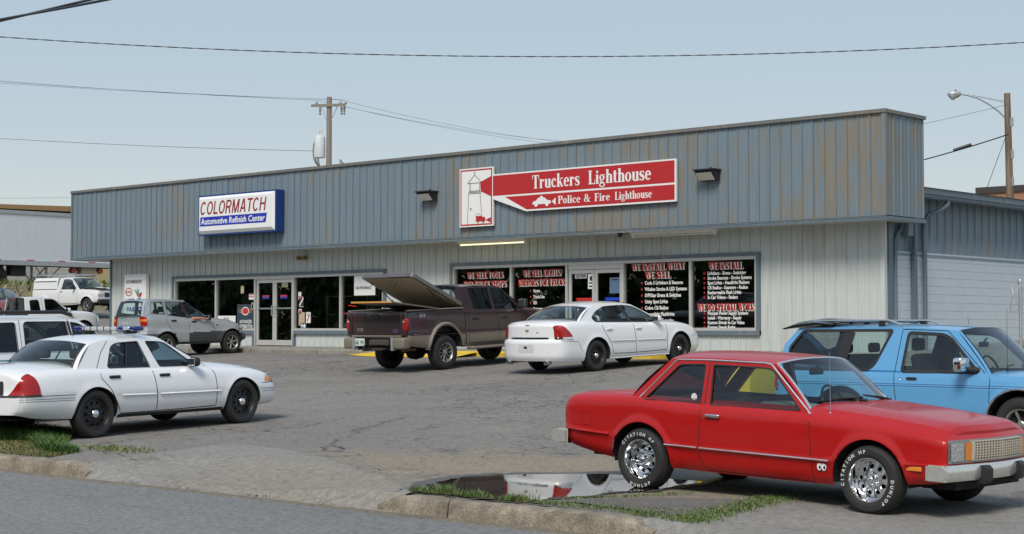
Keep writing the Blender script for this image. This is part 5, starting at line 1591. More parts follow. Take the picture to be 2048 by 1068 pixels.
def wheel_meshes(k, r, rim, tw):
    out = []
    h = tw / 2
    # tyre: outer side at +y
    prof = [(rim * .97, h * .80), (rim * 1.02, h * .92), (rim + (r - rim) * .35, h * 1.02), (rim + (r - rim) * .72, h * .98), (r - .018, h * .86), (r - .004, h * .66), (r, h * .3),
            (r, -h * .3), (r - .004, -h * .66), (r - .018, -h * .86), (rim + (r - rim) * .5, -h * 1.02), (rim * .98, -h * .8)]
    mb = MB().lathe(prof, 48, 'y')
    for k_ in range(3):                                   # tread grooves as raised ribs
        y0 = (-.42 + .42 * k_) * h
        mb.lathe([(r - .002, y0 - .012), (r + .004, y0 - .009), (r + .004, y0 + .009), (r - .002, y0 + .012)], 48, 'y')
    out.append(('tyre', mb.mesh('tyre', M['rubber'], smooth=40, fixn=False)))
    def disc(pr, mat, nm, n=40): out.append((nm, MB().lathe(pr, n, 'y').mesh(nm, mat, smooth=35, fixn=False)))
    if k in ('steel', 'slot'):
        mat = M['steelwheel'] if k == 'steel' else M['chrome']
        lipm = mat
        deep = .035 if k == 'steel' else .075
        disc([(rim * 1.0, h * .84), (rim * 1.0, h * .93), (rim * .965, h * .93), (rim * .93, h * .80), (rim * .90, h * .80 - deep), (rim * .84, h * .80 - deep * 1.25)], lipm, 'rim_lip')
        # centre disc with real round holes
        nh = 10 if k == 'steel' else 9
        hr = rim * (.085 if k == 'steel' else .105); hc = rim * (.68 if k == 'steel' else .60)
        outer = [(rim * .86 * math.cos(2 * math.pi * i / 54), rim * .86 * math.sin(2 * math.pi * i / 54)) for i in range(54)]
        inner = [(rim * .2 * math.cos(2 * math.pi * i / 24), rim * .2 * math.sin(2 * math.pi * i / 24)) for i in range(24)]
        holes = [[(hc * math.cos(2 * math.pi * j / nh) + hr * math.cos(2 * math.pi * i / 12), hc * math.sin(2 * math.pi * j / nh) + hr * math.sin(2 * math.pi * i / 12)) for i in range(12)] for j in range(nh)]
        loops = [outer, inner] + holes
        tri = tessellate_polygon([[Vector((a, b, 0)) for a, b in L] for L in loops])
        flat = [p for L in loops for p in L]
        yb = h * .80 - deep * 1.2
        def yy(a, b):
            q = math.hypot(a, b) / rim
            return yb + .022 * math.exp(-((q - .5) / .16) ** 2)
        mb = MB()
        nf = len(flat)
        mb.v = [(a, yy(a, b), b) for a, b in flat] + [(a, yy(a, b) - .02, b) for a, b in flat]
        for t in tri: mb.f.append(tuple(t)); mb.mi.append(0)
        base = len(outer) + len(inner)
        for L in holes:
            kk = len(L)
            for i in range(kk):
                a, b = base + i, base + (i + 1) % kk; mb.f.append((a, b, nf + b, nf + a)); mb.mi.append(0)
            base += kk
        out.append(('rim_disc', mb.mesh('rim_disc', mat, smooth=30, fixn=False)))
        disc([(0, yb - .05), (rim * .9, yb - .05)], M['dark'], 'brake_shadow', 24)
        if k == 'steel':
            disc([(rim * .30, yb + .004), (rim * .29, yb + .03), (rim * .22, yb + .055), (rim * .16, yb + .062), (rim * .08, yb + .07), (0, yb + .072)], M['chrome'], 'hub_cap', 20)
        else:
            disc([(rim * .24, yb), (rim * .235, yb + .045), (rim * .20, yb + .055), (rim * .12, yb + .058), (rim * .11, yb + .085), (0, yb + .09)], M['chrome'], 'hub_cap', 24)
            mb = MB()
            for j in range(12):
                a = 2 * math.pi * j / 12 + .2
                mb.lathe([(.006, yb + .0), (.006, yb + .010), (0, yb + .011)], 8, 'y', (rim * .78 * math.cos(a), 0, rim * .78 * math.sin(a)))
            for j in range(5):
                a = 2 * math.pi * j / 5 + .2
                mb.lathe([(.014, yb + .01), (.014, yb + .04), (0, yb + .045)], 8, 'y', (rim * .33 * math.cos(a), 0, rim * .33 * math.sin(a)))
            out.append(('lug_nuts', mb.mesh('lug_nuts', M['chrome'], smooth=30, fixn=False)))
    else:
        ns = {'spoke10': 10, 'spoke6': 6, 'spoke5': 5}[k]
        disc([(rim * 1.0, h * .84), (rim * 1.0, h * .93), (rim * .96, h * .93), (rim * .90, h * .78), (rim * .88, h * .1)], M['alloy'], 'rim_lip')
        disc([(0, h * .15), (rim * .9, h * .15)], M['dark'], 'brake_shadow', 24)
        mb = MB()
        wd0, wd1 = {10: (.30, .16), 6: (.52, .34), 5: (.40, .26)}[ns]
        for j in range(ns):
            a = 2 * math.pi * j / ns
            c, sn = math.cos(a), math.sin(a)
            def q(rad, t, y): return (rad * c - t * sn, y, rad * sn + t * c)
            r0, r1 = rim * .16, rim * .91
            w0, w1 = rim * wd0 * .5 * .55, rim * wd1 * .75
            P = []
            for u in (0, .5, 1):
                rad = r0 + (r1 - r0) * u; w = w0 + (w1 - w0) * u * (1 if ns != 10 else .35); y = h * (.62 + .14 * u)
                P.append([q(rad, -w / 2, y - .05), q(rad, -w / 2, y - .008), q(rad, -w * .3, y), q(rad, w * .3, y), q(rad, w / 2, y - .008), q(rad, w / 2, y - .05)])
            mb.grid(P)
        mb.lathe([(rim * .26, h * .45), (rim * .26, h * .64), (rim * .2, h * .72), (rim * .17, h * .72)], 20, 'y')
        out.append(('rim_spokes', mb.mesh('rim_spokes', M['alloy'], smooth=35, fixn=False)))
        disc([(rim * .17, h * .70), (rim * .15, h * .78), (0, h * .80)], M['chrome'] if ns == 10 else M['alloy'], 'hub_cap', 16)
    return out
# ------------------------------------------------------------------ paints
PW = paint('paint_white', (.78, .79, .80), .28, .9, dust=.05)
PW2 = paint('paint_white_dull', (.70, .71, .71), .4, .5, dust=.10)
PRD = paint('paint_red_old', (.40, .004, .003), .36, .45, dust=.015, dustcol=(.50, .16, .14), coatrough=.06, spec=.3)
PBL = paint('paint_sky_blue', (.10, .34, .62), .3, .85, dust=.05)
PMA = paint('paint_maroon', (.026, .006, .008), .3, .95, dust=.015)
PTN = paint('paint_tan', (.20, .17, .13), .42, .5, .1, dust=.25)
PSI = paint('paint_silver', (.50, .53, .56), .38, .7, .45, dust=.08)
PDK = paint('paint_maroon_old', (.17, .03, .035), .35, .7, dust=.15)
CLAD = plain('grey_cladding', (.055, .06, .062), .6, var=.12)
PRIM = plain('bare_filler', (.36, .37, .37), .75, var=.12, scale=14)
TEAL = plain('teal_vinyl', (.20, .30, .28), .55, var=.08)

# ============ white patrol sedan (left foreground)
S = dict(name='patrol_sedan', label='white four-door patrol sedan with blue roof light bar at the left', cat='car', pose=(-21.1, 14.52, 96.4), wb=2.91, xf=2.50, xr=-2.86,
  zs=[(-2.86, .90), (-2.6, .945), (-2.2, .975), (-1.7, .985), (-1.1, .965), (-.3, .945), (.5, .925), (.85, .905), (1.4, .865), (2.0, .80), (2.3, .745), (2.5, .69)],
  zt=[(-2.86, .99), (-2.7, 1.05), (-2.3, 1.085), (-1.7, 1.10), (.7, 1.02), (1.0, 1.005), (1.6, .955), (2.1, .88), (2.4, .80), (2.5, .74)],
  zb=[(-2.86, .40), (-2.5, .34), (-1.9, .30), (-1.1, .27), (1.1, .25), (1.9, .27), (2.5, .30)],
  w=[(-2.86, .86), (-2.78, .91), (-2.5, .955), (-1.5, .985), (0, .99), (1.4, .985), (2.1, .945), (2.4, .90), (2.5, .84)],
  side=[(0, -.10), (.10, -.045), (.3, -.005), (.48, .0), (.52, .002), (.75, -.025), (.92, -.07), (1, -.125)],
  arch=dict(z=.345, R=.385), flare=(.012, .06), pf=.30, pr=.22, np=2.2, Lf=.75, Lr=.7,
  ef=[(.25, .06), (.36, .0), (.58, .01), (.63, .05), (.75, .09), (.85, .16)], er=[(.3, .08), (.42, .0), (.64, .0), (.68, .05), (.95, .09), (1.05, .16)],
  tumble=.42, ledge=.012, A=(.80, .918), C=(-1.70, .975), rail=[(.02, 1.365), (-.35, 1.395), (-.85, 1.395), (-1.20, 1.365), (-1.36, 1.325)], crown=.065, bowA=.22, bowC=.30, bowf=.10, bowr=.12, crA=.08, crC=.10,
  open=[(-1.68, .78)], tubz=[.5], ptop=2.4, insA=.04, insC=.03,
  regions=[('front_bumper', [(1.86, .2), (2.6, .2), (2.6, .625), (1.86, .615)], False), ('rear_bumper', [(-3, .2), (-1.80, .2), (-1.80, .645), (-3, .655)], False),
           ('front_door', [(.86, .95), (.88, .8), (.86, .31), (-.30, .31), (-.34, .96)], False), ('rear_door', [(-.36, .96), (-.32, .31), (-1.02, .31), (-1.06, .45), (-1.2, .70), (-1.33, .84), (-1.34, .98)], False),
           ('hood', (.80, 2.44), True), ('trunk_lid', (-2.80, -1.7), True)],
  capregions=[('front_bumper', .2, .62, True), ('rear_bumper', .2, .65, False)])
c = Car(S); c.body(PW)
w1 = rnd([(.56, .955), (.05, 1.325), (-.30, 1.345), (-.155, .968)], [.03, .10, .03, .03])
w2 = rnd([(-.34, .970), (-.45, 1.348), (-.86, 1.335), (-.98, 1.29), (-1.15, .985)], [.03, .03, .08, .08, .05])
c.greenhouse(PW, [w1, w2])
GAP = M['gap']
c.ribbon([(.84, .905), (.88, .80), (.875, .32), (-.32, .315), (-.355, .955)], .014, GAP, 'door_gap')
c.ribbon([(-.32, .315), (-1.0, .32), (-1.08, .46), (-1.20, .68), (-1.335, .84), (-1.345, .975)], .014, GAP, 'door_gap')
c.ribbon([(-1.345, .985), (-1.20, 1.20), (-1.02, 1.37)], .008, GAP, 'door_gap', off=.004)
c.ribbon([(-.39, .965), (-.47, 1.36)], .010, GAP, 'door_gap', off=.004)
c.ribbon([(.95, .545), (-.28, .565)], .035, PW, 'side_moulding', .010, bulge=.012); c.ribbon([(-.36, .567), (-1.0, .585)], .035, PW, 'side_moulding', .010, bulge=.012)
for z in (.645, .60, .57): c.ribbon([(-1.84, z - .005), (-2.86, z + .01)], .008, GAP if z > .62 else M['seatgrey'], 'bumper_line', .002)
c.ribbon([(1.88, .62), (2.5, .62)], .008, GAP, 'bumper_line'); c.ribbon([(1.9, .53), (2.5, .53)], .007, M['seatgrey'], 'bumper_line', .002); c.ribbon([(1.9, .49), (2.5, .49)], .007, M['seatgrey'], 'bumper_line', .002)
c.ribbon([(1.05, .265), (-1.03, .285)], .05, M['black'], 'sill_strip', .004)
for sd in (1, -1):
    c.wrap([(.67, .40, -.20), (.74, .395, -.13), (.81, .38, -.06), (.87, .355, .02), (.92, .32, .09), (.95, .28, .15), (.96, .24, .19)], 'r', sd, M['redlens'], 'tail_light', .010)
    c.wrap([(.645, .44, -.40), (.668, .43, -.36)], 'r', sd, M['black'], 'tail_light_trim', .008)
    c.wrap([(.625, .52, -.34), (.66, .51, -.34), (.73, .44, -.33), (.755, .36, -.30)], 'f', sd, M['clearlens'], 'headlight', .006)
    c.wrap([(.64, .50, .24), (.68, .48, .22), (.72, .42, .22)], 'f', sd, M['amber'], 'turn_signal', .010)
c.cap([(.67, -.58, .58), (.80, -.56, .56), (.86, -.55, .55)], 'r', M['black'], 'rear_panel', .006)
c.cap([(.64, -.42, .42), (.73, -.38, .38)], 'f', M['black'], 'grille', .006)
for x, z in ((-1.10, .855), (-.15, .84)): c.handle(x, z, M['black'], .20, .045)
c.mirror(.44, 1.01, M['black'], (.13, .19, .14), .06)
c.wheels('steel', .345, .235, .235, .86)
c.seats(.02, -.95, .80, M['seatdark'], .40)
c.dash(.22, .80, .97, .70, M['seatdark'])
c.ribbon([(-.80, .985), (-.66, 1.35)], .03, M['black'], 'quarter_bar', .0)
# push-up rear shelf with strip light, roof light bar and whip aerials
MB().rbox((-1.85, 0, 1.06), (.25, .8, .03), .01).obj('parcel_shelf', M['black'], c.root, smooth=40)
lb = bpy.data.objects.new('light_bar', None); COL.objects.link(lb); lb.parent = c.root; lb.location = (-.42, 0, 1.475)
MB().rbox((0, 0, .062), (.17, 1.02, .06), .02).obj('bar_body', plain('bar_grey', (.42, .43, .45), .3, coat=.5), lb, smooth=50)
BL = plain('blue_lens', (.005, .016, .14), .12, coat=1.)
for y in (.60, -.38, -.64):
    MB().rbox((0, y, .062), (.20, .17 if y > -.3 else .12, .075), .025).obj('blue_lens', BL, lb, smooth=50)
MB().rbox((0, -.51, .066), (.18, .12, .05), .02).obj('clear_lens', M['clearlens'], lb, smooth=50)
for y in (-.30, -.15, 0, .15, .30, .45): MB().rbox((0, y, .060), (.182, .018, .066), .008).obj('divider', M['black'], lb)
for y in (.48, -.48):
    MB().rbox((.02, y, .012), (.22, .07, .055), .015).obj('mount', M['black'], lb)
MB().cyl((-1.0, .1, 1.44), (-1.0, .1, 1.47), .022, n=8).cyl((-1.0, .1, 1.46), (-1.03, .1, 1.62), .004, n=5).obj('aerial', M['black'], c.root)

# ============ red two-door coupe (right foreground)
def redtop(x, y):
    if x > .55:                                            # raised hood centre with a soft crease
        return .012 * smooth01((.58 - abs(y)) / .07) * smooth01((x - .55) / .3)
    return 0
S = dict(name='red_coupe', label='faded red two-door coupe with chrome slotted wheels in the right foreground', cat='car', pose=(-8.969, 14.195, -.9), wb=2.68, xf=2.19, xr=-2.50,
  zs=[(-2.50, .905), (-2.44, .93), (-2.0, .945), (-1.5, .955), (-1.2, .935), (-.6, .91), (.5, .895), (.7, .885), (1.3, .84), (1.9, .775), (2.19, .735)],
  zt=[(-2.50, .925), (-2.40, .965), (-1.6, 1.0), (.4, .985), (.7, .98), (1.2, .945), (1.8, .88), (2.1, .835), (2.19, .775)],
  zb=[(-2.50, .42), (-2.3, .39), (-1.8, .31), (-.9, .25), (.9, .235), (1.7, .30), (2.19, .34)],
  w=[(-2.50, .80), (-2.44, .84), (-2.2, .875), (-1.3, .895), (0, .905), (1.3, .895), (1.9, .875), (2.14, .858), (2.19, .835)],
  side=[(0, -.075), (.12, -.03), (.33, -.006), (.36, .004), (.40, -.006), (.7, -.010), (.88, -.020), (.93, -.03), (.97, -.05), (1, -.075)],
  arch=dict(z=.315, R=.375, Rr=.385), flare=(.020, .05), pf=.10, pr=.05, np=1.3, Lf=.4, Lr=.4, smooth=30,
  ef=[(.3, .06), (.47, .03), (.52, .0), (.71, .0), (.76, .05)], er=[(.38, .05), (.52, .02), (.80, .0), (.92, .05)],
  tumble=.27, ledge=.012, A=(.66, .873), C=(-1.53, .943), rail=[(.17, 1.345), (-.2, 1.37), (-.6, 1.378), (-.92, 1.375), (-1.09, 1.355)], crown=.065, bowA=.14, bowC=.14, bowf=.10, bowr=.06, crA=.075, crC=.05,
  open=[(-1.51, .64)], tubz=[.42], tubmat=plain('red_trim', (.05, .012, .012), .8), ptop=8.0, insA=.02, insC=.03, vin=.05, topfn=redtop,
  regions=[('door', [(.665, .91), (.70, .75), (.74, .25), (-.54, .255), (-.59, .40), (-.58, .93)], False), ('hood', (.68, 2.12), True), ('trunk_lid', (-2.46, -1.55), True)])
c = Car(S); c.body(PRD)
w1 = rnd([(.555, .912), (.175, 1.285), (.10, 1.30), (-.545, 1.312), (-.51, .915)], [.02, .04, .03, .02, .02])
w2 = rnd([(-.63, .925), (-.645, 1.312), (-.97, 1.302), (-1.35, .937)], [.02, .02, .04, .03])
c.greenhouse(PRD, [w1, w2], [M['oldglass']] * 2, trim=M['trim'])
c.ribbon([(.672, .885), (.15, 1.335), (.07, 1.348), (-.6, 1.358), (-.99, 1.352), (-1.03, 1.335), (-1.41, .952)], .019, M['trim'], 'window_trim', .010, bulge=.004)
c.ribbon([(.665, .885), (.70, .75), (.745, .25), (-.52, .265), (-.595, .42), (-.58, .91), (-.59, 1.335)], .009, GAP, 'door_gap')
c.ribbon([(.93, .462), (-.575, .482)], .020, M['trim'], 'side_trim', .012, bulge=.005)
c.ribbon([(-.605, .483), (-1.0, .49)], .020, M['trim'], 'side_trim', .012, bulge=.005)
c.ribbon([(-1.76, .55), (-2.46, .58)], .030, PRD, 'body_crease', .012, bulge=.006)
c.ribbon([(1.72, .485), (1.95, .495)], .016, PRD, 'body_crease', .008, bulge=.003)
c.ribbon(rnd([(-2.02, .63), (-2.02, .77), (-2.14, .77), (-2.14, .63)], .03), .006, plain('fuel_gap', (.10, .005, .006), .8), 'fuel_door_gap', .002, True, (-1,))
c.ribbon(rnd([(-2.18, .47), (-2.18, .51), (-2.32, .51), (-2.32, .47)], .01), .006, plain('marker_gap', (.16, .008, .008), .8), 'rear_marker_gap', .002, True)
for sd in (1, -1):
    p = c.pt(-.42, .805, sd)
    MB().rbox((-.42, p[1] + sd * .016, .81), (.17, .034, .036), .012).obj('door_handle', M['chrome'], c.root, smooth=50)
    MB().lathe([(.0, .012), (.012, .012), (.014, 0)], 12, 'y', (-.555, 0, .79)).obj('door_lock', M['chrome'], c.root).location = (0, p[1] + (0 if sd > 0 else -.012), 0)
    MB().rbox((1.80, sd * (c.yside(1.80, .452) + .004), .452), (.155, .022, .042), .008).obj('side_marker', M['amber'], c.root)
# front face: headlights, amber lamps, egg-crate grille
BEZ = plain('bezel_grey', (.36, .37, .38), .35, .5)
c.cap([(.512, -.815, .815), (.62, -.815, .815), (.722, -.81, .81)], 'f', BEZ, 'grille_surround', .004, n=16)
for sd in (1, -1):
    c.cap([(.535, sd * .80, sd * .605), (.62, sd * .80, sd * .605), (.70, sd * .80, sd * .605)], 'f', M['clearlens'], 'headlight', .022)
    c.cap([(.535, sd * .585, sd * .485), (.62, sd * .585, sd * .485), (.70, sd * .585, sd * .485)], 'f', M['amber'], 'turn_signal', .018)
c.cap([(.532, -.47, .47), (.704, -.47, .47)], 'f', M['dark'], 'grille_back', .010)
GRM = plain('grille_cream', (.50, .46, .38), .45, .2)
for k in range(21):
    y = -.465 + .93 * k / 20; wd = .0055 if k not in (0, 10, 20) else .011
    c.capbox(y - wd, y + wd, .532, .706, 'f', GRM, 'grille_bar', .036, 1)
for k in range(8):
    z = .534 + .168 * k / 7
    c.capbox(-.47, .47, z - .0045, z + .0045, 'f', GRM, 'grille_bar', .032, 10)
# chrome bumpers
BCH = plain('worn_chrome', (.78, .76, .71), .25, .75, var=.15, scale=20)
fb = c.capbox(-.895, .895, .355, .50, 'f', BCH, 'front_bumper', .09, 14, back=.10)
for sd in (1, -1):
    MB().prism([(1.93, .36), (2.08, .36), (2.14, .40), (2.14, .46), (2.08, .498), (1.93, .49)], sd * .875, sd * .903).obj('bumper_end', BCH, fb)
    c.capbox(sd * .34 - .055, sd * .34 + .055, .32, .485, 'f', M['black'], 'bumper_guard', .15, 1)
c.capbox(-.87, .87, .415, .57, 'r', BCH, 'rear_bumper', .055, 10, back=.08)
for sd in (1, -1):
    MB().prism([(-2.36, .43), (-2.52, .425), (-2.56, .46), (-2.56, .54), (-2.52, .565), (-2.36, .555)], sd * .86, sd * .897).obj('bumper_end', BCH, c.root)
c.cap([(.60, -.75, .75), (.84, -.75, .75)], 'r', M['redlens'], 'tail_light', .006)
MB().box(1.74, 2.08, -.62, .62, .26, .35).obj('valance', M['dark'], c.root)
# wipers, aerial, decals
for u0, u1 in ((.46, .10), (.90, .52)):                     # wiper blades lie on the glass, pivots at the cowl
    a, b, p0 = c.wsf(u1, .17), c.wsf(u0, .12), c.wsf(u0, .05)
    nn = Vector((.55, 0, .83)); m_ = a.lerp(b, .45)
    mb = MB().tube([p0 + nn * .03, b.lerp(p0, .3) + nn * .035, m_ + nn * .03], [.016, .011, .008], 6); mb.tube([a + nn * .016, m_ + nn * .022, b.lerp(a, .06) + nn * .016], [.007, .012, .007], 6); mb.rbox(p0 + nn * .03, (.07, .06, .035), .012)
    mb.obj('wiper', M['black'], c.root, smooth=50)
p = c.pt(.86, .86, -1)
MB().cyl((.86, p[1] + .075, .875), (.86, p[1] + .075, .91), .022, .012, 8).obj('aerial_base', M['chrome'], c.root)
MB().cyl((.86, p[1] + .075, .90), (.845, p[1] + .075, 1.48), .0028, .0018, 5).obj('aerial', M['steel'], c.root)
yd = -(c.yside(.84, .395) + .006)
mb, mb2, mb3 = MB(), MB(), MB()
for x in (.818, .868):
    for m_, sc_, dy in ((mb3, 1.18, .0), (mb, 1.0, -.001)):
        e = ell(x, .405, .026 * sc_, .040 * sc_, 18); tq = tessellate_polygon([[Vector((a, b, 0)) for a, b in e]])
        m_.add([(a, yd + dy, b) for a, b in e], [tuple(q) for q in tq])
    e = ell(x + .005, .396, .012, .019, 14); tq = tessellate_polygon([[Vector((a, b, 0)) for a, b in e]]); mb2.add([(a, yd - .002, b) for a, b in e], [tuple(q) for q in tq])
    e = ell(x + .001, .413, .005, .007, 10); mb.add([(a, yd - .003, b) for a, b in e], [tuple(q) for q in tessellate_polygon([[Vector((a, b, 0)) for a, b in e]])])
dec = mb3.obj('eyes_decal', M['black'], c.root, fixn=False); mb.obj('eye_white', WHT, dec, fixn=False); mb2.obj('pupil', M['black'], dec, fixn=False)
yd = -(c.yg(-.73, .98) - .010)
mb = MB()
for a in range(4):
    an = a * math.pi / 2; c_, s_ = math.cos(an), math.sin(an)
    mb.add([(-.73 + (u * c_ - v * s_), yd, .985 + (u * s_ + v * c_)) for u, v in ((.004, -.006), (.034, -.024), (.034, .024), (.004, .006))], [(0, 1, 2, 3)])
mb.obj('cross_sticker', WHT, c.root, fixn=False)
def letters(wh, xi):
    vm = MB()
    for word_, mid, sweep in (('CITATION HP', 95, 105), ('DUNLOP', -85, 62)):
        if xi: mid = {95: 145, -85: -25}[mid]
        nl = len(word_)
        for i, ch in enumerate(word_):
            if ch == ' ': continue
            vs, fs = text_mesh(ch, .032, bold=.0020, align='CENTER')
            top = mid > 0
            an = math.radians(mid + sweep / 2 - sweep * (i + .5) / nl) if True else 0
            if not top and not xi: an = math.radians(mid - sweep / 2 + sweep * (i + .5) / nl)
            if not top and xi: an = math.radians(mid + sweep / 2 - sweep * (i + .5) / nl)
            upout = not (not top and not xi)
            rad = .247 if upout else .285
            ca, sa = math.cos(an), math.sin(an)
            er = (ca, sa); et = (sa, -ca)
            if not upout: er = (-ca, -sa); et = (-sa, ca)
            bx, bz = rad * ca, rad * sa
            pts = []
            for a, b, _ in vs:
                X_, Z_ = bx + er[0] * b + et[0] * a, bz + er[1] * b + et[1] * a
                pts.append((-X_, .1235, Z_))
            vm.add(pts, fs)
    vm.obj('tyre_lettering', plain('raised_white', (.60, .60, .57), .8), wh, fixn=False)
c.wheels('slot', .315, .205, .235, .785, lettering=letters)
c.seats(.02, -.75, .72, plain('red_seat', (.05, .03, .028), .8), .36, .52, head=False)
MB().rbox((.20, -.36, .87), (.62, .52, .16), .07, rot=Matrix.Rotation(.05, 3, 'Y')).obj('seat_cushion', TEAL, c.root, smooth=50)
c.dash(.30, .66, .93, .68, plain('dash_brown', (.06, .03, .025), .7))
MB().rbox((-1.28, 0, .92), (.40, 1.2, .03), .01).obj('parcel_shelf', M['seatdark'], c.root)

# ============ white four-door sedan nosed in to the shop
S = dict(name='white_sedan', label='white four-door sedan with black steel wheels nosed in at the shop doors', cat='car', pose=(-22.724, 28.256, 87.52), wb=2.81, xf=2.47, xr=-2.66,
  zs=[(-2.66, .98), (-2.5, 1.04), (-2.2, 1.075), (-1.7, 1.07), (-1.2, 1.03), (-.3, .995), (.6, .96), (.95, .945), (1.5, .905), (2.0, .83), (2.3, .76), (2.47, .66)],
  zt=[(-2.66, 1.06), (-2.5, 1.10), (-2.2, 1.125), (-1.8, 1.135), (.8, 1.02), (1.05, 1.02), (1.6, .98), (2.1, .89), (2.4, .79), (2.47, .72)],
  zb=[(-2.66, .27), (-1.85, .24), (-1.0, .235), (1.0, .22), (1.9, .23), (2.47, .26)],
  w=[(-2.66, .80), (-2.58, .86), (-2.3, .905), (-1.4, .925), (0, .93), (1.4, .92), (2.0, .885), (2.35, .83), (2.47, .75)],
  side=[(0, -.06), (.10, -.02), (.3, .0), (.55, .0), (.8, -.02), (.93, -.05), (1, -.10)],
  arch=dict(z=.335, R=.395), flare=(.014, .06), pf=.34, pr=.24, np=2.3, Lf=.8, Lr=.7,
  ef=[(.25, .06), (.4, .0), (.58, .02), (.75, .12)], er=[(.25, .06), (.38, .0), (.68, .0), (.72, .06), (1.0, .07), (1.1, .15)],
  tumble=.42, ledge=.012, A=(.95, .945), C=(-1.84, 1.068), rail=[(.02, 1.375), (-.3, 1.415), (-.75, 1.43), (-1.15, 1.40), (-1.38, 1.35)], crown=.05, bowA=.24, bowC=.22, bowf=.10, bowr=.10, crA=.09, crC=.06,
  open=[(-1.82, .93)], tubz=[.5], ptop=2.6, insA=.035, insC=.03,
  regions=[('front_bumper', [(1.82, .2), (2.6, .2), (2.6, .62), (1.86, .64)], False), ('rear_bumper', [(-3, .2), (-1.84, .2), (-1.84, .40), (-2.0, .68), (-3, .70)], False),
           ('front_door', [(.93, 1.0), (.93, .33), (-.14, .33), (-.16, 1.05)], False), ('rear_door', [(-.17, 1.05), (-.15, .33), (-.88, .34), (-1.0, .62), (-1.2, .80), (-1.2, 1.08)], False), ('hood', (.98, 2.40), True), ('trunk_lid', (-2.62, -1.86), True)],
  capregions=[('front_bumper', .2, .60, True), ('rear_bumper', .2, .70, False)])
c = Car(S); c.body(PW)
w1 = rnd([(.80, .972), (.32, 1.22), (.0, 1.345), (-.33, 1.372), (-.125, 1.0)], [.03, .1, .1, .02, .03])
w2 = rnd([(-.19, 1.004), (-.40, 1.374), (-.92, 1.362), (-1.25, 1.255), (-1.42, 1.135), (-1.33, 1.05)], [.02, .02, .08, .1, .05, .06])
c.greenhouse(PW, [w1, w2])
c.ribbon([(.93, .95), (.945, .75), (.92, .34), (-.145, .335), (-.165, 1.0)], .014, GAP, 'door_gap')
c.ribbon([(-.145, .335), (-.88, .35), (-.98, .60), (-1.10, .76), (-1.19, .92), (-1.19, 1.03)], .014, GAP, 'door_gap')
c.ribbon([(-1.08, .82), (-1.0, .66), (-.9, .64)], .001, PW, 'crease', 0)
c.ribbon([(.88, .585), (-.12, .605)], .025, PW, 'side_moulding', .008, bulge=.012); c.ribbon([(-.19, .607), (-.95, .628)], .025, PW, 'side_moulding', .008, bulge=.012)
c.ribbon([(-.155, 1.0), (-.365, 1.375)], .07, M['black'], 'door_post', .003)
c.ribbon([(-1.12, 1.03), (-1.15, 1.32)], .03, M['black'], 'quarter_bar', .0)
c.ribbon([(-1.84, .40), (-2.0, .66), (-2.66, .70)], .008, GAP, 'bumper_line'); c.ribbon([(1.84, .62), (2.1, .60)], .008, GAP, 'bumper_line')
c.ribbon([(1.0, .24), (-1.0, .25)], .035, PW, 'sill_strip', .012, bulge=.01)
for sd in (1, -1):
    c.wrap([(.745, .46, -.10), (.80, .45, -.11), (.87, .36, -.10), (.94, .25, -.08), (1.0, .15, -.04), (1.02, .10, -.01)], 'r', sd, M['redlens'], 'tail_light', .012)
    c.wrap([(.725, .47, -.10), (.768, .46, -.11)], 'r', sd, M['chrome'], 'tail_light_trim', .015)
    c.wrap([(.63, .40, -.26), (.70, .42, -.26), (.755, .36, -.22)], 'f', sd, M['clearlens'], 'headlight', .008)
c.cap([(.735, -.56, .56), (.772, -.56, .56)], 'r', M['chrome'], 'chrome_strip', .012)
c.cap([(.715, -.60, .60), (.722, -.60, .60)], 'r', GAP, 'trunk_gap', .004)
c.cap([(.45, -.22, .22), (.62, -.22, .22)], 'r', plain('plate_recess', (.60, .60, .59), .5), 'plate_recess', .003)
c.cap([(.54, -.05, .05), (.56, -.05, .05), (.585, -.035, .035)], 'r', M['black'], 'plate_lamp', .010)
gold = plain('badge_gold', (.50, .34, .10), .3, .6)
MBz = c.cap([(.905, -.055, .055), (.925, -.055, .055)], 'r', gold, 'emblem', .012); c.cap([(.890, -.022, .022), (.94, -.022, .022)], 'r', gold, 'emblem', .0135)
c.cap([(1.02, -.06, .06), (1.035, -.06, .06)], 'r', plain('brake_lamp', (.20, .02, .02), .3), 'high_brake_light', .01)
c.cap([(.862, -.30, -.27), (.885, -.30, -.27)], 'r', M['black'], 'key_lock', .01)
for y in (.62, -.50): MB().lathe([(.045, 0), (.045, .16), (.04, .16), (.04, 0)], 12, 'x', (-2.60, y, .235)).obj('tailpipe', M['steel'], c.root, smooth=50)
for x, z in ((-1.0, .88), (-.03, .86)): c.handle(x, z, PW, .19, .04, d=.04)
c.mirror(.62, 1.035, PW, (.13, .20, .15), .04)
c.wheels('steel', .335, .215, .225, .80)
c.seats(.05, -.95, .82, M['seatgrey'], .38)
c.dash(.3, .95, 1.0, .68, M['seatdark'])
MB().rbox((-1.72, 0, 1.06), (.45, 1.2, .03), .01).obj('parcel_shelf', M['seatgrey'], c.root)

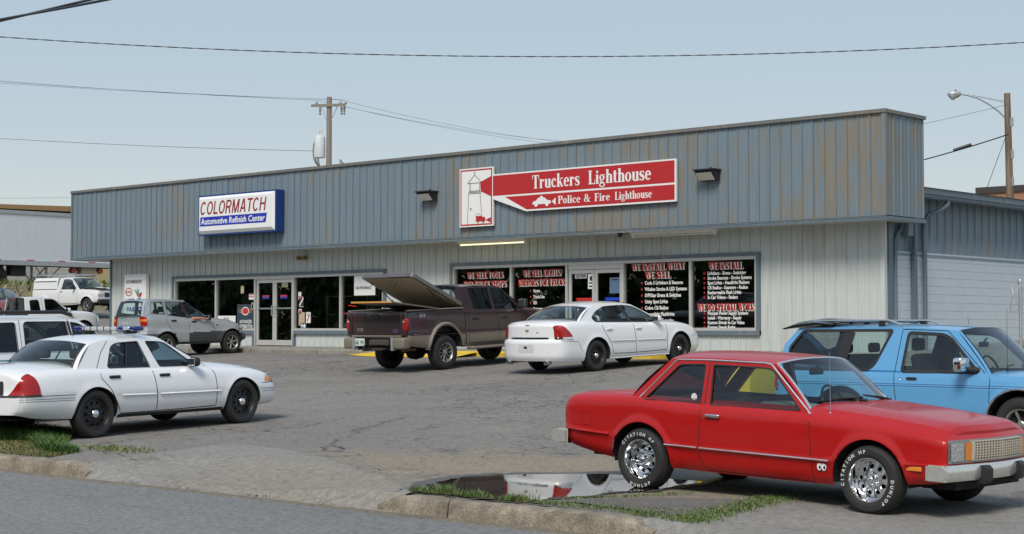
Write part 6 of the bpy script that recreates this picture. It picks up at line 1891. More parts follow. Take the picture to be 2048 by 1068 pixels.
# ============ maroon crew-cab pickup with raised bed cover
def picktop(x, y): return 0
S = dict(name='maroon_pickup', label='dark maroon crew-cab pickup with tan lower body and raised bed cover', cat='truck', pose=(-27.042, 28.182, 91.27), wb=3.53, xf=2.68, xr=-3.00,
  zs=[(-3.0, 1.37), (-2.0, 1.375), (-1.12, 1.365), (-1.08, 1.34), (-.3, 1.31), (.7, 1.285), (1.05, 1.275), (1.6, 1.225), (2.2, 1.14), (2.5, 1.08), (2.68, 1.0)],
  zt=[(-3.0, 1.375), (-1.12, 1.37), (-1.08, 1.35), (.9, 1.33), (1.2, 1.34), (1.8, 1.30), (2.3, 1.22), (2.6, 1.12), (2.68, 1.06)],
  zb=[(-3.0, .60), (-2.3, .52), (-1.2, .48), (1.2, .48), (2.2, .50), (2.68, .55)],
  w=[(-3.0, .93), (-2.9, .965), (-2.4, .985), (0, .99), (1.8, .985), (2.4, .945), (2.68, .86)],
  side=[(0, -.05), (.1, -.01), (.25, .0), (.42, .0), (.46, -.012), (.8, -.02), (.95, -.035), (1, -.06)],
  arch=dict(z=.50, R=.52), flare=(.03, .06), pf=.28, pr=.04, np=2.2, Lf=.7, Lr=.3,
  tumble=.26, ledge=.012, A=(1.08, 1.27), C=(-1.06, 1.33), rail=[(.36, 1.835), (0, 1.87), (-.5, 1.885), (-.9, 1.88), (-1.02, 1.865)], crown=.05, bowA=.16, bowC=.03, bowf=.10, bowr=.02, crA=.06, crC=.0, bulC=.0,
  open=[(-2.95, -1.12), (-1.05, 1.06)], tubz=[.85, .7], ptop=3, insA=.04, insC=.10,
  regions=[('lower_cladding', [(-3.1, .3), (2.9, .3), (2.9, .755), (-3.1, .835)], False), ('front_door', [(1.12, 1.4), (1.12, .75), (.07, .76), (.04, 1.4)], False), ('rear_door', [(.03, 1.4), (.06, .76), (-.95, .80), (-.96, 1.4)], False), ('hood', (1.1, 2.62), True)],
  capregions=[('lower_cladding', .3, .83, True)], gmats={'lower_cladding': PTN})
c = Car(S); c.body(PMA)
w1 = rnd([(.86, 1.295), (.42, 1.765), (.34, 1.80), (.0, 1.815), (.02, 1.305)], [.04, .08, .03, .03, .03])
w2 = rnd([(-.07, 1.310), (-.10, 1.825), (-.80, 1.84), (-.72, 1.33)], [.03, .03, .06, .06])
c.greenhouse(PMA, [w1, w2], [M['carglass'], M['tintglass']], rmat=M['carglass'])
c.ribbon([(1.10, 1.28), (1.12, 1.0), (1.12, .56), (.08, .56), (.05, 1.30), (-.05, 1.85)], .011, GAP, 'door_gap')
c.ribbon([(.08, .56), (-.97, .57), (-.96, 1.30)], .011, GAP, 'door_gap')
c.ribbon([(-1.09, .55), (-1.09, 1.36)], .03, GAP, 'bed_gap')
c.ribbon([(-1.25, .50)] + [(-1.765 + .55 * math.cos(math.pi * k / 16), .50 + .55 * math.sin(math.pi * k / 16)) for k in range(17)] + [(-2.29, .50)], .085, PTN, 'wheel_arch_flare', .010, bulge=.018)
c.ribbon([(2.28, .50)] + [(1.765 + .55 * math.cos(math.pi * k / 16), .50 + .55 * math.sin(math.pi * k / 16)) for k in range(17)] + [(1.24, .50)], .085, PTN, 'wheel_arch_flare', .010, bulge=.018)
c.ribbon([(2.1, .775), (-1.05, .80)], .012, PMA, 'two_tone_line', .004); c.ribbon([(-1.12, .80), (-2.95, .83)], .012, PMA, 'two_tone_line', .004)
for x, z in ((-.72, 1.12), (.30, 1.11)): c.handle(x, z, M['black'], .19, .05)
c.mirror(.86, 1.43, M['black'], (.13, .25, .22), .10)
# tailgate, lamps, bed rails, tow gear
tg = MB().rbox((-2.985, 0, 1.10), (.07, 1.56, .54), .02).obj('tailgate', PMA, c.root, smooth=40)
MB().rbox((-3.026, 0, 1.255), (.02, .22, .07), .01).obj('tailgate_handle', M['black'], tg)
mb = MB(); vs, fs = text_mesh('F150', .075, bold=.004); mb.add([(-3.024, .62 - a, .925 + b) for a, b, _ in vs], fs); mb.obj('badge', M['alu'], tg, fixn=False)
e = ell(-.62, .94, .075, .032, 20); mb = MB(); mb.add([(-3.024, a, b) for a, b in e], [tuple(range(20))]); bd = mb.obj('oval_badge', M['alu'], tg, fixn=False)
e = ell(-.62, .94, .062, .024, 20); mb = MB(); mb.add([(-3.0255, a, b) for a, b in e], [tuple(range(20))]); mb.obj('badge_field', plain('badge_blue', (.02, .04, .18), .3), bd, fixn=False)
mb = MB(); vs, fs = text_mesh('4X4', .085, bold=.004, shear=.2); mb.add([(-2.62 + a, -(c.yside(-2.5, 1.24) + .006), 1.22 + b) for a, b, _ in vs], fs); mb.obj('side_badge', M['alu'], c.root, fixn=False)
for sd in (1, -1):
    MB().rbox((-2.985, sd * .865, 1.10), (.10, .165, .55), .03).obj('corner_panel', PMA, c.root, smooth=40)
    MB().rbox((-2.97, sd * .90, 1.075), (.14, .155, .30), .05).obj('tail_light', M['redlens'], c.root, smooth=50)
    MB().rbox((-3.03, sd * .895, 1.14), (.04, .06, .05), .015).obj('reverse_lamp', M['clearlens'], c.root, smooth=50)
    MB().rbox((-2.05, sd * .925, 1.385), (1.85, .09, .035), .015).obj('bed_rail', PTN, c.root, smooth=40)
    bmp = MB().rbox((-3.02, sd * .80, .66), (.26, .34, .26), .05).obj('bumper_end', PTN, c.root, smooth=40)
    MB().box(-3.16, -3.10, sd * .62 - .03, sd * .62 + .03, .50, .80).obj('bracket', M['steel'], bmp)
MB().rbox((-2.99, 0, .815), (.10, 1.6, .045), .015).obj('tailgate_sill', PTN, c.root)
MB().box(-2.95, -2.55, -.70, .70, .50, .78).obj('rear_frame', M['dark'], c.root)
MB().rbox((-3.0, -.08, .67), (.10, .62, .13), .03).obj('tow_bar', plain('rusty_frame', (.06, .055, .05), .8), c.root)
MB().rbox((-3.05, -.02, .52), (.14, .5, .06), .02).obj('hitch_beam', plain('hitch_black', (.03, .028, .026), .8), c.root)
MB().rbox((-3.22, .10, .52), (.26, .07, .06), .015).lathe([(0, .05), (.03, .04), (.035, .0), (.02, -.03)], 10, 'z', (-3.32, .10, .58)).obj('tow_hitch', M['black'], c.root)
pl = MB().box(-3.12, -3.11, .29, .61, .60, .77).obj('licence_plate', plain('plate_white', (.60, .66, .62), .5), c.root)
mb = MB(); vs, fs = text_mesh('601  791', .085, bold=.004); a_ = MB().add([(a, 0, b) for a, b, _ in vs], fs); fit_x(a_, -.13, .13)
MB().add([(-3.122, .45 - a, .635 + b) for a, _, b in a_.v], a_.f).obj('plate_number', plain('plate_green', (.03, .12, .06), .5), pl, fixn=False)
MB().lathe([(.0, -.2), (.16, -.17), (.19, 0), (.16, .17), (0, .2)], 16, 'x', (-1.765, 0, .40)).cyl((-1.765, -.75, .40), (-1.765, .75, .40), .05, n=10).obj('rear_axle', M['dark'], c.root, smooth=50)
MB().tube([(-2.4, -.62, .50), (-2.75, -.62, .50), (-2.86, -.66, .49)], .035, 8).obj('tailpipe', plain('pipe_rust', (.20, .13, .08), .7), c.root, smooth=50)
for sd in (1, -1):
    MB().rbox((-.05, sd * 1.03, .455), (1.95, .22, .07), .03).obj('running_board', PTN, c.root, smooth=40)
    MB().rbox((-.05, sd * 1.04, .492), (1.7, .15, .012), .004).obj('step_tread', M['black'], c.root)
c.wheels('spoke10', .39, .225, .27, .855)
c.seats(.25, -.55, 1.10, M['seatgrey'], .40, .66)
c.dash(.55, 1.06, 1.33, .72, M['seatdark'])
MB().rbox((-1.02, 0, 1.84), (.03, .40, .035), .01).obj('high_brake_light', M['redlens'], c.root)
# hard bed cover hinged at the cab and propped open
cov = bpy.data.objects.new('bed_cover', None); COL.objects.link(cov); cov.parent = c.root; cov.location = (-1.04, 0, 1.41); cov.rotation_euler = (0, R(24.5), 0)
TANF = plain('cover_lining', (.46, .38, .26), .95, var=.15, scale=20, bump=.3, bscale=150)
MB().prism(rnd([(0, -.86), (0, .86), (-1.78, .84), (-1.78, -.84)], [.02, .02, .12, .12]), .0, .085, ax='z').obj('cover_shell', paint('cover_paint', (.085, .07, .075), .35, .9, dust=.2), cov, smooth=40)
MB().prism([(-.06, -.80), (-.06, .80), (-1.70, .77), (-1.70, -.77)], -.012, -.002, ax='z').obj('cover_lining', TANF, cov)
MB().rbox((-1.60, .0, .105), (.10, .08, .04), .012).cyl((-1.62, 0, .08), (-1.62, 0, .16), .008, n=6).obj('cover_lock', M['chrome'], cov)
MB().tube([(-1.55, .70, -.01), (-1.52, .69, -.09), (-1.48, .69, -.02)], .008, 5).tube([(-1.62, -.05, -.01), (-1.58, -.06, -.14), (-1.50, -.08, -.12), (-1.50, -.1, -.01)], .008, 5).obj('strap', M['black'], cov)
for sd in (1, -1):
    MB().cyl((-1.45, sd * .76, 1.36), (-2.10, sd * .76, 1.86), .011, n=6).cyl((-1.45, sd * .76, 1.36), (-1.75, sd * .76, 1.60), .018, n=8).obj('gas_strut', M['black'], c.root)
bd = thing('plywood_board', 'plywood board with an orange edge sticking out of the pickup bed over the tailgate', 'board', (-27.042, 28.182, .66))
bd.rotation_euler = c.root.rotation_euler; bd.location = c.root.location
MB().cbox((-2.75, -.36, 1.50), (1.50, 1.30, .03), rot=Matrix.Rotation(.13, 3, 'Y')).obj('board_sheet', plain('board_grey', (.15, .13, .105), .9, var=.12), bd)
MB().cbox((-3.497, -.36, 1.597), (.02, 1.30, .036), rot=Matrix.Rotation(.13, 3, 'Y')).obj('board_edge', plain('board_orange', (.55, .27, .06), .6, var=.12), bd)
# ============ silver compact SUV at the left shop doors
S = dict(name='silver_suv', label='silver compact SUV with dark lower cladding parked nose-in at the left shop doors', cat='car', pose=(-40.1, 29.45, 90.6), wb=2.41, xf=1.83, xr=-2.00,
  zs=[(-2.0, 1.20), (-1.7, 1.24), (-1.2, 1.20), (-.4, 1.10), (.3, 1.03), (.6, 1.005), (1.2, .95), (1.6, .875), (1.83, .76)],
  zt=[(-2.0, 1.22), (-1.7, 1.26), (.3, 1.12), (.6, 1.11), (1.2, 1.06), (1.6, .96), (1.83, .80)],
  zb=[(-2.0, .42), (-1.0, .36), (1.0, .34), (1.83, .36)], w=[(-2.0, .77), (-1.9, .81), (-1.2, .84), (0, .85), (1.2, .84), (1.6, .80), (1.83, .70)],
  side=[(0, -.06), (.1, -.01), (.3, .0), (.5, .0), (.53, -.012), (.8, -.02), (1, -.06)], arch=dict(z=.34, R=.42), flare=(.022, .07), pf=.22, pr=.06, np=2.4, Lf=.6, Lr=.4,
  er=[(.4, .0), (.7, .0), (.75, .04), (1.2, .06)], tumble=.28, ledge=.012, A=(.50, 1.015), C=(-1.93, 1.215), rail=[(-.40, 1.615), (-.8, 1.655), (-1.3, 1.665), (-1.66, 1.65), (-1.79, 1.62)], crown=.05, bowA=.16, bowC=.04, bowf=.08, bowr=.05, crA=.07, crC=.0, bulC=.01,
  open=[(-1.90, .48)], tubz=[.6], ptop=2.8, insC=.07, gmats={'lower_cladding': CLAD, 'two_patch': PRIM}, gnames={'two_patch': 'door_patch'},
  regions=[('two_patch', [(-.95, .44), (-.40, .44), (-.40, .705), (-.85, .705)], False), ('lower_cladding', [(-2.1, .2), (2, .2), (2, .56), (1.6, .70), (-2.1, .70)], False), ('front_door', [(.5, 1.1), (.55, .70), (-.36, .7), (-.38, 1.15)], False), ('rear_door', [(-.39, 1.15), (-.37, .7), (-.9, .7), (-1.12, .95), (-1.18, 1.25)], False), ('hood', (.52, 1.8), True)],
  capregions=[('lower_cladding', .2, .60, True), ('lower_cladding', .2, .68, False)])
c = Car(S); c.body(PSI)
w1 = rnd([(.37, 1.055), (-.02, 1.36), (-.33, 1.585), (-.52, 1.60), (-.34, 1.13)], [.03, .05, .05, .02, .02])
w2 = rnd([(-.43, 1.14), (-.58, 1.605), (-1.12, 1.615), (-1.10, 1.23)], [.02, .02, .03, .05])
w3 = rnd([(-1.20, 1.255), (-1.22, 1.615), (-1.64, 1.60), (-1.70, 1.31)], [.03, .03, .05, .05])
c.greenhouse(PSI, [w1, w2, w3], [M['carglass']] * 3)
c.ribbon([(.50, 1.02), (.56, .70), (.52, .38), (-.37, .39), (-.385, 1.11), (-.56, 1.64)], .009, GAP, 'door_gap'); c.ribbon([(-.37, .39), (-.80, .40), (-.95, .72), (-1.14, .98), (-1.17, 1.21), (-1.17, 1.64)], .009, GAP, 'door_gap')
c.ribbon([(-.385, 1.11), (-.55, 1.61)], .06, M['black'], 'door_post', .003)
for z in (.60, .52): c.ribbon([(.50, z), (-.36, z)], .012, M['black'], 'cladding_groove', .002)
for sd in (1, -1):
    c.wrap([(.93, .10, -.17), (1.05, .11, -.18), (1.20, .09, -.17)], 'r', sd, M['redlens'], 'tail_light', .012); c.wrap([(1.06, .085, -.14), (1.13, .085, -.14)], 'r', sd, M['amber'], 'turn_signal', .018)
    c.wrap([(.62, .28, -.20), (.76, .28, -.18)], 'f', sd, M['clearlens'], 'headlight', .008)
for x, z in ((-.92, 1.06), (-.20, 1.01)): c.handle(x, z, M['black'], .18, .05)
c.mirror(.30, 1.12, M['black'], (.12, .19, .15), .05)
c.ribbon([(.70, .88), (.62, .88)], .035, M['black'], 'side_repeater', .006)
c.cap([(.74, -.55, .55), (.78, -.55, .55)], 'r', GAP, 'hatch_gap', .004)
for y in (-.10, 0, .10): MB().rbox((-2.05, y, 1.02), (.03, .03, .03), .008).obj('tailgate_bolt', M['white'], c.root)
MB().tube([(-2.01, .40, 1.235), (-2.0, .2, 1.25), (-1.99, -.02, 1.27)], .01, 5).obj('rear_wiper', M['black'], c.root)
MB().rbox((-2.0, 0, .55), (.14, 1.58, .20), .05).obj('rear_bumper', CLAD, c.root, smooth=40)
MB().rbox((1.70, 0, .50), (.26, 1.50, .22), .08).obj('front_bumper', CLAD, c.root, smooth=40)
c.wheels('spoke6', .345, .215, .22, .735); c.seats(-.10, -.85, .95, M['seatgrey'], .36, .6); c.dash(.05, .48, 1.06, .62, M['seatdark'])

# the person sitting in it, arm out of the right-hand window
def skin_mesh(name, joints, edges, mat, parent, loc=None, sub=2):
    me = bpy.data.meshes.new(name)
    me.from_pydata([j[:3] for j in joints], edges, [])
    o = link(name, me, parent, loc)
    md = o.modifiers.new('skin', 'SKIN'); md.use_smooth_shade = True
    if not me.skin_vertices: me.attributes  # layer is made with the modifier data below
    bm = bmesh.new(); bm.from_mesh(me)
    lay = bm.verts.layers.skin.verify()
    bm.verts.ensure_lookup_table()
    for i, v in enumerate(bm.verts):
        r_ = joints[i][3]; v[lay].radius = (r_, r_ if len(joints[i]) < 5 else joints[i][4]); v[lay].use_root = (i == 0)
    bm.to_mesh(me); bm.free()
    sb = o.modifiers.new('sub', 'SUBSURF'); sb.levels = sub; sb.render_levels = sub
    me.materials.append(mat)
    return o
SKIN = plain('skin', (.46, .20, .12), .55, var=.06)
per = thing('person', 'person in an orange-brown shirt in the silver SUV, one arm out the window', 'person')
per.location = c.root.location; per.rotation_euler = c.root.rotation_euler
px_, py_ = -.22, -.36
J = [(px_, py_, .86, .15, .17), (px_ - .04, py_, 1.02, .14, .17), (px_ - .08, py_, 1.20, .14, .19), (px_ - .08, py_, 1.30, .09, .11), (px_ - .07, py_, 1.36, .055), (px_ - .05, py_, 1.41, .06), (px_ - .03, py_, 1.47, .095, .08), (px_ - .03, py_, 1.55, .09, .08), (px_ - .04, py_, 1.60, .06, .05),
     (px_ - .08, py_ - .20, 1.25, .062), (px_ - .02, py_ - .36, 1.09, .052), (px_ + .12, py_ - .465, 1.105, .044), (px_ + .32, py_ - .50, 1.095, .036), (px_ + .42, py_ - .505, 1.085, .028), (px_ + .47, py_ - .51, 1.07, .036, .02),
     (px_ - .06, py_ + .20, 1.24, .062), (px_ + .10, py_ + .27, 1.02, .05), (px_ + .32, py_ + .16, 1.05, .035), (px_ + .42, py_ + .12, 1.08, .035, .025),
     (px_ + .22, py_ - .11, .80, .09), (px_ + .45, py_ - .11, .84, .07), (px_ + .22, py_ + .11, .80, .09), (px_ + .45, py_ + .11, .84, .07)]
E_ = [(0, 1), (1, 2), (2, 3), (3, 4), (4, 5), (5, 6), (6, 7), (7, 8), (2, 9), (9, 10), (10, 11), (11, 12), (12, 13), (13, 14), (2, 15), (15, 16), (16, 17), (17, 18), (0, 19), (19, 20), (0, 21), (21, 22)]
# five fingers hanging over the sill
b0 = 14
for k, (dy, l) in enumerate(((-.025, .050), (-.009, .060), (.009, .056), (.024, .044))):
    n0 = len(J)
    J += [(px_ + .515, py_ - .51 + dy, 1.062, .0095), (px_ + .515 + l * .6, py_ - .512 + dy, 1.045, .009), (px_ + .515 + l * .8, py_ - .514 + dy, 1.045 - l * .55, .0075)]
    E_ += [(b0, n0), (n0, n0 + 1), (n0 + 1, n0 + 2)]
n0 = len(J); J += [(px_ + .46, py_ - .465, 1.058, .011), (px_ + .50, py_ - .445, 1.04, .009)]; E_ += [(13, n0), (n0, n0 + 1)]
skin_mesh('body', J, E_, SKIN, per)
SH = plain('shirt_orange', (.30, .075, .03), .85)
JT = [(px_, py_, .84, .17, .19), (px_ - .04, py_, 1.02, .16, .19), (px_ - .085, py_, 1.20, .155, .205), (px_ - .08, py_, 1.29, .10, .13), (px_ - .08, py_ - .20, 1.25, .080), (px_ - .05, py_ - .29, 1.16, .074), (px_ - .06, py_ + .20, 1.24, .080), (px_ + .02, py_ + .24, 1.13, .074)]
skin_mesh('shirt', JT, [(0, 1), (1, 2), (2, 3), (2, 4), (4, 5), (2, 6), (6, 7)], SH, per)
MB().lathe([(0, .10), (.05, .09), (.085, .045), (.095, -.01), (.09, -.06)], 16, 'z', (px_ - .05, py_, 1.57)).obj('hair', plain('hair_dark', (.03, .02, .015), .8), per, smooth=60)
MB().rbox((px_ + .065, py_, 1.50), (.03, .02, .035), .01).obj('nose', SKIN, per, smooth=60)
for sy in (-1, 1): MB().rbox((px_ + .052, py_ + sy * .032, 1.525), (.015, .022, .012), .005).obj('eye', M['white'], per)
MB().rbox((px_ + .052, py_, 1.455), (.015, .045, .012), .005).obj('mouth', plain('lips', (.30, .10, .08), .6), per)
for sy in (-1, 1): MB().rbox((px_ - .03, py_ + sy * .083, 1.51), (.035, .015, .055), .006).obj('ear', SKIN, per)

# ============ sky-blue two-door SUV behind the red coupe
S = dict(name='blue_suv', label='sky-blue two-door SUV with roof rack and black rear spoiler behind the red coupe', cat='car', pose=(-10.2, 20.1, -.9), wb=2.55, xf=2.10, xr=-2.40, gz=.02,
  zs=[(-2.40, .97), (-1.0, .97), (.2, .965), (.85, .96), (1.2, .945), (1.8, .915), (2.10, .89)], zt=[(-2.40, .98), (-1, .98), (.4, 1.0), (.85, 1.01), (1.3, 1.0), (1.8, .97), (2.10, .93)],
  zb=[(-2.40, .42), (-1.0, .34), (1.0, .34), (2.10, .40)], w=[(-2.40, .78), (-2.2, .82), (-1.2, .835), (0, .84), (1.3, .835), (1.9, .81), (2.10, .78)],
  side=[(0, -.06), (.12, -.015), (.4, .0), (.7, .0), (.76, -.008), (.78, -.014), (.86, -.02), (1, -.045)], arch=dict(z=.34, R=.44), flare=(.018, .05), pf=.05, pr=.04, Lf=.3, Lr=.3,
  tumble=.26, ledge=.010, A=(.86, .958), C=(-2.38, .97), Cpts=[(-2.29, 1.33)], rail=[(.36, 1.52), (-.2, 1.555), (-.9, 1.57), (-1.7, 1.565), (-2.08, 1.55)], crown=.045, bowA=.10, bowC=.02, bowf=.06, bowr=.02, crA=.05, crC=.0, bulC=.0,
  open=[(-2.30, .84)], tubz=[.55], ptop=4, insA=.03, insC=.06,
  regions=[('door', [(.88, 1.1), (.89, .36), (-.42, .36), (-.46, .95), (-.46, 1.1)], False), ('hood', (.88, 2.04), True)])
c = Car(S); c.body(PBL)
w1 = rnd([(.70, .992), (.28, 1.42), (.16, 1.470), (-.34, 1.495), (-.385, .985)], [.03, .10, .05, .05, .04])
w2 = rnd([(-.84, .995), (-.59, 1.525), (-1.99, 1.52), (-2.20, 1.27), (-2.10, .995)], [.14, .03, .05, .06, .10])
c.greenhouse(PBL, [w1, w2], [M['oldglass'], M['oldglass']])
c.ribbon(w1, .045, M['black'], 'door_window_frame', .008, True); c.ribbon(w2, .040, M['black'], 'quarter_window_frame', .006, True)
c.ribbon([(-1.36, 1.0), (-1.24, 1.51)], .17, M['black'], 'quarter_bar', -.002)
c.ribbon([(.86, .96), (.88, .90), (.88, .38), (-.42, .38), (-.49, .95), (-.44, 1.54), (.22, 1.52), (.80, .98)], .010, GAP, 'door_gap')
for z in (.822, .797): c.ribbon([(1.95, z - .004), (-2.3, z)], .009, plain('pinstripe', (.02, .10, .26), .5), 'pinstripe', .004)
c.ribbon([(.83, .36)] + [(1.275 + .455 * math.cos(math.pi - math.pi * k / 16), .34 + .455 * math.sin(math.pi * k / 16)) for k in range(17)] + [(1.72, .36)], .03, M['chrome'], 'wheel_arch_trim', .012, bulge=.01)
c.handle(-.22, .895, M['black'], .15, .035); 
for sd in (1, -1):
    MB().lathe([(0, .012), (.014, .012), (.016, 0)], 12, 'y', (-.37, 0, .892)).obj('door_lock', M['chrome'], c.root).location = (0, c.pt(-.37, .892, sd)[1] + (0 if sd > 0 else -.012), 0)
    c.wrap([(.70, .08, -.12), (.95, .08, -.12)], 'r', sd, M['chrome'], 'tail_light_frame', .010); c.wrap([(.72, .06, -.10), (.93, .06, -.10)], 'r', sd, M['redlens'], 'tail_light', .016)
    c.capbox(sd * .60 - .15, sd * .60 + .15, .68, .86, 'f', M['clearlens'], 'headlight', .02, 2)
    # roof rack side rails
    MB().tube([(-1.98, sd * .56, 1.59), (-1.86, sd * .56, 1.655), (-.70, sd * .56, 1.66), (-.50, sd * .56, 1.60)], .016, 8).obj('rack_rail', M['alu'], c.root, smooth=50)
    for x in (-1.7, -.8): MB().box(x - .04, x + .04, sd * .56 - .02, sd * .56 + .02, 1.58, 1.645).obj('rack_foot', M['black'], c.root)
    p = c.yg(.60, 1.08)
    mm_ = MB().rbox((.56, sd * (p + .20), 1.09), (.13, .24, .18), .035).obj('side_mirror', M['chrome'], c.root, smooth=45)
    MB().tube([(.69, sd * (p - .01), 1.01), (.62, sd * (p + .09), 1.02), (.56, sd * (p + .15), 1.05)], [.05, .035, .03], 8).obj('mirror_arm', M['black'], mm_, smooth=50)
for x in (-1.65, -1.25, -.85): MB().box(x - .025, x + .025, -.55, .55, 1.63, 1.647).obj('rack_bar', M['black'], c.root)
P = []
for a in [k / 10 for k in range(11)]:
    y = -.66 + 1.32 * a; e = abs(2 * a - 1) ** 4
    P.append([(-1.42 - .1 * e, y, 1.66 - .05 * e), (-1.82, y, 1.695 - .06 * e), (-2.12 - .05 * e, y, 1.665 - .07 * e), (-2.34, y, 1.565 - .02 * e), (-2.30, y, 1.555 - .02 * e), (-2.09, y, 1.635 - .07 * e), (-1.77, y, 1.655 - .06 * e), (-1.42 - .1 * e, y, 1.645 - .05 * e)])
mb = MB().grid(P); mb.add(P[0], [tuple(range(8))]); mb.add(P[-1], [tuple(range(8))]); mb.obj('rear_spoiler', plain('spoiler_black', (.012, .012, .013), .25, coat=.8), c.root, smooth=40)
for y0 in (.1, -.5): MB().tube([(.98, y0, 1.02), (.87, y0 + .2, 1.06), (.83, y0 + .45, 1.08)], .009, 6).obj('wiper', M['black'], c.root)
p = c.yside(1.0, .98)
MB().cyl((1.05, -(p - .12), .99), (1.05, -(p - .12), 1.80), .0035, .002, 5).obj('aerial', M['black'], c.root)
MB().cyl((.08, .2, 1.60), (.06, .2, 1.70), .003, n=4).obj('aerial', M['black'], c.root)
c.capbox(-.80, .80, .42, .56, 'f', M['chrome'], 'front_bumper', .10, 4, back=.08); c.capbox(-.80, .80, .42, .56, 'r', M['chrome'], 'rear_bumper', .10, 4, back=.08)
c.cap([(.66, -.42, .42), (.88, -.42, .42)], 'f', M['black'], 'grille', .006)
c.wheels('spoke5', .345, .20, .22, .72); c.seats(.05, -1.1, .90, M['seatdark'], .36, .60); c.dash(.43, .84, 1.01, .64, M['seatdark'])

# ============ white SUV behind the patrol sedan
S = dict(name='white_suv', label='white SUV with roof rails and teal stripe parked behind the patrol sedan', cat='car', pose=(-24.3, 15.05, 95), wb=2.89, xf=2.36, xr=-2.42,
  zs=[(-2.42, 1.12), (-1, 1.13), (.3, 1.11), (.9, 1.09), (1.5, 1.06), (2.1, .99), (2.36, .86)], zt=[(-2.42, 1.13), (-1, 1.14), (.6, 1.17), (1.0, 1.20), (1.6, 1.17), (2.1, 1.07), (2.36, .90)],
  zb=[(-2.42, .48), (-1.0, .40), (1.0, .40), (2.36, .44)], w=[(-2.42, .86), (-2.2, .91), (0, .925), (1.4, .92), (2.1, .87), (2.36, .78)],
  side=[(0, -.05), (.12, -.01), (.4, .0), (.8, -.02), (1, -.06)], arch=dict(z=.38, R=.46), flare=(.02, .06), pf=.2, pr=.08, Lf=.6, Lr=.4,
  tumble=.28, ledge=.012, A=(1.02, 1.085), C=(-2.32, 1.12), rail=[(.10, 1.655), (-.4, 1.695), (-1.2, 1.705), (-1.9, 1.69), (-2.10, 1.66)], crown=.045, bowA=.14, bowC=.03, bowf=.08, bowr=.03, crA=.08, crC=0, bulC=.01,
  open=[(-2.26, 1.0)], tubz=[.6], ptop=3, regions=[('front_door', [(1.0, 1.2), (1.0, .42), (-.05, .42), (-.05, 1.2)], False), ('rear_door', [(-.06, 1.2), (-.06, .42), (-.95, .42), (-1.1, 1.2)], False), ('hood', (1.04, 2.3), True)])
c = Car(S); c.body(PW)
w1 = rnd([(.84, 1.13), (.40, 1.45), (.08, 1.60), (-.06, 1.62), (.0, 1.15)], [.03, .1, .06, .02, .03]); w2 = rnd([(-.10, 1.155), (-.15, 1.63), (-.98, 1.64), (-1.02, 1.16)], [.03, .03, .08, .08]); w3 = rnd([(-1.16, 1.165), (-1.14, 1.63), (-1.95, 1.62), (-2.05, 1.17)], .05)
c.greenhouse(PW, [w1, w2, w3], [M['carglass'], M['tintglass'], M['tintglass']], rmat=M['tintglass'])
c.ribbon([(-.05, 1.13), (-.11, 1.64)], .05, M['black'], 'door_post', .003)
c.ribbon([(1.0, 1.09), (1.02, .45), (-.06, .44), (-.05, 1.13), (-.12, 1.67)], .010, GAP, 'door_gap'); c.ribbon([(-.06, .44), (-.92, .46), (-1.08, .9), (-1.09, 1.13), (-1.06, 1.67)], .010, GAP, 'door_gap')
TL = plain('stripe_teal', (.01, .20, .21), .4); OR_ = plain('stripe_gold', (.55, .33, .06), .4)
c.ribbon([(2.0, .955), (-2.3, .965)], .035, TL, 'teal_stripe', .004); c.ribbon([(2.0, .89), (-2.3, .90)], .035, OR_, 'gold_stripe', .004); c.ribbon([(-1.13, 1.03), (-2.3, 1.035)], .02, TL, 'teal_stripe', .004)
for sd in (1, -1):
    MB().tube([(.05, sd * .60, 1.735), (-.15, sd * .60, 1.79), (-1.8, sd * .60, 1.80), (-2.0, sd * .60, 1.745)], .032, 8).obj('roof_rail', M['black'], c.root, smooth=50)
    c.wrap([(.80, .06, -.15), (1.10, .06, -.15)], 'r', sd, M['redlens'], 'tail_light', .01); c.wrap([(.72, .30, -.22), (.92, .28, -.20)], 'f', sd, M['clearlens'], 'headlight', .008)
for x, z in ((-.86, 1.035), (.18, 1.03)): c.handle(x, z, PW, .24, .045, d=.05)
c.mirror(.74, 1.20, M['black'], (.13, .2, .16), .05)
c.wheels('spoke5', .375, .22, .245, .79); c.seats(.25, -.65, .98, M['seatdark'], .4, .64); c.dash(.45, 1.0, 1.13, .68, M['seatdark'])

# ============ white extended-cab pickup further back
S = dict(name='white_pickup', label='white extended-cab pickup seen over the roof of the white SUV', cat='truck', pose=(-53.2, 32.4, 88), wb=3.1, xf=2.40, xr=-2.55,
  zs=[(-2.55, 1.12), (-.8, 1.12), (.5, 1.12), (1.3, 1.10), (2.0, 1.04), (2.40, .95)], zt=[(-2.55, 1.13), (.9, 1.16), (1.4, 1.18), (2.0, 1.13), (2.40, 1.0)], zb=[(-2.55, .5), (0, .42), (2.40, .48)],
  w=[(-2.55, .82), (-2.4, .86), (0, .88), (1.5, .87), (2.2, .82), (2.40, .74)], side=[(0, -.05), (.12, -.01), (.4, .0), (.8, -.015), (1, -.05)], arch=dict(z=.38, R=.45), pf=.2, pr=.03, Lf=.6, Lr=.3,
  tumble=.26, ledge=.012, A=(1.15, 1.105), C=(-.75, 1.12), rail=[(.42, 1.68), (0, 1.725), (-.4, 1.73), (-.68, 1.72)], crown=.045, bowA=.12, bowC=.02, bowf=.06, bowr=.02, crA=.07, crC=0, bulC=0,
  open=[(-2.5, -.78), (-.74, 1.12)], tubz=[.75, .6], ptop=3)
c = Car(S); c.body(PW, 10, 6, 8)
w1 = rnd([(.98, 1.14), (.50, 1.60), (.40, 1.65), (.08, 1.665), (.05, 1.14)], [.03, .08, .04, .04, .04]); w2 = rnd([(-.14, 1.16), (-.16, 1.65), (-.52, 1.65), (-.54, 1.16)], .08)
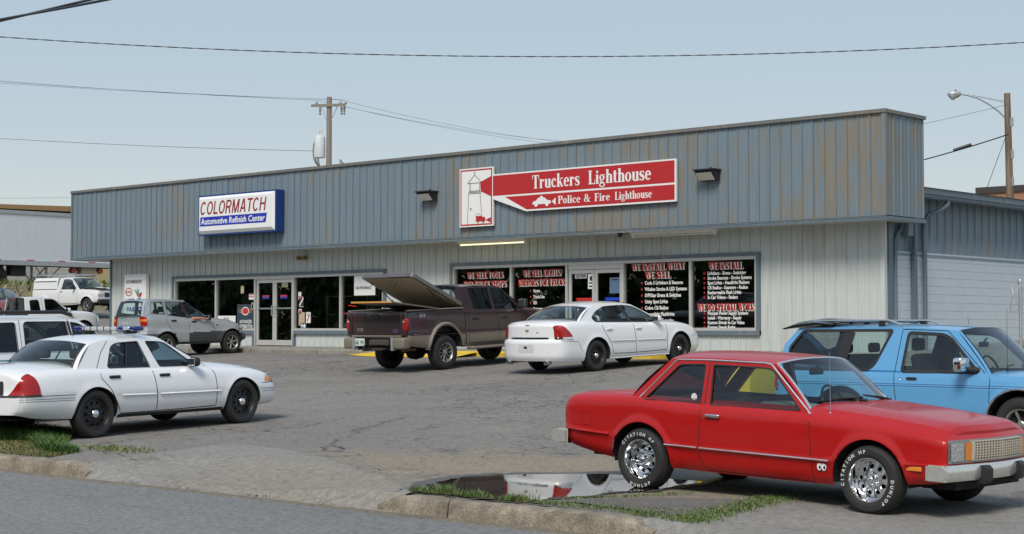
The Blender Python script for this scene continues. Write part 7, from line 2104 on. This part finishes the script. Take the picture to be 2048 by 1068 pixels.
c.greenhouse(PW, [w1, w2], [M['tintglass']] * 2, rmat=M['tintglass'])
MB().rbox((-.74, 0, 1.72), (.05, .30, .05), .01).obj('high_brake_light', M['redlens'], c.root)
c.ribbon([(1.1, 1.1), (1.1, .5), (.0, .5), (-.03, 1.13), (-.05, 1.70)], .012, GAP, 'door_gap'); c.mirror(.92, 1.22, PW, (.12, .2, .16), .05)
for sd in (1, -1): c.wrap([(.75, .06, -.12), (1.05, .06, -.12)], 'r', sd, M['redlens'], 'tail_light', .01); c.wrap([(.75, .25, -.2), (.92, .22, -.2)], 'f', sd, M['clearlens'], 'headlight', .008)
c.wheels('spoke5', .37, .20, .23, .76); c.seats(.35, -.3, .98, M['seatdark'], .38, .6, rear=False)

# ============ maroon wagon further back
S = dict(name='maroon_wagon', label='old maroon car with a wide windshield parked behind the white pickup', cat='car', pose=(-62.6, 36.2, 8), wb=2.8, xf=2.35, xr=-2.5, gz=1.76,
  zs=[(-2.5, .98), (0, .98), (.9, .97), (1.6, .93), (2.1, .85), (2.35, .72)], zt=[(-2.5, 1.0), (.6, 1.04), (.9, 1.05), (1.6, 1.0), (2.1, .90), (2.35, .76)], zb=[(-2.5, .4), (0, .3), (2.35, .34)],
  w=[(-2.5, .84), (-2.3, .9), (0, .93), (1.4, .92), (2.1, .85), (2.35, .72)], side=[(0, -.05), (.12, -.01), (.4, .0), (.8, -.02), (1, -.08)], arch=dict(z=.33, R=.38), pf=.3, pr=.1, Lf=.8, Lr=.5,
  tumble=.36, ledge=.012, A=(1.0, .97), C=(-1.9, .98), rail=[(.05, 1.50), (-.5, 1.545), (-1.1, 1.54), (-1.5, 1.50)], crown=.05, bowA=.22, bowC=.1, bowf=.1, bowr=.05, crA=.09, crC=.02,
  open=[(-1.86, .98)], tubz=[.5], ptop=2.6)
c = Car(S); c.body(PDK, 10, 7, 10)
w1 = rnd([(.78, 1.0), (.10, 1.45), (-.30, 1.48), (-.28, 1.0)], [.03, .08, .03, .03]); w2 = rnd([(-.36, 1.0), (-.38, 1.48), (-1.25, 1.47), (-1.5, 1.0)], [.03, .03, .08, .05])
c.greenhouse(PDK, [w1, w2]); c.mirror(.66, 1.07, PDK, (.12, .2, .14), .05); c.ribbon([(.95, .97), (.97, .35), (-.3, .35), (-.32, 1.0)], .012, GAP, 'door_gap')
for sd in (1, -1): c.wrap([(.60, .3, -.28), (.74, .26, -.25)], 'f', sd, M['clearlens'], 'headlight', .008)
c.cap([(.58, -.4, .4), (.70, -.38, .38)], 'f', M['black'], 'grille', .006)
c.wheels('spoke5', .33, .19, .21, .80); c.seats(.1, -.9, .82, M['seatgrey'], .38); c.dash(.4, .95, 1.02, .68, M['seatgrey'])

# ============ white pickup with camper shell and damaged front, on the upper lot
S = dict(name='camper_pickup', label='white pickup with camper shell, roof rack and crumpled front by the bank', cat='truck', pose=(-65.6, 42.3, 7), wb=2.95, xf=2.20, xr=-2.45, gz=2.27,
  zs=[(-2.45, 1.10), (-.6, 1.10), (.5, 1.10), (1.1, 1.08), (1.7, 1.03), (2.20, .96)], zt=[(-2.45, 1.11), (.5, 1.13), (1.0, 1.14), (1.7, 1.12), (2.20, 1.03)], zb=[(-2.45, .45), (0, .38), (2.20, .50)],
  w=[(-2.45, .80), (-2.3, .84), (0, .86), (1.5, .85), (2.05, .80), (2.20, .74)], side=[(0, -.05), (.12, -.01), (.4, .0), (.8, -.015), (1, -.05)], arch=dict(z=.35, R=.42), flare=(.03, .06), pf=.10, pr=.03, Lf=.5, Lr=.3,
  tumble=.26, ledge=.012, A=(.85, 1.085), C=(-.62, 1.10), rail=[(.22, 1.60), (-.1, 1.64), (-.4, 1.645), (-.58, 1.63)], crown=.045, bowA=.14, bowC=.02, bowf=.06, bowr=.02, crA=.07, crC=0, bulC=0,
  open=[(-.60, .82)], tubz=[.6], ptop=3)
c = Car(S); c.body(PW2, 12, 7, 10)
w1 = rnd([(.66, 1.11), (.28, 1.53), (.18, 1.565), (-.28, 1.58), (-.36, 1.11)], [.03, .06, .04, .08, .04])
c.greenhouse(PW2, [w1]); c.mirror(.62, 1.20, M['black'], (.12, .24, .18), .06); c.handle(-.30, 1.0, M['black'], .15, .04)
c.ribbon([(.80, 1.09), (.82, .45), (-.44, .45), (-.45, 1.09), (-.36, 1.61)], .012, GAP, 'door_gap')
sh = MB().prism([(-.76, 1.115), (.76, 1.115), (.70, 1.50), (.60, 1.66), (-.60, 1.66), (-.70, 1.50)], -2.42, -.68, ax='x').obj('camper_shell', PW2, c.root)
for sd in (1, -1):
    MB().box(-2.35, -.80, sd * .715 - .012, sd * .715 + .012, 1.49, 1.515).obj('shell_trim', M['black'], sh)
    MB().box(-2.35, -.74, sd * .77 - .01, sd * .77 + .01, 1.115, 1.135).obj('shell_seal', M['black'], sh)
    MB().tube([(-2.38, sd * .66, 1.60), (-2.36, sd * .64, 1.80), (-2.34, sd * .6, 1.80)], .02, 6).tube([(-.72, sd * .74, 1.12), (-.66, sd * .66, 1.70), (-.60, sd * .62, 1.80)], .02, 6).tube([(-2.36, sd * .62, 1.80), (.45, sd * .60, 1.82)], .02, 6).tube([(.45, sd * .6, 1.82), (.48, sd * .6, 1.94)], .02, 6).obj('rack_rail', M['alu'], c.root)
for x in (-2.3, -.6, .4): MB().tube([(x, -.6, 1.81), (x, .6, 1.81)], .018, 6).obj('rack_bar', M['alu'], c.root)
hood = MB().grid([[(.92 + 1.28 * i / 8, -.70 + 1.4 * j / 8, 1.16 + .05 * math.sin(math.pi * i / 8) - .04 * (i / 8) ** 2 + (.05 * (i / 8) * (j < 3)) - .03 * abs(j - 4) / 4) for j in range(9)] for i in range(9)]).obj('bent_hood', PW2, c.root, smooth=40)
c.cap([(.72, -.42, .42), (.92, -.42, .42)], 'f', M['black'], 'grille', .012)
MB().rbox((2.20, 0, .95), (.05, .86, .04), .012).rbox((2.21, .0, .83), (.04, .14, .06), .01).rbox((2.20, 0, .72), (.05, .86, .03), .01).obj('grille_bars', M['chrome'], c.root)
for sd in (1, -1): MB().rbox((2.14, sd * .59, .84), (.10, .30, .17), .03).obj('headlight', M['clearlens'], c.root, smooth=50)
MB().rbox((2.28, 0, .66), (.16, 1.62, .10), .04).obj('chrome_bumper', M['chrome'], c.root, smooth=50)
MB().rbox((2.24, 0, .52), (.20, 1.66, .20), .06).obj('front_bumper', M['black'], c.root, smooth=50)
c.wheels('spoke5', .34, .20, .23, .75); c.seats(.1, -.3, .95, M['seatgrey'], .36, .6, rear=False); c.dash(.35, .82, 1.10, .62, M['seatdark'])

# ============ pale SUV peeping out behind it
S = dict(name='pale_suv', label='pale blue-grey SUV roof peeping out behind the camper pickup', cat='car', pose=(-69.5, 52.2, 20), wb=2.7, xf=2.2, xr=-2.3, gz=2.65,
  zs=[(-2.3, 1.1), (.8, 1.08), (1.8, 1.0), (2.2, .85)], zt=[(-2.3, 1.11), (.8, 1.14), (1.8, 1.06), (2.2, .9)], zb=[(-2.3, .45), (2.2, .42)], w=[(-2.3, .84), (0, .9), (1.6, .88), (2.2, .76)],
  side=[(0, -.05), (.12, -.01), (.4, .0), (1, -.05)], arch=dict(z=.36, R=.43), pf=.15, pr=.06, Lf=.5, Lr=.3, tumble=.28, A=(.9, 1.08), C=(-2.2, 1.1), rail=[(.1, 1.62), (-.8, 1.68), (-1.7, 1.67), (-2.0, 1.62)], crown=.04, open=[(-2.15, .88)], tubz=[.6], ptop=3, bowC=.03, crC=0)
c = Car(S); c.body(PSI, 8, 5, 8)
c.greenhouse(PSI, [rnd([(.7, 1.12), (.15, 1.58), (-.3, 1.61), (-.3, 1.12)], .05), rnd([(-.4, 1.12), (-.4, 1.62), (-1.9, 1.61), (-2.0, 1.13)], .05)])
c.wheels('spoke5', .35, .2, .22, .78); c.seats(.1, -.9, .98, M['seatgrey'])
# ------------------------------------------------------------------ yard at the left: trailer, wall, canopy
TRW = plain('trailer_white', (.62, .66, .70), .5, var=.04, scale=1.5)
tr = thing('semi_trailer', 'long white box semi-trailer standing on the bank at the left', 'trailer', (-83.3, 50, 4.0))
MB().box(-1.3, 1.28, -8, 6.4, 1.42, 4.20).obj('box', TRW, tr)
for k in range(24):
    y = -7.9 + k * .6; MB().box(1.281, 1.287, y, y + .03, 1.55, 4.05).obj('side_rib', TRW, tr)
MB().box(1.29, 1.34, -8, 6.4, 1.15, 1.42).obj('bottom_rail', M['steel'], tr); MB().box(1.29, 1.33, -8, 6.4, 4.04, 4.24).obj('top_rail', M['steel'], tr)
MB().box(-1.3, 1.28, -8, 6.4, 1.2, 1.419).obj('floor', M['dark'], tr)
for k, y in enumerate((-4.6, -2.7, -.6, 1.4, 3.4)): MB().box(1.341, 1.346, y, y + .45, 1.42, 1.47).obj('reflector', PRED, tr)
MB().box(1.341, 1.346, -3.6, -3.0, 1.46, 1.56).obj('blue_plate', PBLUE, tr)
lg = MB()
for x in (-.8, .8):
    lg.box(x - .06, x + .06, .9, 1.02, .05, 1.2); lg.box(x - .14, x + .14, .8, 1.12, 0, .05)
    lg.tube([(x, .95, .25), (x, .2, 1.18)], .035, 6); lg.tube([(x, .95, .25), (x, 1.9, 1.18)], .035, 6)
lg.box(-.8, .8, .93, .99, .5, .58)
lg.obj('landing_gear', M['steel'], tr)
MB().box(.55, 1.25, 3.0, 4.0, .62, 1.12).obj('tool_box', plain('box_tan', (.28, .23, .17), .7), tr)
for y in (2.55, 4.35): MB().lathe([(0, -.18), (.16, -.18), (.16, .18), (0, .18)], 14, 'x', (1.0, y, .95)).obj('red_tank', plain('tank_red', (.42, .06, .03), .5), tr, smooth=40)
for y in (-1.5, -2.9, -5.2): MB().box(.6, 1.2, y, y + .9, .55, 1.15).obj('running_gear', M['dark'], tr)
for y in (-2.2, -3.5):
    for x in (-.95, .95): MB().lathe([(.3, -.15), (.5, -.14), (.52, 0), (.5, .14), (.3, .15), (0, .1)], 20, 'x', (x, y, .52)).obj('wheel', M['rubber'], tr, smooth=40)
OLDW = weathered('old_white_wall', (.52, .50, .45), (.36, .32, .26), amount=.5, rough=.8, streak=(1, 1, 1), scale=2.)
yw = thing('yard_wall', 'stained white block wall behind the trailer', 'wall', (-90, 56, 3.6))
k = 0
for row in range(9):
    for j in range(22):
        L_ = 1.2
        MB().box(-.12, .0, -12 + j * L_ + (.6 if row % 2 else 0), -12 + (j + 1) * L_ - .02 + (.6 if row % 2 else 0), row * .24, row * .24 + .232).obj('block_course', OLDW, yw)
        k += 1
MB().box(-.2, -.12, -12.5, 15, 0, 2.16).obj('core', M['dark'], yw)
MB().box(.01, .06, 3.3, 4.2, 0, 2.2).obj('tan_panel', plain('tan_panel', (.50, .42, .22), .7), yw)
cn = thing('yard_canopy', 'weathered tan metal canopy roof edge above the trailer', 'canopy', (-93, 55, 3.6))
RUST = weathered('rusty_sheet', (.36, .22, .10), (.20, .09, .04), amount=.5, rough=.8)
MB().prism([(-10, 5.62), (9, 6.15), (9, 5.72), (-10, 5.5)], -3.0, 0, ax='x').obj('roof_sheet', RUST, cn)
MB().prism([(-10, 5.45), (9, 5.70), (9, 5.15), (-10, 5.1)], -2.9, -.1, ax='x').obj('soffit', M['dark'], cn)
for y in (-9.5, -3, 3, 8.5): MB().box(-.3, -.1, y, y + .2, 0, 5.5).obj('post', M['steel'], cn)

# ------------------------------------------------------------------ brick building far right, fence post with razor wire
br = thing('brick_building', 'far orange brick building with a dark parapet behind the wing roof', 'building', (-34, 85.5, 2.1))
BR = newmat('brickwork'); m_, nt_, out_ = BR
bt = N(nt_, "ShaderNodeTexBrick", Scale=4.); bt.inputs["Color1"].default_value = (.36, .15, .09, 1); bt.inputs["Color2"].default_value = (.30, .12, .075, 1); bt.inputs["Mortar"].default_value = (.40, .30, .24, 1)
g_ = N(nt_, "ShaderNodeNewGeometry"); mp_ = N(nt_, "ShaderNodeMapping"); mp_.inputs["Rotation"].default_value = (R(90), 0, 0); pb_ = N(nt_, "ShaderNodeBsdfPrincipled"); pb_.inputs["Roughness"].default_value = .85
nt_.links.new(g_.outputs["Position"], mp_.inputs[0]); nt_.links.new(mp_.outputs[0], bt.inputs["Vector"]); nt_.links.new(bt.outputs["Color"], pb_.inputs["Base Color"]); nt_.links.new(pb_.outputs[0], out_.inputs["Surface"])
MB().box(-8, 24, 0, 12, -1, 7.1).obj('wall', m_, br)
MB().box(-8.1, 24.1, -.1, 12.1, 7.1, 7.45).obj('parapet', plain('parapet_dark', (.05, .048, .045), .8), br)
fp = thing('fence_post', 'galvanised fence post with razor wire coils at the right edge', 'fence', (-17.0, 36.75, 1.0))
MB().cyl((0, 0, 0), (0, 0, 1.70), .038, n=12).lathe([(.045, 1.66), (.045, 1.72), (.03, 1.75), (0, 1.76)], 12).obj('post', M['steel'], fp, smooth=40)
for z in (.55, 1.0, 1.32, 1.55): MB().lathe([(.043, z), (.043, z + .04)], 12).obj('clamp', M['steel'], fp, smooth=40)
for r_, cz, tilt in ((.36, 1.32, .5), (.33, 1.36, -.35)):
    pth = [(r_ * math.sin(a) * math.sin(tilt), r_ * math.cos(a) * .9 - .05, cz + r_ * math.sin(a)) for a in [2 * math.pi * k / 30 for k in range(30)]]
    mb = MB().tube(pth, .006, 5, closed=True)
    for q in pth[::3]: mb.cbox(q, (.03, .012, .012))
    mb.obj('razor_wire', M['steel'], fp)
for z in (.6, 1.05, 1.36, 1.6):
    MB().tube([(0, 0, z), (2.5, .3, z)], .007, 5).obj('rail_wire', M['steel'], fp)
mesh = MB()
for k in range(14):
    mesh.tube([(.05 + k * .12, .01, .05), (.55 + k * .12, .06, 1.5)], .0022, 3, cap=False); mesh.tube([(.55 + k * .12, .01, .05), (.05 + k * .12, .06, 1.5)], .0022, 3, cap=False)
kind(mesh.obj('chain_link', M['steel'], fp), 'stuff')

bn = thing('yellow_bin', 'yellow storage bin standing at the tail of the blue SUV', 'bin', (-13.9, 20.35, G(-13.9, 20.35)))
YB = plain('bin_yellow', (.62, .47, .03), .5, var=.08)
MB().rbox((0, 0, .52), (.95, .8, .94), .05, taper=1.06).obj('tub', YB, bn, smooth=40)
MB().rbox((0, 0, 1.02), (1.06, .92, .08), .03).obj('lid', YB, bn, smooth=40)
for sx_ in (-.35, .35): MB().box(sx_ - .08, sx_ + .08, -.35, .35, 0, .06).obj('foot', M['black'], bn)
# ------------------------------------------------------------------ poles and wires
WOOD = weathered('pole_wood', (.15, .105, .07), (.22, .17, .12), amount=.5, rough=.9, streak=(9, 9, .5))
GREYW = weathered('grey_pole_wood', (.24, .215, .18), (.16, .14, .12), amount=.5, rough=.9, streak=(9, 9, .5))
PX, PYy = -60.5, 53.1
up = thing('utility_pole', 'grey wooden utility pole with crossarm and white transformer behind the roof', 'pole', (PX, PYy, 2.0))
MB().tube([(0, 0, 0), (0.03, 0, 11.05)], [.17, .13], 12).obj('pole', GREYW, up, smooth=50)
ax = Vector((.80, .60, 0)) 
def al(t, z, d=0.): return (ax.x * t - ax.y * d, ax.y * t + ax.x * d, z)
cr = MB().cbox((0, -.14, 10.55), (2.6, .10, .13), rot=Matrix.Rotation(0, 3, 'Z'))
A0 = math.atan2(.60, .80)
cr = MB().cbox((.10, -.12, 10.62), (1.75, .10, .13), rot=Matrix.Rotation(A0 * .9, 3, 'Z')); cra = cr.obj('crossarm', GREYW, up)
MB().cyl(al(.0, 9.6, -.1), al(.45, 10.56, -.1), .02, n=6).cyl(al(.0, 9.6, -.1), al(-.35, 10.56, -.1), .015, n=6).obj('brace', M['steel'], up)
ins = plain('porcelain', (.62, .63, .63), .3)
for t in (-.62, .58, .86):
    MB().lathe([(.03, 0), (.09, .05), (.04, .08), (.10, .12), (.05, .16), (.07, .20), (0, .22)], 10, 'z', al(t, 10.69)).obj('insulator', ins, up, smooth=50)
for t in (-.42, .66, .80):
    MB().lathe([(.02, 0), (.06, -.04), (.05, -.22), (.03, -.26), (.06, -.32), (.02, -.40)], 10, 'z', al(t, 10.54, -.1)).obj('cutout_fuse', plain('cutout_grey', (.22, .22, .21), .5), up, smooth=50)
tx = al(-.42, 0, -.12)
trf = MB().lathe([(0, 8.02), (.26, 8.02), (.27, 8.06), (.27, 9.0), (.25, 9.06), (.15, 9.12), (0, 9.14)], 20, 'z', tx).obj('transformer', plain('transformer_white', (.62, .66, .68), .45), up, smooth=40)
for dx in (-.08, .1): MB().lathe([(.03, 9.1), (.06, 9.15), (.03, 9.2), (.05, 9.25), (.02, 9.45)], 8, 'z', (tx[0] + dx, tx[1], 0)).obj('bushing', ins, trf, smooth=50)
wr = MB()
for k, dx in enumerate((-.16, -.06, .05, .14)):
    a = Vector((tx[0] + dx, tx[1] - .2, 8.85 - .05 * k)); b = Vector((0, -.1, 7.4 - .22 * k))
    mid = a.lerp(b, .45) + Vector((-.55 + .14 * k, -.3, -.55 + .1 * k))
    pts = [a * (1 - t) ** 2 + mid * 2 * t * (1 - t) + b * t * t for t in [i / 12 for i in range(13)]]
    wr.tube(pts, .022, 5)
for k in range(4):
    wr.tube([(0.05, -.1, 7.35 - .22 * k), (.5, .1, 7.30 - .2 * k), (.75, .3, 7.1 + .04 * k)], .02, 5)
wr.obj('drop_wires', M['black'], up)

def cable(label, a, b, sag, r, name='overhead_cable', n=24, twist=0):
    a = Vector(a); b = Vector(b)
    pts = []
    for i in range(n + 1):
        t = i / n; p = a.lerp(b, t); p.z -= sag * 4 * t * (1 - t); pts.append(p)
    t_ = thing(name, label, 'cable', tuple(pts[0]))
    mb = MB()
    rel_ = [p - pts[0] for p in pts]
    if twist:
        m = n * 8
        for ph in (0, math.pi):
            q = []
            for i in range(m + 1):
                u = i / m * n; k = min(int(u), n - 1); p = rel_[k].lerp(rel_[k + 1], u - k)
                an = ph + i / m * twist; q.append(p + Vector((0, math.cos(an), math.sin(an))) * r * .9)
            mb.tube(q, r * .75, 5)
    else:
        mb.tube(rel_, r, 6)
    mb.obj('strand', M['black'], t_, smooth=60)
Fv = Vector((-math.sin(.737336), math.cos(.737336), 0)); Rv = Vector((math.cos(.737336), math.sin(.737336), 0))
def at(d, lat, z): p = Fv * d + Rv * lat; return (p.x, p.y, z)
top_ = Vector((PX, PYy, 12.8))
for k, (zl, t) in enumerate(((22.2, -.62), (21.8, .58), (21.5, .86))):
    e = Vector((PX, PYy, 0)) + Vector(al(t, 0)); 
    cable('%s of three thin power lines running left from the utility pole' % ('upper', 'middle', 'lower')[k], at(100, -71, zl), (e.x, e.y, 12.90), 1.0, .007, 'power_line')
    cable('%s of three thin power lines running right from the utility pole' % ('upper', 'middle', 'lower')[k], (e.x, e.y, 12.90 - .35 * (k == 2)), at(100, 6 + k, 13.0 - .2 * k), .4, .007, 'power_line')
cable('sagging cable from the left edge to the utility pole below the transformer', at(90, -69, 16.6), (PX, PYy, 10.35), 1.0, .011, 'service_cable')
cable('faint low wire behind the left end of the fascia', at(150, -95, 13.6), at(90, -20, 8.9), .1, .008, 'power_line')
cable('dark service drop from the utility pole down to the roof', (PX + .6, PYy + .2, 9.9), at(52, -3.0, 6.2), .5, .03, 'service_cable')
cable('lower service drop from the utility pole down to the roof', (PX + .6, PYy + .2, 9.8), at(52, -3.9, 6.25), .7, .022, 'service_cable')
cable('long twisted cable crossing the whole sky above the shop', at(30, -12, 7.2), at(30, 12, 7.07), .50, .0075, 'service_cable', 24, 260)
cable('thick dark cable bundle across the top left corner', at(20, -7.78, 5.10), at(8, .38, 3.72), .0, .017, 'cable_bundle', 12, 9)

sp = thing('street_light_pole', 'brown wooden pole with a curved arm street lamp behind the wing', 'street lamp', (-28.9, 61.56, 2.0))
MB().tube([(.1, .05, 0), (-.02, -.02, 9.05)], [.18, .125], 12).obj('pole', WOOD, sp, smooth=50)
d = -Rv
def lp(t, z): return (d.x * t, d.y * t, z)
arm = [lp(.02, 7.95), lp(.35, 8.30), lp(.75, 8.60), lp(1.2, 8.85), lp(1.6, 8.97), lp(1.95, 9.03)]
MB().tube(arm, .035, 8).obj('arm', M['steel'], sp, smooth=50)
MB().cyl(lp(1.45, 8.98), lp(.05, 8.72), .012, n=5).cyl(lp(1.45, 8.98), lp(.05, 8.66), .012, n=5).obj('stay', M['steel'], sp)
hd = MB()
P = []
for u in [k / 10 for k in range(11)]:
    rr_ = .19 * math.sin(math.pi * min(1, .08 + u * .92)) ** .6
    P.append([(d.x * (1.9 + .56 * u) - d.y * rr_ * .8 * math.cos(a), d.y * (1.9 + .56 * u) + d.x * rr_ * .8 * math.cos(a), 9.04 + (rr_ * .65 if math.sin(a) > 0 else rr_ * (1.0 + .25 * u)) * math.sin(a)) for a in [2 * math.pi * k / 14 for k in range(15)]])
lum = hd.grid(P).obj('lamp_head', plain('lamp_grey', (.42, .43, .43), .4, .3), sp, smooth=50)
MB().lathe([(0, -.20), (.08, -.17), (.13, -.08), (.15, 0)], 14, 'z', lp(2.22, 8.97)).obj('lamp_lens', M['clearlens'], lum, smooth=50)
MB().cyl(lp(2.1, 9.13), lp(2.1, 9.20), .035, n=8).obj('photocell', M['black'], lum)
for z in (6.4, 5.3, 7.7): MB().box(.10, .20, -.06, .06, z, z + .35).obj('pole_box', M['steel'], sp)
cable('thin wire rising to the street light pole top from behind the fascia', at(60, 9.0, 8.0), at(64.6, 19.9, 10.55), .1, .008, 'power_line')
cable('dark cable with a splice running to the street light pole', at(60, 9.0, 6.6), at(64.6, 19.9, 9.35), .25, .026, 'service_cable')
t = thing('cable_splice', 'black splice box on the dark cable left of the street light pole', 'splice', at(63.6, 17.75, 8.72))
MB().tube([tuple(-Rv * .35 + Vector((0, 0, -.13))), tuple(Rv * .35 + Vector((0, 0, .10)))], .06, 8).obj('sleeve', M['black'], t)
cable('guy wire slanting down from the street light pole', at(64.6, 19.75, 9.2), at(64, 18.5, 6.3), .0, .012, 'guy_wire')

# ------------------------------------------------------------------ trees across the street (seen only as reflections in glass and paint)
lm = grass_mat('tree_leaf', (.05, .09, .028), (.085, .13, .045))
rr = random.Random(5)
mb = MB()
for k in range(19):
    cx = -92 + k * 6.6 + rr.uniform(-2, 2); cy = -24 + rr.uniform(-5, 3); h = rr.uniform(7.5, 12)
    mb.tube([(cx, cy, -.1), (cx + rr.uniform(-.3, .3), cy, h * .6)], [.28, .10], 7, 1)
    cl = [(cx + rr.gauss(0, 1.9), cy + rr.gauss(0, 1.7), h * rr.uniform(.12, .95), rr.uniform(1.3, 2.3)) for _ in range(15)]
    for (a, b, z, r_) in cl:
        for _ in range(70):
            v = Vector((rr.gauss(0, 1), rr.gauss(0, 1), rr.gauss(0, 1))).normalized() * r_ * rr.uniform(.55, 1.05)
            p = Vector((a, b, z)) + v
            u = Vector((rr.gauss(0, 1), rr.gauss(0, 1), rr.gauss(0, 1))).normalized(); w = u.cross(v).normalized()
            s_ = rr.uniform(.25, .5)
            mb.add([p - u * s_, p + w * s_ * .6, p + u * s_, p - w * s_ * .6], [(0, 1, 2, 3)])
for k in range(12):                                       # the row goes on up the street, coarser
    cx = -100 - k * 9; cy = -26 + rr.uniform(-6, 4); h = rr.uniform(9, 14)
    mb.tube([(cx, cy, -.1), (cx, cy, h * .6)], [.3, .12], 6, 1)
    for _ in range(520):
        v = Vector((rr.gauss(0, 1), rr.gauss(0, 1), rr.gauss(0, 1))).normalized() * rr.uniform(.5, 1.05)
        p = Vector((cx + v.x * 5.4, cy + v.y * 4, h * .5 + v.z * h * .5))
        u = Vector((rr.gauss(0, 1), rr.gauss(0, 1), rr.gauss(0, 1))).normalized(); w = u.cross(v).normalized(); s_ = rr.uniform(.5, .95)
        mb.add([p - u * s_, p + w * s_ * .6, p + u * s_, p - w * s_ * .6], [(0, 1, 2, 3)])
for _ in range(9000):                                     # unseen leaf screen, added to close sky gaps in the window reflections
    p = Vector((rr.uniform(-150, 10), -21 - abs(rr.gauss(0, 2)), rr.uniform(0, 1) ** .8 * 7))
    u = Vector((rr.gauss(0, 1), rr.gauss(0, .4), rr.gauss(0, 1))).normalized(); w = u.cross(Vector((0, 1, rr.gauss(0, .3)))).normalized(); s_ = rr.uniform(.35, .7)
    mb.add([p - u * s_, p + w * s_ * .6, p + u * s_, p - w * s_ * .6], [(0, 1, 2, 3)])
o = mb.obj('street_trees', [lm, WOOD], fixn=False)
o["kind"] = 'stuff'; o["label"] = 'row of leafy trees across the street mirrored in the windows'; o["category"] = 'trees'
